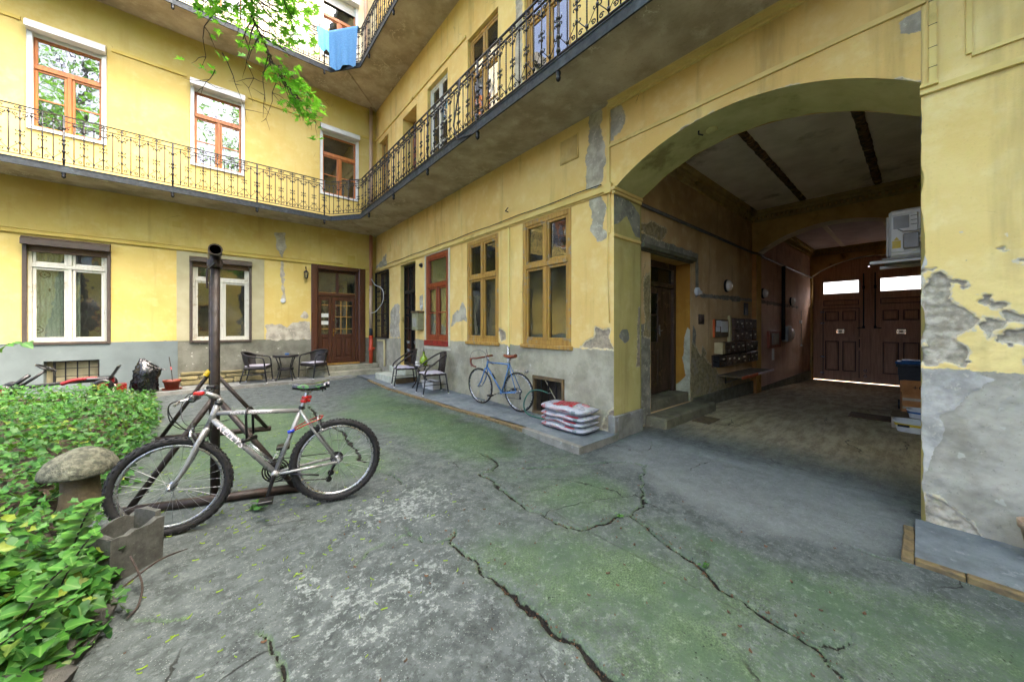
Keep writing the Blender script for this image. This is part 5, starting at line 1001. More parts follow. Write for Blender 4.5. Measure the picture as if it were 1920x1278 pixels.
def wheel(par, c, R, tr, knob, rimm, tyrem, nsp=28, hubw=.05, rimw=.013):
    w = obj('wheel', MB().tube(ring_pts(c, R-tr*2-.006, 56), rimw, 8, closed=True), rimm, par, smooth=True)
    mb = MB().tube(ring_pts(c, R-tr, 72), tr, 12, closed=True)
    if knob:
        for i in range(84):
            a = 2*PI*i/84; u = Vector((math.cos(a), 0, math.sin(a))); t = Vector((-math.sin(a), 0, math.cos(a))); o = Vector((c[0], 0, c[1]))
            for k, (phi) in enumerate((-1.0, -.35, .35, 1.0)):
                if (i+k) % 2: continue
                p = o+u*(R-tr+math.cos(phi)*tr)+Vector((0, math.sin(phi)*tr, 0)); nn = u*math.cos(phi)+Vector((0, math.sin(phi), 0)); s = nn.cross(t)
                q = [p+t*(.008*x)+s*(.006*y)+nn*z for x in (-1, 1) for y in (-1, 1) for z in (-.003, .0055)]
                mb.add([tuple(v) for v in q], [(1,3,7,5), (0,1,3,2), (4,5,7,6), (0,1,5,4), (2,3,7,6)])
    obj('tyre', mb, tyrem, w, smooth=not knob, auto=35 if knob else None)
    mb = MB()
    for i in range(nsp):
        a = 2*PI*i/nsp; s = 1 if i % 2 else -1; b = a+s*(.85 if (i//2) % 2 else -.85)*(1 if i % 4 < 2 else 1)
        mb.tube([(c[0]+.02*math.cos(b), s*hubw*.62, c[1]+.02*math.sin(b)), (c[0]+(R-tr*2-.012)*math.cos(a), 0, c[1]+(R-tr*2-.012)*math.sin(a))], .0011, 4, caps=False)
    obj('spokes', mb, M['spoke'], w)
    obj('hub', MB().lathe([(.006,-hubw-.02),(.012,-hubw-.018),(.012,-hubw),(.024,-hubw*.75),(.024,-hubw*.5),(.014,-hubw*.4),(.014,hubw*.4),(.024,hubw*.5),(.024,hubw*.75),(.012,hubw),(.012,hubw+.018),(.006,hubw+.02)], 14, (c[0], 0, c[1]), axis='y'), M['alu'], w, smooth=True)
    return w
def saddle(par, x0, x1, z, m, hw=.07):
    P = []; n = 16
    for i in range(n+1):
        t = i/n; x = x0+(x1-x0)*t; w = hw*(1-t)**.9*.92+.017 if t > .1 else hw*(.7+3*t*.1/.1*.09); sag = .018*math.sin(t*PI)*-1+.012*(1-t)
        P.append([(x, w*math.cos(a), z+sag+.03*math.sin(a) if math.sin(a) > 0 else z+sag+.028*math.sin(a)*(1.2-.5*t)) for a in [2*PI*j/14 for j in range(15)]])
    mb = MB().grid(P); mb.add([p for p in P[0]], [tuple(range(15))]); mb.add([p for p in P[-1]], [tuple(range(15))])
    s = obj('saddle', mb, m, par, smooth=True); return s
def arc(c, r, a0, a1, n=10, y=0): return [(c[0]+r*math.cos(a0+(a1-a0)*i/n), y, c[1]+r*math.sin(a0+(a1-a0)*i/n)) for i in range(n+1)]
# ---- silver mountain bike locked to the carpet frame
def place_bike(t, p0, p1, lean=0): t.location = (p0[0], p0[1], p0[2]); t.rotation_euler = (lean, 0, math.atan2(p1[1]-p0[1], p1[0]-p0[0]))
mtb = thing('mountain_bike', 'silver mountain bike with knobbly tyres locked to the rusty pipe frame', 'bicycle'); place_bike(mtb, (.772, 3.149, .004), (-.234, 3.359, 0), 0)
RH, FH, BB = (0, .335), (1.02, .335), (.428, .31)
wheel(mtb, RH, .335, .026, True, M['alu'], M['rubber']); wheel(mtb, FH, .335, .026, True, M['alu'], M['rubber'])
f = MB(); f.tube([(.79,0,.812),(.262,0,.772)], .0175, 12).tube([(.805,0,.77),(.428,0,.31)], .0205, 12).tube([(.428,0,.31),(.25,0,.80)], .016, 12).tube([(.769,0,.885),(.828,0,.715)], .0215, 12)
for s in (1, -1):
    f.tube([(.262,s*.016,.775),(.20,s*.042,.66),(.003,s*.066,.345)], .009, 8).tube([(.425,s*.02,.305),(.33,s*.042,.312),(0,s*.066,.335)], .011, 8)
    f.bbox(-.018,.02,s*.066-.004,s*.066+.004,.318,.36)
f.tube([(.428,-.045,.31),(.428,.045,.31)], .023, 12).tube([(.15,-.04,.575),(.15,.04,.575)], .007, 6)
fr = obj('frame', f, M['silver'], mtb, smooth=True)
fk = MB().tube([(.83,-.05,.705),(.83,.05,.705)], .018, 10)
for s in (1, -1): fk.tube([(.832,s*.048,.71),(.885,s*.052,.59),(.925,s*.052,.49),(.975,s*.052,.40),(1.015,s*.052,.337)], [.0165,.0155,.014,.012,.010], 10)
obj('fork', fk, M['silver'], mtb, smooth=True)
obj('headset', MB().tube([(.766,0,.893),(.772,0,.876)], .026, 12), M['blackp'], mtb, smooth=True); obj('headset', MB().tube([(.826,0,.722),(.833,0,.70)], .025, 12), M['blackp'], mtb, smooth=True)
obj('stem', MB().tube([(.768,0,.885),(.758,0,.918)], .017, 10).tube([(.757,0,.916),(.81,0,.945),(.845,0,.962)], .016, 10), M['silver'], mtb, smooth=True)
hb = obj('handlebar', MB().tube([(.845,-.29,.965),(.845,0,.962),(.845,.29,.965)], .0125, 10), M['alu'], mtb, smooth=True)
for s in (1, -1):
    obj('grip', MB().tube([(.845,s*.19,.965),(.845,s*.2,.965),(.845,s*.285,.965),(.845,s*.29,.965)], [.017,.0195,.0205,.015], 12), M['blackp'], hb, smooth=True)
    obj('brake_lever', MB().bbox(.83,.885,s*.155-.012,s*.155+.012,.945,.975).tube([(.88,s*.16,.955),(.93,s*.19,.945),(.935,s*.26,.93)], .008, 6), M['alu'], hb)
    obj('shifter', MB().bbox(.815,.87,s*.15-.02,s*.15+.02,.97,.995,.006), M['redplast'] if s > 0 else M['blackp'], hb)
for k, (e, s) in enumerate((((.86,.02,.70), 1), ((.70,.02,.76), -1), ((.80,.028,.73), 1))):
    obj('brake_cable', MB().tube(spline([(.88,s*.15,.95),(.98,s*.16+.01*k,.93),(1.0,s*.1,.84-.02*k),(.93,s*.05+.02,.73),e], 7), .0032, 5), M['blackp'], mtb, smooth=True)
for c, nm in (((.905, .0, .64), 'brake'), ((.128, 0, .64), 'brake')):
    b = MB()
    for s in (1, -1): b.tube([(c[0]-.02,s*.035,c[2]-.04),(c[0]+.01,s*.045,c[2]+.035),(c[0]+.012,s*.02,c[2]+.075)], .006, 6).bbox(c[0]-.03,c[0]+.0,s*.022-.008,s*.022+.008,c[2]-.045,c[2]-.03)
    b.tube([(c[0]+.012,0,c[2]+.075),(c[0]+.01,0,c[2]+.12)], .002, 4); obj('brake', b, M['alu'], mtb)
sp = obj('seat_post', MB().tube([(.252,0,.79),(.212,0,.915)], .0135, 10).bbox(.18,.235,-.025,.025,.912,.93), M['alu'], mtb, smooth=False)
obj('seat_clamp', MB().tube([(.256,0,.785),(.25,0,.806)], .021, 12).tube([(.25,-.02,.795),(.23,.03,.79)], .006, 6), M['blackp'], mtb)
sd = saddle(mtb, .055, .315, .962, M['saddle']); obj('rails', MB().tube([(.09,-.02,.935),(.14,-.022,.925),(.26,-.015,.928)], .004, 5).tube([(.09,.02,.935),(.14,.022,.925),(.26,.015,.928)], .004, 5).tube([(.085,-.03,.93),(.085,.03,.93)], .007, 6).tube([(.105,-.035,.922),(.105,.035,.922)], .006, 6), M['blackp'], sd)
for z, x in ((.845, .236), (.825, .2425), (.872, .227)):
    obj('reflector_clamp', MB().lathe([(.024,-.011),(.026,0),(.024,.011)], 12, (x, 0, z)).bbox(x-.045,x-.02,-.012,.012,z-.012,z+.012), M['redplast'], mtb) if z != .825 else None
lk = obj('cable_lock', MB().tube([(.30,.03,.625),(.22,.05,.665),(.12,.055,.70),(.10,.0,.71),(.12,-.05,.70),(.22,-.045,.67),(.30,.02,.64)], .0045, 6), M['redplast'], mtb, smooth=True); obj('lock_barrel', MB().tube([(.30,.03,.625),(.345,.035,.618)], .012, 10), M['blueplast'], lk, smooth=True)
ul = obj('shackle_lock', MB().tube([(.60,.03,.61),(.605,.03,.78),(.6,.02,.82),(.585,-.02,.83),(.575,-.04,.81),(.57,-.045,.62)], .0085, 8), M['blackp'], mtb, smooth=True); obj('lock_body', MB().tube([(.625,.03,.592),(.555,-.05,.592)], .017, 10), M['blackp'], ul, smooth=True)
ch = MB()
for r, n in ((.088, 44), (.07, 36), (.052, 28)):
    y = -.05+(.088-r)*.25
    ch.tube(ring_pts(BB, r, 44, y), .006, 6, closed=True)
    if r > .08:
        for i in range(n): a = 2*PI*i/n; ch.bbox(BB[0]+r*math.cos(a)-.004, BB[0]+r*math.cos(a)+.004, y-.002, y+.002, BB[1]+r*math.sin(a)-.004, BB[1]+r*math.sin(a)+.004, .001)
for k in range(5): a = 2*PI*k/5+.3; ch.tube([(BB[0],-.05,BB[1]),(BB[0]+.085*math.cos(a),-.05,BB[1]+.085*math.sin(a))], .007, 6)
obj('chainrings', ch, M['drive'], mtb)
for s, e in ((1, (.472, .155)), (-1, (.384, .465))):
    cr = obj('crank', MB().tube([(BB[0],s*.06,BB[1]),(e[0],s*.075,e[1])], [.014,.011], 8, flat=.8), M['drive'], mtb); y0 = s*.085
    obj('pedal', MB().bbox(e[0]-.045,e[0]+.045,y0-.005 if s > 0 else y0-.085,y0+.085 if s > 0 else y0+.005,e[1]-.013,e[1]+.013,.004), M['blackp'], cr)
obj('chain', MB().tube([(BB[0],-.055,BB[1]+.086),(.03,-.045,.382)], .0045, 5).tube([(BB[0],-.055,BB[1]-.086),(.06,-.05,.165)], .0045, 5), M['drive'], mtb)
cs = MB()
for r in (.05,.042,.034): cs.lathe([(r,-.05+(.05-r)*.8),(r,-.046+(.05-r)*.8)], 24, (0,0,.335), axis='y')
obj('cassette', cs, M['drive'], mtb); obj('rear_derailleur', MB().tube([(0,-.06,.31),(.03,-.07,.25),(.06,-.06,.17)], [.014,.013,.01], 8).lathe([(.024,-.006),(.024,.006)], 14, (.045,-.055,.215), axis='y').lathe([(.024,-.006),(.024,.006)], 14, (.06,-.055,.165), axis='y'), M['drive'], mtb)
obj('kickstand', MB().tube([(.36,.03,.30),(.13,.09,.265)], .007, 6), M['blackp'], mtb, smooth=True)
bc = MB().tube([(.70,.0,.665),(.55,.0,.49)], .004, 5)
for y in (-.03, .03): bc.tube([(.70,y,.66),(.56,y,.50),(.545,y*1.2,.53),(.53,y*1.2,.56),(.50,y,.53)], .0025, 5)
bc.tube([(.50,-.03,.53),(.465,0,.545),(.50,.03,.53)], .0025, 5); o = obj('bottle_cage', bc, M['alu'], mtb, smooth=True); o.location = (-.11, 0, -.10)
Dd = Vector((.428-.805, 0, .31-.77)).normalized(); up = Vector((-Dd.z, 0, Dd.x)); up = up if up.z > 0 else -up
text('maker_lettering', 'KELLYS', .06, M['whiteink'], mtb, frame_M(Vector((.765, .0208, .721)), Dd, up), .0008, shear=.1, sx=1.15)
Dt = Vector((.262-.79, 0, .772-.812)).normalized()
text('model_lettering', 'NEXT GENERATION', .024, M['whiteink'], mtb, frame_M(Vector((.70, .0178, .8045)), Dt, (0, 0, 1)), .0006, sx=1.15)
# ---- blue road bike against the plinth
rb = thing('road_bike', 'sky blue road bike with brown saddle leaning on the plinth', 'bicycle'); place_bike(rb, (3.735, 4.19, PH+.004), (3.635, 5.11, 0), -.07)
RH, FH, BB = (0, .32), (.93, .32), (.385, .262)
wheel(rb, RH, .32, .014, False, M['alu'], M['tanwall'], 32, .05, .009); wheel(rb, FH, .32, .014, False, M['alu'], M['tanwall'], 32, .04, .009)
f = MB().tube([(.695,0,.755),(.175,0,.755)], .013, 10).tube([(.72,0,.68),(.385,0,.262)], .0145, 10).tube([(.385,0,.262),(.168,0,.78)], .0135, 10).tube([(.688,0,.785),(.728,0,.655)], .017, 10)
for s in (1, -1): f.tube([(.178,s*.014,.75),(0,s*.06,.322)], .0075, 8).tube([(.38,s*.025,.262),(0,s*.06,.32)], .0095, 8).bbox(-.012,.016,s*.06-.003,s*.06+.003,.305,.34)
f.tube([(.385,-.035,.262),(.385,.035,.262)], .02, 10); obj('frame', f, M['blueframe'], rb, smooth=True)
fk = MB().tube([(.73,-.04,.648),(.73,.04,.648)], .013, 8)
for s in (1, -1): fk.tube([(.731,s*.04,.65),(.80,s*.046,.50),(.86,s*.048,.395),(.925,s*.05,.322)], [.013,.012,.010,.008], 8)
obj('fork', fk, M['blueframe'], rb, smooth=True)
obj('stem', MB().tube([(.69,0,.78),(.675,0,.835)], .012, 8).tube([(.675,0,.832),(.76,0,.845)], .012, 8), M['alu'], rb, smooth=True)
hbm = MB()
for s in (1, -1): hbm.tube(spline([(.76,0,.845),(.76,s*.12,.847),(.775,s*.19,.845),(.86,s*.2,.84),(.905,s*.2,.80),(.905,s*.2,.75),(.86,s*.2,.71),(.78,s*.205,.70)], 5), .0145, 8)
hb = obj('handlebar', hbm, M['tape'], rb, smooth=True)
for s in (1, -1):
    obj('brake_lever', MB().bbox(.885,.93,s*.2-.014,s*.2+.014,.80,.845,.008).tube([(.925,s*.2,.82),(.935,s*.2,.76),(.90,s*.2,.69)], .006, 6), M['brownleather'], hb)
    obj('brake_cable', MB().tube(spline([(.92,s*.2,.84),(.90,s*.17,.94),(.80,s*.08,.97),(.72,s*.02,.90),(.71,0,.74)], 7), .0035, 5), M['blackp'], hb, smooth=True)
obj('seat_post', MB().tube([(.172,0,.775),(.15,0,.855)], .012, 8).tube([(.11,-.02,.865),(.25,-.015,.868)], .004, 5).tube([(.11,.02,.865),(.25,.015,.868)], .004, 5), M['alu'], rb)
saddle(rb, .03, .29, .89, M['brownleather'], .062)
obj('lamp_strip', MB().tube([(.16,0,.69),(.08,0,.68),(-.03,0,.665),(-.16,0,.66)], .006, 5).bbox(-.21,-.15,-.03,.03,.635,.69,.008), M['alu'], rb)
ch = MB().tube(ring_pts(BB, .085, 36, -.045), .005, 6, closed=True)
for k in range(5): a = 2*PI*k/5; ch.tube([(BB[0],-.045,BB[1]),(BB[0]+.083*math.cos(a),-.045,BB[1]+.083*math.sin(a))], .006, 5)
obj('chainring', ch, M['alu'], rb)
for s, e in ((1, (.55, .215)), (-1, (.22, .31))):
    cr = obj('crank', MB().tube([(BB[0],s*.055,BB[1]),(e[0],s*.065,e[1])], .009, 6), M['alu'], rb); y0 = s*.075
    obj('pedal', MB().bbox(e[0]-.045,e[0]+.045,min(y0, y0+s*.08),max(y0, y0+s*.08),e[1]-.012,e[1]+.012,.004), M['drive'], cr)
obj('chain', MB().tube([(BB[0],-.045,BB[1]+.085),(.0,-.045,.365)], .004, 5).tube([(BB[0],-.045,BB[1]-.085),(.02,-.05,.19)], .004, 5), M['drive'], rb)
obj('rear_derailleur', MB().tube([(0,-.055,.31),(.03,-.06,.26),(.02,-.055,.19)], .011, 6).lathe([(.032,-.05),(.032,-.03)], 16, (0,0,.32), axis='y').lathe([(.02,-.06),(.02,-.05)], 12, (.025,0,.2), axis='y'), M['drive'], rb)
obj('water_bottle_pump', MB().tube([(.60,.0,.565),(.53,.0,.48)], .012, 8), M['drive'], rb, smooth=True)
# ================================================================ carpet beating frame
M['rustpipe'] = pm('rusty steel pipe', '#2b2018', '#1a1410', 10, .6, .5, 50, metal=.2, dirt='#3a261a', bdist=.003)
cf = thing('carpet_frame', 'tall rusty pipe frame for beating carpets with slanted braces', 'frame', (.0, 3.78, 0))
FP, BP = Vector((.0, 0, 0)), Vector((-.03, 2.08, 0))
for b, r in ((FP, .032), (BP, .032)): obj('post', MB().tube([b+Vector((0,0,-.03)), b+Vector((0,0,2.02))], r, 12), M['rustpipe'], cf, smooth=True)
mb = MB(); n = 16; L0, L1 = Vector((.002, -.12, 2.06)), Vector((-.032, 2.2, 2.06))
for rr, o in ((.045, 0), (.037, 1)):
    pass
d = (L1-L0).normalized(); ref = Vector((0,0,1)); bb_ = d.cross(ref).normalized()
circ = lambda p, r: [p+(bb_*math.cos(2*PI*i/n)+ref*math.sin(2*PI*i/n))*r for i in range(n)]
V = circ(L0, .046)+circ(L1, .046)+circ(L0, .038)+circ(L0+d*.6, .038)
mb.add([tuple(v) for v in V], [(i, (i+1) % n, n+(i+1) % n, n+i) for i in range(n)]+[(i, (i+1) % n, 2*n+(i+1) % n, 2*n+i) for i in range(n)]+[(2*n+i, 2*n+(i+1) % n, 3*n+(i+1) % n, 3*n+i) for i in range(n)]); obj('beating_bar', mb, M['rustpipe'], cf, smooth=False)
obj('collar', MB().lathe([(.05,1.93),(.052,1.95),(.05,1.99)], 14), M['rustpipe'], cf)
for b, feet, z in ((FP, ((.541, -.25), (-.51, .15)), .87), (BP, ((.56, .02), (-.53, .36)), .9)):
    for (fx, fy) in feet: obj('brace', MB().tube([b+Vector((.0, 0, z)), Vector((fx, b.y+fy, .03))], .023, 8), M['rustpipe'], cf, smooth=True)
    (ax, ay), (bx, by) = feet; obj('ground_pipe', MB().tube([Vector((ax+.03, b.y+ay, .035)), Vector((bx-.03, b.y+by, .035))], .036, 10), M['rustpipe'], cf, smooth=True)
obj('tape_wrap', MB().tube([BP+Vector((-.02, .0, .89)), BP+Vector((-.06, .01, .83))], .031, 8), M['yellow'], cf)
obj('hook', MB().tube([(.0, -.05, 1.96), (-.05, -.05, 1.9), (-.05, -.05, 1.75)], .008, 6), M['rustpipe'], cf)
# ================================================================ chairs and tables
M['wicker'] = pm('black brown wicker', '#120e0c', '#1d1714', 60, .55, .8, 160); M['wickbr'] = pm('brown rattan', '#2a1e15', '#1b130e', 60, .55, .8, 160); M['blackmetal'] = pm('black powder coat', '#0a0a0c', '#121214', 20, .4, .1); M['cushion'] = pm('grey white cushion', '#a9a6b0', '#94919c', 12, .9, .3); M['tableglass'] = glass('table glass', tint=(.5,.6,.55), refl=.25, dark=.5); M['whitecap'] = pm('white foot cap', '#c9c9c4', '#b5b5b0', 10, .5, 0)
def tub_chair(label, loc, rz):           # low wrap-round back, arms run into the front legs
    t = thing('wicker_armchair', label, 'chair', loc, rz, 'black wicker armchairs by the brown door')
    for s in (1, -1):
        obj('leg', MB().tube(spline([(.27, s*.26, 0), (.235, s*.27, .3), (.21, s*.275, .56), (.15, s*.275, .625), (.05, s*.275, .64)]), .016, 8), M['blackmetal'], t, smooth=True)
        obj('leg', MB().tube([(-.30, s*.22, 0), (-.2, s*.2, .40)], .014, 8), M['blackmetal'], t, smooth=True)
        for x in (.27, -.30): obj('foot_cap', MB().lathe([(.019, 0), (.019, .025)], 10, (x, s*(.26 if x > 0 else .22), 0)), M['whitecap'], t)
    back = spline([(.05,.275,.64),(-.1,.28,.67),(-.24,.2,.73),(-.30,0,.755),(-.24,-.2,.73),(-.1,-.28,.67),(.05,-.275,.64)], 6)
    obj('top_rail', MB().tube(back, .02, 8, flat=1.4), M['wicker'], t, smooth=True)
    P = []
    for p in back[6:-6]:
        q = Vector((p.x*.78+.0, p.y*.86, .40)); P.append([tuple(p+(q-p)*k/6+Vector((-.02*math.sin(PI*k/6), 0, 0))) for k in range(7)])
    obj('backrest', MB().grid(P), M['wicker'], t, smooth=True)
    obj('seat', MB().bbox(-.22, .25, -.25, .25, .33, .41, .03), M['wicker'], t); obj('cushion', MB().bbox(-.2, .22, -.225, .225, .41, .435, .02), M['cushion'], t)
    for s in (1, -1): obj('stretcher', MB().tube([(.24, s*.262, .22), (-.24, s*.21, .22)], .009, 6), M['blackmetal'], t)
    return t
tub_chair('black wicker armchair left of the small round table', (.80, 10.72, PH), -.35)
tub_chair('black wicker armchair between small round table and brown door', (2.06, 10.72, PH), PI+.55)
t = thing('round_table', 'small black round table with blue ashtray between wicker armchairs', 'table', (1.40, 10.72, PH))
obj('rim', MB().lathe([(.25,.60),(.285,.60),(.29,.66),(.275,.665),(.27,.655),(.25,.65)], 32), M['wicker'], t, smooth=True); obj('table_top', MB().lathe([(.272,.655),(.272,.662)], 32), M['tableglass'], t)
for k in range(4): a = k*PI/2+.5; c, s = math.cos(a), math.sin(a); obj('leg', MB().tube(spline([(.27*c,.27*s,.62),(.19*c,.19*s,.42),(.17*c,.17*s,.27),(.26*c,.26*s,0)]), .013, 8), M['blackmetal'], t, smooth=True)
obj('lower_shelf', MB().lathe([(.175,.27),(.18,.285),(.18,.31),(.175,.32)], 28), M['wicker'], t)
tag(obj('ashtray', MB().lathe([(.045,.0),(.055,.035),(.048,.035),(.04,.012)], 20, (1.42, 10.66, PH+.664)), M['binblue'], smooth=True), 'small blue ashtray on the round black table', 'ashtray')
def fan_chair(label, loc, rz):           # arched woven back, slim arms
    t = thing('rattan_chair', label, 'chair', loc, rz, 'brown rattan chairs on the pavement')
    arch = spline([(.24,.245,.43),(.20,.265,.52),(.05,.27,.64),(-.14,.25,.76),(-.25,.13,.83),(-.27,0,.845),(-.25,-.13,.83),(-.14,-.25,.76),(.05,-.27,.64),(.20,-.265,.52),(.24,-.245,.43)], 6)
    obj('top_rail', MB().tube(arch, .017, 8), M['wickbr'], t, smooth=True)
    for s in (1, -1):
        for x, y in ((.27, .23), (-.27, .21)): obj('leg', MB().tube([(x, s*y, 0), (x*.78, s*y*.93, .42)], .013, 8), M['blackmetal'], t, smooth=True); obj('foot_cap', MB().lathe([(.017, 0), (.017, .02)], 8, (x, s*y, 0)), M['whitecap'], t)
        obj('stretcher', MB().tube([(.24, s*.22, .2), (-.24, s*.2, .2)], .008, 6), M['blackmetal'], t)
        obj('back_post', MB().tube([(-.19, s*.16, .42), (-.24, s*.165, .80)], .014, 8), M['wickbr'], t, smooth=True)
    wv = MB()
    for i in range(13): y = -.155+.31*i/12; h = .80+.035*math.cos(y/.155*1.4); wv.tube([(-.185-.012*math.cos(y*9), y*.98, .43), (-.225-.02*math.cos(y*9), y*1.02, .62), (-.24-.02*math.cos(y*9), y*1.03, h)], .0055, 5)
    for j in range(12): z = .46+.031*j; wv.tube([(-.19-.05*(z-.42)/.4-.02*math.cos(y*9), y, z) for y in np.linspace(-.165, .165, 9)], .0065, 5)
    obj('backrest', wv, M['wickbr'], t, smooth=True)
    obj('seat', MB().bbox(-.21, .23, -.23, .23, .385, .425, .02), M['wickbr'], t)
    P = [[(-.2+.43*i/10, -.225+.45*j/10, .425+.035*(1-abs(i/5-1)**4)*(1-abs(j/5-1)**4)+.006*math.sin(i*2+j)) for j in range(11)] for i in range(11)]; obj('cushion', MB().grid(P), M['cushion'], t, smooth=True)
    return t
fan_chair('rattan chair with grey cushion beside the pale step', (3.42, 7.92, PH), PI-.25)
fan_chair('rattan chair with grey cushion nearer the blue bicycle', (3.44, 6.58, PH), PI-.15)
t = thing('glass_table', 'round glass topped table between the rattan chairs', 'table', (3.53, 7.25, PH))
obj('table_top', MB().lathe([(.28,.535),(.285,.54),(.28,.548)], 32), M['tableglass'], t); obj('rim', MB().tube([(.285*math.cos(2*PI*i/36), .285*math.sin(2*PI*i/36), .53) for i in range(36)], .012, 6, closed=True), M['wickbr'], t, smooth=True)
for k in range(4): a = k*PI/2+.6; c, s = math.cos(a), math.sin(a); obj('leg', MB().tube(spline([(.25*c,.25*s,.53),(.1*c,.1*s,.4),(.09*c,.09*s,.25),(.24*c,.24*s,0)]), .014, 8), M['blackmetal'], t, smooth=True)
M['greenglass'] = NT('green bottle glass'); q = M['greenglass']; q.done((.30,.46,.02,1), .08, spec=.7); q.bsdf.inputs['Transmission Weight'].default_value = .55; M['greenglass'] = q.mat
t = thing('green_bottle', 'big bulbous green glass bottle on the glass table', 'bottle', (3.56, 7.22, PH+.549)); obj('body', MB().lathe([(.06,0),(.085,.01),(.09,.06),(.088,.11),(.06,.16),(.026,.2),(.022,.26),(.027,.265),(.027,.275)], 24), M['greenglass'], t, smooth=True); obj('stopper', MB().lathe([(.018,.27),(.014,.3),(.005,.34),(.003,.38)], 10), M['blackp'], t)
tag(obj('cup', MB().lathe([(.03,0),(.038,.06),(.034,.06),(.027,.008)], 16, (3.42, 7.27, PH+.549)), M['tubw'], smooth=True), 'small white cup on the glass table', 'cup')
t = thing('planter_box', 'white rectangular planter under the glass table', 'planter', (3.68, 7.1, PH), .1); mb = MB(); a = [(-.09,-.2,0),(.09,-.2,0),(.09,.2,0),(-.09,.2,0)]; b = [(-.11,-.23,.17),(.11,-.23,.17),(.11,.23,.17),(-.11,.23,.17)]; mb.add(a+b, [(3,2,1,0),(0,1,5,4),(1,2,6,5),(2,3,7,6),(3,0,4,7)]); obj('body', mb, M['tubw'], t); obj('rim', MB().bbox(-.118,.118,-.24,-.222,.16,.178,.003).bbox(-.118,.118,.222,.24,.16,.178,.003).bbox(-.118,-.1,-.222,.222,.16,.178,.003).bbox(.1,.118,-.222,.222,.16,.178,.003), M['tubw'], t); obj('soil', MB().box(-.1,.1,-.22,.22,.13,.15), M['cellar'], t)
# ================================================================ soil bags
M['bag'] = pm('silver white plastic bag', '#a3a6ac', '#8d9096', 5, .32, .25, 18, spec=.6, bdist=.012); M['bag2'] = pm('cream plastic bag side', '#c6bfae', '#b0a896', 8, .4, .25, 24, bdist=.008); M['redink'] = pm('red print', '#b3202a', '#981a23', 20, .5, 0); M['greyink'] = pm('grey print', '#6d7a7e', '#5d686c', 20, .5, 0); M['pinkink'] = pm('thin red print', '#c0605f', '#b05452', 20, .5, 0)
def soil_bag(k, label, z, h, off, rot):
    t = thing('soil_bag', label, 'bag', (3.63+off[0], 3.06+off[1], z), rot, 'stacked soil bags')
    LY, LX = .375, .2
    def T(u, v): return h/2*max(1-abs(u)**5, 0)**.45*max(1-abs(v)**3.2, 0)**.5
    def pt(u, v, s):
        sag = (.012*math.sin(u*5+k)+.008*math.sin(v*6+2*k))*(1-abs(u)**2)*s if s > 0 else 0
        return (v*LX*(1-.1*abs(u)**6), u*LY*(1-.05*abs(v)**4), h/2+s*T(u, v)+sag+(.012*abs(u)**8))
    us = [math.sin(x*PI/2) for x in np.linspace(-1, 1, 31)]; vs = [math.sin(x*PI/2) for x in np.linspace(-1, 1, 19)]
    mb = MB().grid([[pt(u, v, 1) for v in vs] for u in us]); mb.grid([[pt(u, v, -1) for v in vs] for u in us])
    b = obj('sack', mb, M['bag'], t, auto=60)
    def on_side(me):           # wrap flat print on the courtyard side of the sack
        for v in me.vertices:
            u = max(-.97, min(.97, v.co.y/LY)); zz = max(.12, min(.88, v.co.z/h)); s = 1 if zz > .5 else -1; w = abs(zz-.5)*2; T0 = max(1-abs(u)**5, 0)**.45
            vv = max(1-(w/max(T0, .3))**2, 0); vv = max(0, min(.995, vv))**(1/3.2); v.co.x = -vv*LX*(1-.1*abs(u)**6)-.007+v.co.x*.2
    def side_text(nm, s, size, y, zf, m):
        o = text(nm, s, size, m, t, frame_M((0, y, zf*h), (0, -1, 0), (0, 0, 1))); on_side(o.data)
    def side_strip(nm, y0, y1, z0, z1, m):
        mb = MB(); mb.grid([[(0, y0+(y1-y0)*i/12, (z0+(z1-z0)*j/2)*h) for j in range(3)] for i in range(13)]); o = obj(nm, mb, m, t); on_side(o.data)
    side_text('volume_print', '40', .078, .335, .5, M['redink']); side_text('unit_print', 'L', .024, .245, .36, M['redink'])
    for j in range(3): side_strip('print_line', .2-.02*j, -.12-.05*(j % 2), .34+.14*j, .365+.14*j, M['pinkink'])
    side_strip('barcode', -.20, -.265, .3, .7, M['greyink'])
    def top_text(s, size, y, x, m, sx=1):
        o = text('brand_print', s, size, m, t, frame_M((x, y, 0), (0, -1, 0), (1, 0, 0)), sx=sx)
        for v in o.data.vertices:
            p = pt(max(-.98, min(.98, v.co.y/LY)), max(-.98, min(.98, v.co.x/LX)), 1); v.co.z = p[2]+.006
    if k == 3:
        mb = MB()
        for i in range(6):
            y = .16-.055*i; P = []
            for j in range(13): x = -.15+.29*j/12; yy = y+(.05 if j > 6 else 0)*0+.02*math.sin(j/12*PI); P.append([(x, yy+.002, pt((yy)/LY, x/LX, 1)[2]+.006), (x, yy-.034, pt((yy-.034)/LY, x/LX, 1)[2]+.006)])
            mb.grid(P)
            x0 = -.15; mb.grid([[(x0+.04*a, y-.01-.045*b, pt((y-.01-.045*b)/LY, (x0+.04*a)/LX, 1)[2]+.005) for b in (0, 1)] for a in (0, .5, 1)]) if i % 2 else None
        obj('brand_print', mb, M['redink'], t); obj('oval_print', MB().tube([(.06+.03*math.cos(2*PI*i/24), -.235+.055*math.sin(2*PI*i/24), pt((-.235+.055*math.sin(2*PI*i/24))/LY, (.06+.03*math.cos(2*PI*i/24))/LX, 1)[2]+.003) for i in range(24)], .004, 4, closed=True), M['pinkink'], t)
    else: side_strip('print_band', -.06, -.26, .78, .87, M['redink'])
    return t
zz = PH
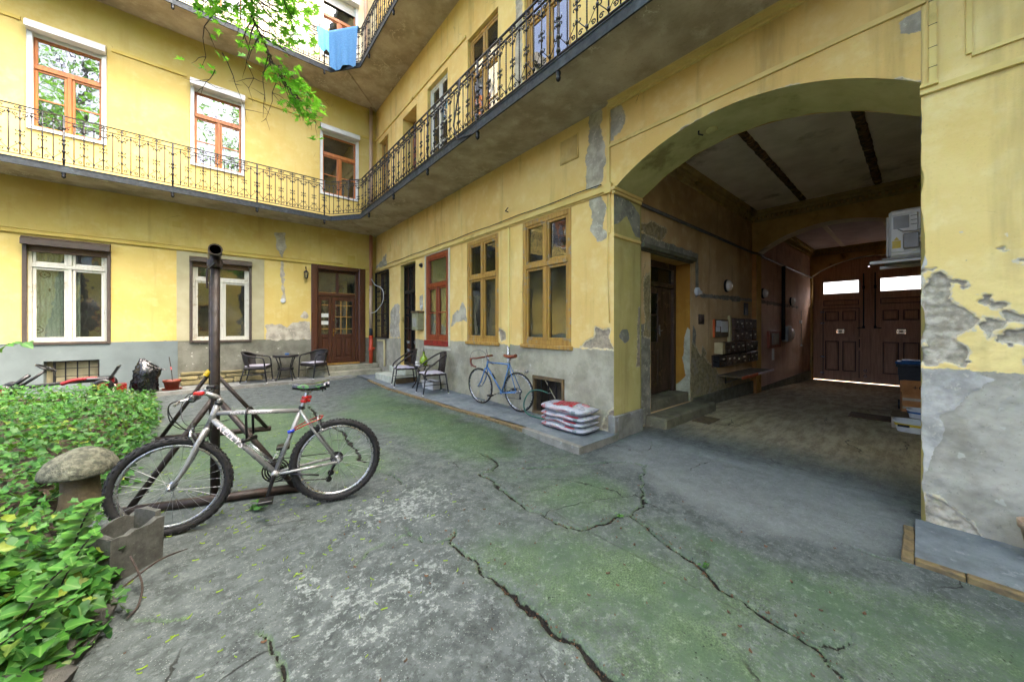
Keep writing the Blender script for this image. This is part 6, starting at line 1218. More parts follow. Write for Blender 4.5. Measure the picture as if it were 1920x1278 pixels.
for k, (h, off, rot) in enumerate(((.09, (0, 0), .02), (.085, (.004, .012), -.03), (.085, (-.006, -.008), .05), (.11, (.0, .01), .0))):
    soil_bag(k, ('white soil bag marked 40, lowest of the stack', 'white soil bag marked 40, second from the bottom', 'white soil bag marked 40, second from the top', 'white soil bag with red striped print on top of the stack')[k], zz, h, off, rot); zz += h*.86
M['hose'] = pm('green hose rubber', '#1f5a4a', '#184638', 10, .4, .1)
t = thing('garden_hose', 'green garden hose looping from the cellar grille to the bags', 'hose', (3.8, 3.7, PH)); obj('tube', MB().tube(spline([(.06,-.02,.36),(-.02,.1,.40),(-.1,.22,.36),(-.17,.27,.2),(-.17,.22,.06),(-.13,.06,.014),(-.1,-.15,.013),(-.05,-.3,.013)], 8), .011, 8), M['hose'], t, smooth=True); obj('nozzle', MB().tube([(.06,-.02,.36),(.03,-.12,.38)], .009, 6), M['steel'], t)
t = thing('gas_tap', 'small yellow tap inside the barred cellar opening', 'tap', (4.0, 3.5, .4)); obj('valve', MB().lathe([(.012,0),(.02,.01),(.02,.05),(.01,.06)], 10), M['yellow'], t); obj('pipe', MB().tube([(0,0,-.3),(0,0,.0)], .01, 6), M['rustpipe'], t)
# ================================================================ things along the left wall
M['binbag'] = pm('black bin bag', '#070808', '#0d0e0f', 8, .22, .6, 14, spec=.6, bdist=.02); M['terracotta'] = pm('terracotta plastic', '#742f18', '#5f2613', 10, .6, .1); M['stick'] = pm('dry stick', '#362a22', '#241c17', 20, .9, .3); M['kartred'] = pm('red toy plastic', '#7a0d13', '#640b10', 10, .35, .1); M['skin_white'] = pm('white print box', '#c9c2b8', '#b3aba0', 10, .7, 0)
t = thing('bin_bag', 'crumpled black bin bag standing by the grey plinth', 'bag', (-1.12, 10.55, .07)); P = []
n = 26
t.scale = (.85, .85, .9)
for i, (r, z, ox) in enumerate(((.10,0,0),(.19,.03,0),(.215,.15,0),(.20,.3,.01),(.20,.42,.03),(.21,.52,.05),(.15,.60,.03),(.09,.70,-.02),(.03,.78,-.05),(.002,.80,-.055))):
    P.append([(ox+r*1.1*math.cos(2*PI*j/n)*(1+.14*math.sin(j*2.3+i*1.1)+.1*math.sin(j*5+i*2.3)), r*.9*math.sin(2*PI*j/n)*(1+.13*math.sin(j*3.1+i*1.7)), z+.03*math.sin(j*1.9+i)*(i > 3)*(i < 9)) for j in range(n+1)])
    P[-1][-1] = P[-1][0]
mb = MB().grid(P); obj('sack', mb, M['binbag'], t, smooth=True)
fl = [[(.05+.06*a+.1*a*b, -.12+.02*math.sin(7*b), .60-.03*a+.09*b-.05*a*b) for b in np.linspace(-1, 1, 7)] for a in np.linspace(0, 2.2, 7)]; obj('loose_flap', MB().grid(fl), M['binbag'], t)
t = thing('flower_pot', 'terracotta flower pot with a bare stick by the grey plinth', 'pot', (-.72, 10.66, PH)); obj('pot', MB().lathe([(.10,0),(.105,.0),(.135,.17),(.15,.17),(.152,.215),(.14,.215),(.13,.18),(.12,.17)], 28), M['terracotta'], t, smooth=True); obj('saucer', MB().lathe([(.15,0),(.17,.03),(.16,.03),(.14,.012)], 28), M['terracotta'], t); obj('stick', MB().tube([(.01,0,.15),(-.01,0,.45),(-.045,.0,.72)], .008, 6), M['stick'], t); obj('label_tag', MB().tube([(-.01,-.01,.44),(-.02,-.015,.5)], .014, 6), M['pinkink'], t)
t = thing('pedal_kart', 'red and black toy pedal kart half hidden behind the ivy', 'toy', (-2.0, 10.25, .24), .06)
obj('frame', MB().tube([(-.75,0,.12),(-.3,0,.17),(.25,0,.2),(.4,0,.22)], .03, 8), M['blackmetal'], t, smooth=True); obj('fairing', MB().tube(spline([(-.15,-.06,.16),(.0,-.06,.22),(.2,-.06,.235),(.32,-.06,.21)]), [.02]+[.035]*23+[.02], 8), M['kartred'], t, smooth=True)
obj('seat', MB().bbox(.15,.45,-.15,.15,.2,.25,.02).add([(.43,-.15,.22),(.43,.15,.22),(.54,.15,.45),(.54,-.15,.45),(.47,-.15,.22),(.47,.15,.22),(.58,.15,.45),(.58,-.15,.45)], [(0,1,2,3),(4,5,6,7),(0,3,7,4),(1,2,6,5),(2,3,7,6)]), M['blackp'], t); obj('seat_bracket', MB().bbox(.42,.5,-.1,.1,.12,.24,.02), M['kartred'], t)
obj('steering_column', MB().tube([(-.62,0,.14),(-.33,0,.42)], .022, 8).tube([(-.7,.0,.15),(-.5,0,.36)], .03, 8), M['blackp'], t, smooth=True)
obj('steering_wheel', MB().tube([(-.32+.14*math.cos(a)*.75, .14*math.sin(a), .47-.14*math.cos(a)*.45) for a in [2*PI*i/24 for i in range(24)]], .016, 6, closed=True).tube([(-.32,-.13,.47),(-.32,.13,.47)], .014, 6), M['blackp'], t, smooth=True)
for x in (-.72, .38):
    for s in (1, -1):
        w = obj('wheel', MB().lathe([(.1,-.05),(.13,-.045),(.14,0),(.13,.045),(.1,.05)], 20, (x, s*.3, .1), axis='y'), M['blackp'], t, smooth=True); obj('rim', MB().lathe([(.07,-.055),(.07,.055)], 14, (x, s*.3, .1), axis='y'), M['kartred'], w)
t = thing('carton', 'small red and white carton behind the ivy beside bin bag', 'box', (-1.5, 10.35, .1), .2); obj('body', MB().bbox(-.14,.14,-.1,.1,0,.22), M['skin_white'], t); obj('print', MB().box(.0,.142,-.102,.102,.05,.223), M['kartred'], t)
tag(obj('boot', MB().tube(spline([(-1.85,10.35,.1),(-1.78,10.35,.22),(-1.66,10.35,.30),(-1.6,10.35,.29)]), .045, 8), M['blackp'], smooth=True), 'dark bent rubber boot lying behind the ivy', 'boot')
# wall lantern
t = thing('wall_lantern', 'small black wall lantern left of the brown door', 'lamp', (1.93, YL, 2.98)); obj('bracket', MB().lathe([(.035,0),(.035,.02)], 12, (0, 0, .12), axis='y').tube(spline([(0,-.02,.12),(0,-.07,.17),(0,-.12,.14),(0,-.12,.08)]), .008, 6), M['iron'], t)
for k in range(6): a = 2*PI*k/6; obj('cage_bar', MB().tube([(.055*math.cos(a), -.12+.055*math.sin(a), -.0), (.035*math.cos(a), -.12+.035*math.sin(a), -.15)], .005, 4), M['iron'], t)
obj('cap', MB().lathe([(.065,0),(.06,.015),(.03,.05),(.008,.07),(.012,.085),(.003,.1)], 12, (0,-.12,-.005)), M['iron'], t); obj('glass', MB().lathe([(.048,-.005),(.03,-.15)], 6, (0,-.12,0)), M['tableglass'], t); obj('base', MB().lathe([(.038,-.15),(.03,-.165),(.006,-.18)], 10, (0,-.12,0)), M['iron'], t)
# downpipes
M['pipepink'] = pm('pinkish downpipe paint', '#b07a5c', '#96644a', 5, .6, .2, streak=True, dirt='#b08a70'); M['pipeor'] = pm('orange drain pipe', '#b8401c', '#a03516', 5, .5, .1, dirt='#8d4a2c'); M['pipegrey'] = pm('pale downpipe', '#b59c84', '#9c8570', 5, .6, .2, streak=True)
t = thing('downpipe', 'downpipe in the yard corner, orange at the bottom', 'pipe', (3.70, YL-.09, 0))
obj('upper_pipe', MB().tube([(0,0,2.75),(0,0,4.32)], .052, 12), M['pipepink'], t, smooth=True); obj('middle_pipe', MB().tube([(0,0,1.42),(0,0,2.75)], .051, 12), M['pipegrey'], t, smooth=True); obj('collar', MB().tube([(0,0,1.2),(0,0,1.42)], .055, 12), M['fascia'], t, smooth=True); obj('drain_pipe', MB().tube([(0,0,.3),(0,0,1.2)], .058, 12), M['pipeor'], t, smooth=True); obj('socket', MB().lathe([(.068,1.13),(.068,1.2)], 14).lathe([(.07,.72),(.075,.76),(.07,.83)], 14).tube([(.0,0,.72),(.09,0,.82)], .05, 10), M['pipeor'], t)
for z in (1.9, 2.6): obj('clamp', MB().tube([(-.06,0,z),(-.06,.0,z+.02),(.06,0,z+.02)], .008, 5), M['iron'], t)
t = thing('downpipe', 'pink grey downpipe in the corner above lower gallery', 'pipe', (3.70, YL-.09, 0)); obj('pipe', MB().tube([(0,0,4.42),(0,0,8.3)], .052, 12), M['pipegrey'], t, smooth=True)
tag(obj('downpipe', MB().tube([(3.55, YL-.09, 8.4), (3.55, YL-.09, 13)], .05, 12), M['pipegrey'], smooth=True), 'pale downpipe above the upper gallery', 'pipe')
M['pipecream'] = pm('cream gas pipe', '#bdb083', '#a89b6e', 5, .6, .2)
tag(obj('gas_pipe', MB().tube(spline([(XR-.06, 10.9, 1.05), (XR-.06, 10.45, 1.05), (XR-.06, 10.36, 1.0), (XR-.06, 10.34, .3)], 6), .03, 8), M['pipecream'], smooth=True), 'cream gas pipe below the barred corner window', 'pipe')
tag(obj('loop_cable', MB().tube(spline([(3.7, YL-.15, 2.95), (3.72, 10.8, 2.75), (3.74, 10.45, 2.65), (3.78, 10.3, 2.5), (3.78, 10.35, 2.2), (3.75, 10.8, 1.95), (3.7, YL-.14, 1.9)], 6), .012, 6), M['whiteplast'], smooth=True), 'slack white cable looping out in front of the barred window', 'cable')
tag(obj('cable_trunking', MB(TR).bbox(4.62, 4.66, 1.1, 3.2, -.005, .02), M['mouldP']), 'vertical yellow cable trunking between the two ochre windows', 'trunking')
tag(obj('metal_conduit', MB(TR).tube([(4.64, 1.12, .02), (4.64, .55, .02)], .022, 8), M['steel'], smooth=True), 'grey metal conduit behind the blue bicycle saddle', 'pipe')
M['boxgreen'] = pm('grey green metal box', '#8a8a6c', '#75755a', 8, .5, .2, dirt='#6a6a50')
t = thing('post_box', 'grey green metal box with wooden cover beside the barred door', 'box', (XR, 8.05, 1.38)); obj('case', MB(lambda u, z, n: (-n, u, z)).bbox(-.16, .16, 0, .42, -.005, .17, .01), M['boxgreen'], t); obj('cover', MB(lambda u, z, n: (-n, u, z)).bbox(-.18, .18, .42, .47, -.005, .19, .006), M['stepside'], t); obj('panel', MB(lambda u, z, n: (-n, u, z)).bbox(.165, .175, .05, .3, .03, .14), M['greybox'], t); obj('face_plate', MB(lambda u, z, n: (-n, u, z)).bbox(-.1, .1, .08, .3, .17, .178, .003), M['greybox'], t)
t = thing('security_camera', 'small dark dome camera above the red window', 'camera', (XR, 8.0, 2.98)); obj('dome', MB(lambda u, z, n: (-n, u, z)).lathe([(.05,0),(.05,.03),(.04,.06),(.015,.08)], 16), M['blackp'], t, smooth=True); obj('base', MB(lambda u, z, n: (-n, u, z)).lathe([(.06,0),(.06,.012)], 16), M['greybox'], t)
tag(obj('outdoor_socket', MB(TR).lathe([(.045,0),(.045,.035),(.03,.045)], 16, (7.98, 1.95, 0)), M['whiteplast']), 'round white socket left of the red window', 'socket')
tag(obj('outdoor_socket', MB(TL).lathe([(.06,0),(.06,.04),(.04,.05)], 16, (1.4, 2.17, 0)), M['whiteplast']), 'round white socket at the end of grey plaster chase', 'socket')
tag(obj('hook_bracket', MB(TR).tube([(4.67, 3.46, 0), (4.67, 3.46, .06), (4.6, 3.5, .06)], .008, 5), M['iron']), 'little iron hook above the trunking', 'hook')
# arch lamp stub
t = thing('ceiling_fitting', 'rusty broken lamp fitting under the arch', 'fitting', (4.2, 1.5, float(arch_z(1.5)))); obj('rose', MB().lathe([(.06,0),(.055,-.02),(.02,-.035)], 14), M['soffit_green'], t); obj('hook', MB().tube([(-.1,.1,.0),(-.1,.1,-.05),(-.08,.06,-.07)], .01, 5), M['iron'], t)
# laundry and pots on the upper gallery
M['towel1'] = pm('light blue towel', '#6fb0c6', '#5f9fb8', 30, .95, .6, 140); M['towel2'] = pm('blue towel', '#4d7ea6', '#426f95', 30, .95, .6, 140); M['towelw'] = pm('white green towel', '#dfe6d3', '#c3d3b0', 9, .95, .5, 120)
def hang(name, label, a, b, ztop, zbot, m, nf, seed):
    P = []; d = Vector((b[0]-a[0], b[1]-a[1], 0)); n = Vector((d.y, -d.x, 0)).normalized()
    for i in range(25):
        t = i/24; r = []
        for j in range(15):
            s = j/14; z = ztop-(ztop-zbot)*s*(1-.05*math.sin(t*9+seed)); off = .045+.025*math.sin(t*nf+seed)*s+.015*math.sin(t*nf*2.3)*s
            p = Vector((a[0], a[1], 0))+d*(t*(1-.08*s)+.04*s)+n*off; r.append((p.x, p.y, z))
        P.append([(r[0][0]-n.x*.09, r[0][1]-n.y*.09, ztop-.12), (r[0][0]-n.x*.05, r[0][1]-n.y*.05, ztop+.012)]+r)
    return tag(obj(name, MB().grid(P), m, smooth=True), label, 'towel')
hang('towel', 'short light blue towel pegged to the upper gallery rail', (2.02, 10.20), (2.32, 10.20), 9.30, 8.72, M['towel1'], 9, 1)
hang('towel', 'long blue towel hanging at the upper gallery corner', (2.33, 10.19), (2.86, 9.53), 9.30, 8.28, M['towel2'], 12, 2)
hang('towel', 'white patterned towel on the upper gallery rail', (1.42, 10.20), (1.84, 10.20), 9.30, 8.55, M['towelw'], 10, 4)
for i, (x, y) in enumerate(((2.08, 10.16), (2.28, 10.16), (2.55, 9.9), (2.8, 9.6))): tag(obj('clothes_peg', MB().bbox(x-.012, x+.012, y-.02, y+.02, 9.27, 9.36, .004), (M['redplast'], M['yellow'])[i % 2]), ('red peg on the light blue towel', 'yellow peg on the light blue towel', 'red peg on the long blue towel', 'yellow peg on the long blue towel')[i], 'peg')
# ================================================================ stone ornaments by the ivy
M['mossstone'] = pm('mossy cast stone', '#5d5e4e', '#3a3c31', 26, .95, 1, 40, dirt='#6d7060', bdist=.02, spread=.12); M['stemstone'] = pm('brown lichen stone', '#6d5f48', '#4d4434', 10, .95, .9, 36, dirt='#7a6a3c', bdist=.012); M['blockc'] = conc('hollow block concrete', '#4d4e49', '#393a36', '#62635c', '#1f201c', 14)
t = thing('stone_mushroom', 'mossy stone mushroom standing in the ivy', 'ornament', (-.81, 4.3, .0)); P = []
n = 30
mb = MB().lathe([(.07,.31),(.16,.29),(.195,.288),(.207,.303),(.197,.35),(.168,.405),(.12,.447),(.065,.475),(.002,.485)], n); mb.v = [(x*(1+.05*math.sin(4*math.atan2(y, x)))*1.0, y*(1+.04*math.sin(3*math.atan2(y, x))), z+.004*math.sin(19*x+17*y)) for x, y, z in mb.v]; obj('cap', mb, M['mossstone'], t, smooth=True)
mb = MB().lathe([(.13,-.02),(.115,.08),(.10,.18),(.095,.31)], 18); mb.v = [(x*(1+.08*math.sin(5*math.atan2(y, x)+z*9)), y*(1+.06*math.sin(4*math.atan2(y, x))), z) for x, y, z in mb.v]; obj('stem', mb, M['stemstone'], t, smooth=True)
t = thing('concrete_block', 'broken hollow concrete block standing on end beside front wheel', 'block', (-.42, 3.08, 0), .7)
mb = MB()
def jag(x0, x1, y0, y1, z1, n=7):
    # wall piece of the block with a broken, uneven top
    L = []
    along_x = (x1-x0) > (y1-y0)
    for i in range(n+1):
        s = i/n; h = z1+random.uniform(-.02, .008)*(0 < i < n)
        if along_x: x = x0+(x1-x0)*s; L.append([(x, y0, -.01), (x, y0, h), (x, y1, h+random.uniform(-.008, .008)), (x, y1, -.01)])
        else: y = y0+(y1-y0)*s; L.append([(x0, y, -.01), (x0, y, h), (x1, y, h+random.uniform(-.008, .008)), (x1, y, -.01)])
    mb.grid(L); mb.add(L[0], [(0,1,2,3)]); mb.add(L[-1], [(0,1,2,3)])
jag(-.13, .13, -.11, -.08, .25); jag(-.13, .13, .08, .11, .27); jag(-.13, -.10, -.08, .08, .25, 3); jag(.10, .13, -.08, .08, .29, 3); mb.box(-.1, .1, -.08, .08, .0, .03)
mb.v = [(x+.04*z, y, z) for x, y, z in mb.v]; obj('shell', mb, M['blockc'], t)
M['rubble'] = pm('dark rubble', '#4b4a44', '#2f2e2a', 9, .95, .9, 30, bdist=.012)
for i, (x, y, s, lb) in enumerate(((-.47, 2.62, .12, 'dark rubble lump at the ivy edge below the block'), (-.5, 2.42, .10, 'flat rubble stone under the hanging ivy'), (-.62, 2.2, .16, 'grey kerb stone in the corner under the ivy'))):
    mb = MB().lathe([(.3,0),(1,.1),(1.05,.4),(.8,.75),(.3,.85)], 12, (0,0,0)); mb.v = [(px*s*(1+.25*math.sin(px*5+i)), py*s*(1+.3*math.sin(py*6+px*3)), pz*s*.8+.02*math.sin(px*7)) for px, py, pz in mb.v]
    o = tag(obj('rubble_stone', mb, M['rubble']), lb, 'stone'); o.location = (x, y, 0)
for i, (pp, lb) in enumerate((([(-.36,2.86,.16),(-.30,2.72,.06),(-.30,2.60,.012),(-.33,2.52,.01)], 'bent bare twig leaning on the concrete block'), ([(-.40,2.72,.05),(-.25,2.85,.09),(-.13,3.0,.04)], 'thin forked twig lying before the concrete block'))):
    tag(obj('twig', MB().tube(spline(pp), [.005]*(len(spline(pp))-4)+[.004,.003,.003,.002], 6), M['stick'], smooth=True), lb, 'twig')
t = thing('flower_pot', 'dusty terracotta pot cut by the picture edge at the pier', 'pot', (3.72, -.47, .06)); obj('pot', MB().lathe([(.045,0),(.05,.0),(.075,.17),(.085,.17),(.088,.21),(.078,.21),(.07,.17),(.065,.16)], 28), pm('dusty clay', '#a3907a', '#7d5a42', 8, .8, .3), t, smooth=True); obj('soil', MB().lathe([(.07,.168),(.07,.172)], 16), M['cellar'], t)
tag(obj('wall_cable', MB(TR).tube([(2.72+.41*i, 3.315+.008*math.sin(i*1.9), .03) for i in range(20)], .007, 5), M['iron'], smooth=True), 'dark cable clipped along the moulding above the ochre windows', 'cable')
tag(obj('wall_cable', MB(TL).tube([(-8.5+.6*i, 3.345+.006*math.sin(i*1.7), .02) for i in range(20)], .006, 5), M['mouldL'], smooth=True), 'thin yellow painted cable along the moulding of the back wing', 'cable')
tag(obj('wall_cable', MB().tube([(XR-.02, 2.63, 3.2), (XR-.02, 2.63, 2.2), (XR-.02, 2.6, 1.5)], .006, 5), M['mould'], smooth=True), 'thin painted cable running down beside the arch jamb', 'cable')
# ================================================================ plants
def leaf_mat(name, c1, c2, c3, rough=.45, trans=.35):
    t = NT(name); a = t.new('Attribute', attribute_name='lf'); sp = t.new('SeparateColor'); t.l.new(a.outputs['Color'], sp.inputs[0])
    col = t.mix(sp.outputs[0], C(c1), C(c2)); col = t.mix(t.ramp(sp.outputs[1], .93, 1.0), col, C(c3)); col = t.mix(t.ramp(t.noise(40, 3), .5, .75, 0, .25), col, C(c1, .6)); col = t.mix(t.ramp(sp.outputs[2], .0, .12, .22, 0), col, C('#9db86a')); col = t.mix(t.ramp(sp.outputs[2], .45, 1.0, 0, .35), col, C(c1, .5))
    t.done(col, rough, spec=.28)
    tr = t.new('BsdfTranslucent'); t.set(tr, 'Color', t.mix(.5, col, C('#7fae2a'))); mx = t.new('MixShader'); t.set(mx, 0, trans); t.l.new(t.bsdf.outputs[0], mx.inputs[1]); t.l.new(tr.outputs[0], mx.inputs[2]); t.l.new(mx.outputs[0], t.out.inputs['Surface'])
    return t.mat
IVY = [(0,0),(.16,-.12),(.42,-.14),(.5,.02),(.40,.22),(.56,.42),(.36,.5),(.22,.62),(0,1.0),(-.22,.62),(-.36,.5),(-.56,.42),(-.40,.22),(-.5,.02),(-.42,-.14),(-.16,-.12)]
OVAL = [(0,0),(.22,.08),(.36,.28),(.36,.5),(.24,.75),(0,1.0),(-.24,.75),(-.36,.5),(-.36,.28),(-.22,.08)]
MAPLE = [(0,0),(.1,0),(.42,-.16),(.26,.06),(.60,.14),(.30,.25),(.52,.46),(.70,.62),(.40,.56),(.18,.44),(.27,.74),(.10,.68),(0,1.12),(-.10,.68),(-.27,.74),(-.18,.44),(-.40,.56),(-.70,.62),(-.52,.46),(-.30,.25),(-.60,.14),(-.26,.06),(-.42,-.16),(-.1,0)]
def leaf_cloud(name, items, shape, mat, parent=None):
    """items: (pos, dir, normal, size, tone, yellow); every leaf is a small folded blade"""
    S = np.array(shape); n = len(S); N = len(items)
    pos = np.array([i[0] for i in items]); d = np.array([i[1] for i in items]); nr = np.array([i[2] for i in items]); sz = np.array([i[3] for i in items]); tone = np.array([(i[4], i[5]) for i in items])
    d = d/np.linalg.norm(d, axis=1, keepdims=True); side = np.cross(d, nr); side /= np.linalg.norm(side, axis=1, keepdims=True)+1e-9; up = np.cross(side, d)
    cx = np.append(S[:, 0], 0); cy = np.append(S[:, 1], .38); cz = np.append(np.abs(S[:, 0])*.28-.18*S[:, 1]**2, -.02)
    co = pos[:, None]+sz[:, None, None]*(side[:, None]*cx[None, :, None]+d[:, None]*cy[None, :, None]+up[:, None]*cz[None, :, None])
    tri = np.array([[i, (i+1) % n, n] for i in range(n)]); f = (np.arange(N)[:, None, None]*(n+1)+tri[None]).reshape(-1, 3).astype(np.int32); co = co.reshape(-1, 3).astype(np.float32)
    me = bpy.data.meshes.new(name); me.vertices.add(len(co)); me.vertices.foreach_set('co', co.ravel()); me.loops.add(f.size); me.loops.foreach_set('vertex_index', f.ravel()); me.polygons.add(len(f))
    me.polygons.foreach_set('loop_start', np.arange(0, f.size, 3, dtype=np.int32)); me.polygons.foreach_set('loop_total', np.full(len(f), 3, np.int32)); me.update(calc_edges=True); me.polygons.foreach_set('use_smooth', np.ones(len(f), bool))
    at = me.attributes.new('lf', 'FLOAT_COLOR', 'POINT'); at.data.foreach_set('color', np.concatenate([np.repeat(tone, n+1, axis=0), np.tile(np.abs(cx)*2, N)[:, None], np.ones((N*(n+1), 1))], 1).astype(np.float32).ravel())
    me.materials.append(mat); o = bpy.data.objects.new(name, me); COL.objects.link(o)
    if parent: o.parent = parent
    return o
M['ivy'] = leaf_mat('ivy leaf', '#143c1a', '#417626', '#74822e', .48, .22); M['maple'] = leaf_mat('maple leaf', '#3f9424', '#70bc38', '#9cc048', .5, .5); M['bark'] = pm('dark bark', '#3b3029', '#2a221d', 20, .95, .8, 40); M['soil'] = pm('leaf litter soil', '#3a2d20', '#241c14', 14, .98, .9, 50, dirt='#5a452c', bdist=.01)
# bed of soil
bx = lambda y: np.interp(y, [0, 2.2, 2.5, 3.0, 4.0, 5.5, 7.5, 10.0], [-.9, -.55, -.47, -.46, -.68, -.72, -.74, -.98])
def bed_h(x, y):
    e = bx(y)-x; s = np.clip(e/.55, 0, 1); far = np.clip((10.1-y)/.35, 0, 1)
    return (s*s*(3-2*s))*(.08+.26*fbm(x, y, 1.1, 3, 5)+.05*np.clip((y-4)/5, 0, 1))*far
def bed_f(u, v): x = bx(v)+.12-u; return x, v, bed_h(x, v)-.025+(fbm(x, v, 9, 3, 6)-.5)*.03
bed = sheet('planting_bed', list(np.linspace(0, 1.2, 40))+list(np.linspace(1.4, 6.5, 26)), lines(-1.5, 10.1, .06), bed_f, M['soil']); tag(bed, kind='structure', label='soil bed covered by ivy on the left of the yard')
def ivy_items():
    it = []; rg = np.random.default_rng(11)
    def add(x, y, lift, size, tilt=.5):
        z = float(bed_h(np.array([x]), np.array([y]))[0])+lift
        a = rg.uniform(0, 2*PI); nr = np.array([rg.normal(0, tilt)+.25, rg.normal(0, tilt)-.35, 1.0]); d = np.array([math.cos(a), math.sin(a), rg.normal(-.15, .25)])
        it.append(((x, y, z), d, nr, size, min(1, max(0, rg.beta(2.2, 2)*(.55+lift*2.4))), rg.random()))  # lower leaves get a darker tone, depth shade put into the colour
    for _ in range(25000):
        y = rg.uniform(1.0, 10.1); w = rg.random()**1.25*4.2; x = float(bx(np.array([y]))[0])+.06-w
        if y < 5 and (x+.81)**2+(y-4.22)**2 < .045: continue
        if y > 2.7 and y < 4.0 and x > float(bx(np.array([y]))[0])-.10 and rg.random() < .85: continue
        dens = fbm(np.array([x]), np.array([y]), 1.6, 3, 9)[0]
        if rg.random() > .35+dens*1.1: continue
        add(x, y, rg.uniform(.0, .17)*(.4+rg.random()), rg.choice([rg.uniform(.022, .04), rg.uniform(.035, .07)]), .6)
    for _ in range(1900):          # near corner: larger leaves
        y = rg.uniform(1.3, 3.1); x = float(bx(np.array([y]))[0])+.04-rg.random()**1.4*1.6; add(x, y, rg.uniform(.03, .2), rg.uniform(.05, .085), .65)
    for _ in range(520):           # trailing over the edge
        y = rg.uniform(1.6, 9.5); x = float(bx(np.array([y]))[0])+rg.uniform(0, .16)*rg.random()
        if 2.75 < y < 4.6: continue
        add(x, y, rg.uniform(.01, .06), rg.uniform(.04, .065), .5)
    return it
iv = leaf_cloud('ivy', ivy_items(), IVY, M['ivy']); tag(iv, 'dense green ivy covering the bed on the left', 'ivy', kind='stuff')
# tall leafy sprouts at the near edge of the bed
def sprout(label, base, h, n, size, shape=OVAL, lean=(.1, -.05), pair=True, mat='ivy'):
    t = thing('leafy_sprout', label, 'plant', base, group='leafy sprouts at the bed edge'); rg = np.random.default_rng(int(abs(base[0]*1000+base[1]*77)))
    tip = Vector((lean[0], lean[1], h)); pts = [tuple(Vector((0, 0, 0)).lerp(tip, k/6)+Vector((0, 0, .03*math.sin(k/6*PI)))) for k in range(7)]
    obj('stem', MB().tube(pts, [.004]*5+[.003, .002], 5), M['bark'], t, smooth=True); it = []
    for k in range(n):
        f = .15+.85*k/max(1, n-1); p = Vector((0, 0, 0)).lerp(tip, f)+Vector((0, 0, .03*math.sin(f*PI))); a = k*2.4
        for s in ((0, PI) if pair else (0,)): d = np.array([math.cos(a+s), math.sin(a+s), .25]); it.append((tuple(p), d, np.array([0, -.2, 1.]), size*(1.1-.5*f)*rg.uniform(.8, 1.2), rg.uniform(.5, 1), rg.random()*.8))
    leaf_cloud('leaves', it, shape, M[mat], t); return t
SP = [((-.60, 3.02, .2), .28, 8, .09, (.1,-.1)), ((-.57, 2.72, .18), .24, 7, .08, (.12,-.08)), ((-.62, 2.45, .2), .22, 7, .085, (.15,-.08)), ((-.72, 2.25, .15), .2, 10, .04, (.3,-.05)), ((-.80, 2.75, .22), .25, 7, .09, (0,-.1)), ((-.68, 3.45, .15), .2, 6, .085, (.1,-.1))]
SL = ['bright sprout above the broken block', 'toothed sprout hanging beside the rubble', 'glossy sprout in front of the rubble lump', 'small leaved trailing sprig in the near corner', 'broad leaved sprout deeper in the near ivy', 'broad leaved sprout below the stone mushroom']
for (b, h, n, s, ln), lb in zip(SP, SL): sprout(lb, b, h, n, s, OVAL if n != 8 else IVY, ln)
for i, (x, y, lb) in enumerate(((.27, 3.42, 'tiny weed growing at the ground pipe under pedals'), (1.92+.4, 1.47, 'tiny weed in the crack near slab corner'), (2.2, .83, 'tiny weed halfway along the long crack'), (1.88, .12, 'tiny weed at the end of long crack'))):
    t = thing('crack_weed', lb, 'weed', (x, y, -.005), group='weeds in the concrete cracks'); rg = np.random.default_rng(i)
    k = 26 if i == 0 else 12; R = .1 if i == 0 else .035
    leaf_cloud('leaves', [((rg.normal(0, R*.6), rg.normal(0, R*.35), rg.uniform(.005, .035)), np.array([rg.normal(), rg.normal(), .3]), np.array([rg.normal(0, .3), rg.normal(0, .3), 1]), rg.uniform(.02, .04)*(1.3 if i == 0 else .7), rg.uniform(.2, .8), rg.random()*.7) for _ in range(k)], OVAL, M['ivy'], t)
# small branch reaching in from the left
t = thing('young_shrub', 'thin young shrub branch reaching in at the left edge', 'shrub', (-2.1, 5.3, .25)); rg = np.random.default_rng(5); it = []; st = MB()
for (pts, dens) in (([(-.3,-.2,.1),(0,.0,.62),(.35,.3,.95),(.75,.55,1.05)], 9), ([(-.3,-.2,.1),(.1,.0,.4),(.35,.15,.55),(.62,.3,.50)], 7), ([(0,0,.62),(.3,.1,.86),(.5,.1,1.0)], 5), ([(-.3,-.2,.1),(-.1,-.1,.5),(.0,-.1,.9)], 5)):
    q = spline(pts, 6); st.tube(q, [.008*(1-.8*i/len(q)) for i in range(len(q))], 5)
    for k in range(dens*2): p = q[int(len(q)*(.4+.59*rg.random()))]; d = np.array([rg.normal(.3, .7), rg.normal(0, .7), rg.normal(-.15, .3)]); it.append((tuple(p), d, np.array([rg.normal(0, .4), -.4, 1]), rg.uniform(.06, .11), rg.uniform(.5, 1), rg.random()*.7))
obj('stem', st, M['bark'], t, smooth=True); leaf_cloud('leaves', it, OVAL, M['ivy'], t)
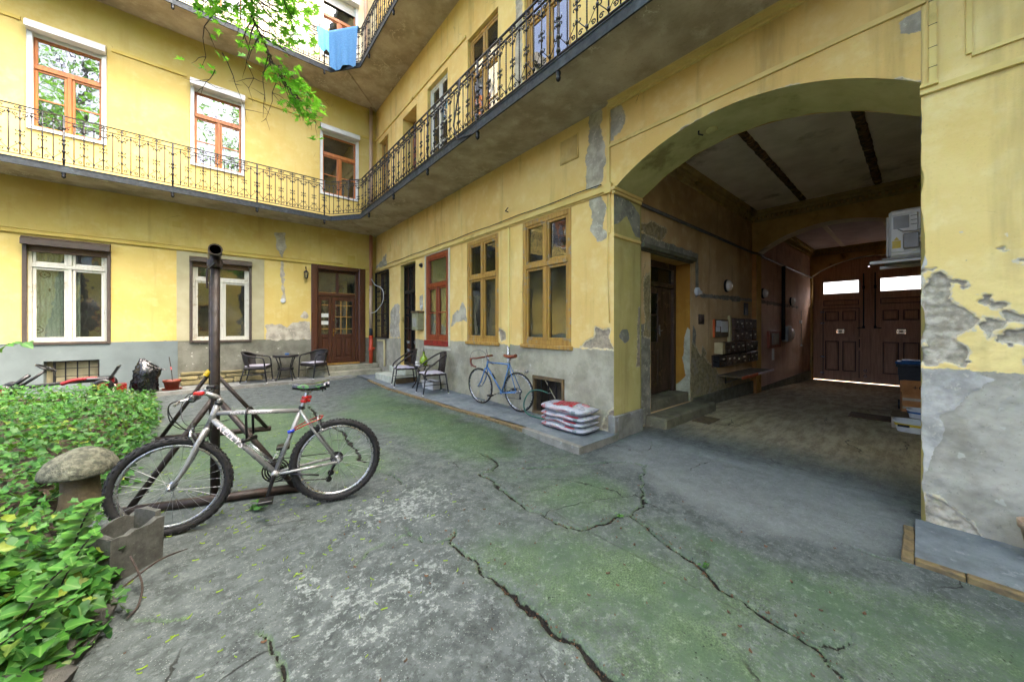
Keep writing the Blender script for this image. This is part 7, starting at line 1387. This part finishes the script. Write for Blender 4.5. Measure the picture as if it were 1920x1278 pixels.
# ---- maple: trunk beyond the left edge, limbs over the yard, one spray in view
tree = thing('maple_tree', 'maple tree whose leafy branch hangs in at the top', 'tree', (-4.2, 3.4, 0)); O = Vector((-4.2, 3.4, 0)); rg = np.random.default_rng(21)
tr = MB().tube([Vector((0,0,-.2)), Vector((.1,.05,1.5)), Vector((.25,.1,3.2)), Vector((.5,.15,4.8)), Vector((.7,.2,6.4)), Vector((.7,.1,8.5))], [.24,.2,.17,.14,.1,.05], 10); obj('trunk', tr, M['bark'], tree, smooth=True)
twigs = MB(); items = []; reflect = []
def limb(a, b, r, sag=.3, n=8):
    a, b = Vector(a), Vector(b); jt = (b-a).length*.03; q = [a.lerp(b, k/n)+(Vector((rg.normal(0, jt), rg.normal(0, jt), sag*math.sin(PI*k/n)+rg.normal(0, jt))) if 0 < k < n else Vector()) for k in range(n+1)]; twigs.tube([p-O for p in q], [r*(1-.75*k/n) for k in range(n+1)], 6, caps=False); return q
def maple_leaf(p, s=1.0, droop=.25):
    a = rg.uniform(0, 2*PI); items.append((tuple(Vector(p)-O), np.array([math.cos(a), math.sin(a), -droop+rg.normal(0, .2)]), np.array([rg.normal(0, .35), rg.normal(0, .35)-.1, 1]), rg.uniform(.05, .085)*s, rg.uniform(.35, 1), rg.random()*.86))
def spray(a, b, n_side, ln, dens, r=.008, spread=.9):
    """twig a->b with side twigs carrying flat layers of leaves"""
    q = limb(a, b, r, .04, 10); d = (Vector(b)-Vector(a)).normalized(); sd = d.cross(Vector((0,0,1))).normalized()
    for k in range(n_side):
        f = .25+.75*(k+rg.random()*.6)/n_side; p = q[min(10, int(f*10))]; s = 1 if k % 2 else -1
        e = p+(d*.6+sd*s*spread*rg.uniform(.5, 1)+Vector((0, 0, rg.uniform(-.25, .05)))).normalized()*ln*(1.15-f*.55)*rg.uniform(.7, 1.2); qq = limb(p, e, r*.45, .015, 4)
        for _ in range(dens): u = rg.random()**.6; z = p.lerp(e, u); maple_leaf(z+Vector((rg.normal(0, .05), rg.normal(0, .05), rg.normal(0, .025))))
    for _ in range(dens): maple_leaf(Vector(b)+Vector((rg.normal(0, .06), rg.normal(0, .06), rg.normal(0, .03))))
top = O+Vector((.4, .15, 4.6)); reach = (-.35, 3.6, 5.25)
limb(top, reach, .05, .35); R0 = Vector(reach)
PX = {'a': Vector((.0, 3.82, 4.8)), 'b': Vector((.42, 4.2, 3.95)), 'c': Vector((.62, 4.05, 3.65)), 'd': Vector((.98, 4.1, 3.52)), 'e': Vector((.0, 4.15, 3.75))}
limb(R0, PX['a'], .022, .05); spray(PX['a'], (.44, 4.2, 4.08), 13, .40, 5, .02); spray((.38, 4.16, 4.14), (.64, 4.1, 3.68), 12, .36, 5, .013, 1.3); spray((.5, 4.12, 3.9), (.82, 4.12, 3.56), 11, .30, 4, .006, 1.3); spray((.45, 4.1, 3.95), (.72, 3.95, 3.75), 9, .28, 4, .006, 1.3)
spray(PX['a'], (.5, 3.72, 4.45), 13, .40, 6, .010); spray((.2, 3.7, 4.62), (.62, 3.72, 4.4), 10, .34, 4, .008); spray((.4,3.6,4.4), (.6, 3.9, 4.2), 7, .26, 4, .007); spray(PX['a'], (.18, 4.0, 4.3), 11, .36, 6, .009); spray((.05, 3.82, 4.75), (-.1, 4.3, 3.82), 5, .22, 3, .008); spray((-.06, 3.85, 4.65), (.0, 4.05, 4.2), 8, .3, 4, .008)
for a, b in (((.2, 4.0, 4.1), (.28, 4.2, 3.62)), ((-.0, 4.2, 3.8), (-.1, 4.25, 3.55)), ((.05, 4.15, 3.95), (.22, 4.25, 3.55)), ((.45, 4.15, 3.98), (.42, 4.25, 3.42)), ((.4, 4.1, 4.0), (.36, 4.2, 3.5))):
    q = limb(a, b, .005, .02, 5)
    for _ in range(4): k = q[rg.integers(1, 6)]; limb(k, k+Vector((rg.normal(0, .1), rg.normal(0, .06), rg.uniform(-.12, .02))), .003, 0, 3)
obj('limb', twigs, M['bark'], tree, smooth=True); leaf_cloud('foliage', items, MAPLE, M['maple'], tree)
items = []; twigs = MB()
for k in range(26):
    a = rg.uniform(0, 2*PI); rr = rg.uniform(.8, 3.2); c = O+Vector((.6+rr*math.cos(a), rr*math.sin(a)*1.1-.8, rg.uniform(6.6, 9.8)))
    limb(O+Vector((.65, .15, rg.uniform(5.0, 8.0))), c, .035, .2, 5)
    for _ in range(150): p = c+Vector((rg.normal(0, .5), rg.normal(0, .5), rg.normal(0, .32))); maple_leaf(p, 2.0)
obj('limb', twigs, M['bark'], tree, smooth=True); leaf_cloud('crown', items, MAPLE, M['maple'], tree)
# ---- litter on the concrete
M['catkin'] = pm('yellow green catkin', '#7f9a24', '#5f7a1c', 30, .8, 0); M['dryleaf'] = pm('dry leaf', '#5a4029', '#3a2a1c', 30, .9, 0)
def litter(name, label, n, gen, mat, ln):
    mb = MB(); rg = np.random.default_rng(31+n)
    for _ in range(n):
        x, y = gen(rg); z = float(ground_f(np.array([x]), np.array([y]))[2][0])+.006; a = rg.uniform(0, 2*PI); L = ln*rg.uniform(.35, 1.4); w = L*.085 if mat is M['catkin'] else L*.36; c = rg.uniform(-2.2, 2.2); P = []
        for k in range(5): s = k/4-.5; b = a+c*s*1.6; px = x+L*s*math.cos(a)+.25*L*c*(s*s)*-math.sin(a); py = y+L*s*math.sin(a)+.25*L*c*(s*s)*math.cos(a); ww = w*(1-abs(2*s)**2*.8); P.append([(px-math.sin(b)*ww, py+math.cos(b)*ww, z), (px, py, z+.004+.006*abs(s)), (px+math.sin(b)*ww, py-math.cos(b)*ww, z)])
        mb.grid(P)
    return tag(obj(name, mb, mat), label, 'litter', kind='stuff')
litter('fallen_catkins', 'yellow green fallen catkins strewn over concrete', 520, lambda r: (r.normal(.25, .62), r.gamma(3.2, .95)+1.2), M['catkin'], .028)
litter('fallen_leaves', 'small dry brown leaf bits on the concrete', 150, lambda r: (r.uniform(-.4, 3.1), abs(r.normal(0, 1.6))+.1), M['dryleaf'], .018)
crk = [p for k in ('main', 'long', 'bikeb', 'up') for p in CR[k]]
litter('crack_debris', 'dead leaf crumbs caught in the cracks', 260, lambda r: (lambda i, t: (crk[i][0]*(1-t)+crk[i+1][0]*t+r.normal(0, .014), crk[i][1]*(1-t)+crk[i+1][1]*t+r.normal(0, .014)))(int(r.integers(0, len(CR['main'])+len(CR['long'])-2)), r.random()), M['dryleaf'], .011)
# ---- behind the camera: the opposite wing and two trees of the yard (they show in the window panes)
south = thing('opposite_wing', 'yellow wing closing the yard behind the viewpoint', 'building', (0, -13, 0))
obj('wall', MB().box(-12, 8, -.4, 0, 0, 12.5), M['mouldL'], south)
for zz in (1.2, 5.3, 9.3):
    for xx in (-10, -7, -4, -1, 2, 5): w_ = obj('window', MB().bbox(xx, xx+1.1, -.05, .03, zz, zz+2.0), M['orangewood'], south); obj('pane', MB().box(xx+.1, xx+1.0, .03, .035, zz+.1, zz+1.9), M['glassR'], w_)
for ti, (bx_, by_, hh, lb) in enumerate(((-5.6, -7.2, 19.0, 'tall maple behind the viewpoint, left of the pair'), (1.4, -8.0, 20.0, 'tall maple behind the viewpoint, right of the pair'))):
    t = thing('yard_maple', lb, 'tree', (bx_, by_, 0), group='trees behind the viewpoint'); O = Vector((bx_, by_, 0)); items = []; twigs = MB()
    obj('trunk', MB().tube([(0,0,-.2),(.1,0,3),(.0,.1,7),(.1,.1,hh*.8)], [.25,.2,.14,.05], 10), M['bark'], t, smooth=True)
    for k in range(40):
        a = rg.uniform(0, 2*PI); z = rg.uniform(.3, 1.0)*hh; rr = rg.uniform(.6, 3.6)*(1.15-abs(z/hh-.65)); c = O+Vector((rr*math.cos(a), rr*math.sin(a), z)); limb(O+Vector((0, 0, z*.8)), c, .03, .1, 4)
        for _ in range(70): maple_leaf(c+Vector((rg.normal(0, .55), rg.normal(0, .55), rg.normal(0, .4))), 2.6)
    obj('limb', twigs, M['bark'], t, smooth=True); leaf_cloud('crown', items, MAPLE, M['maple'], t)
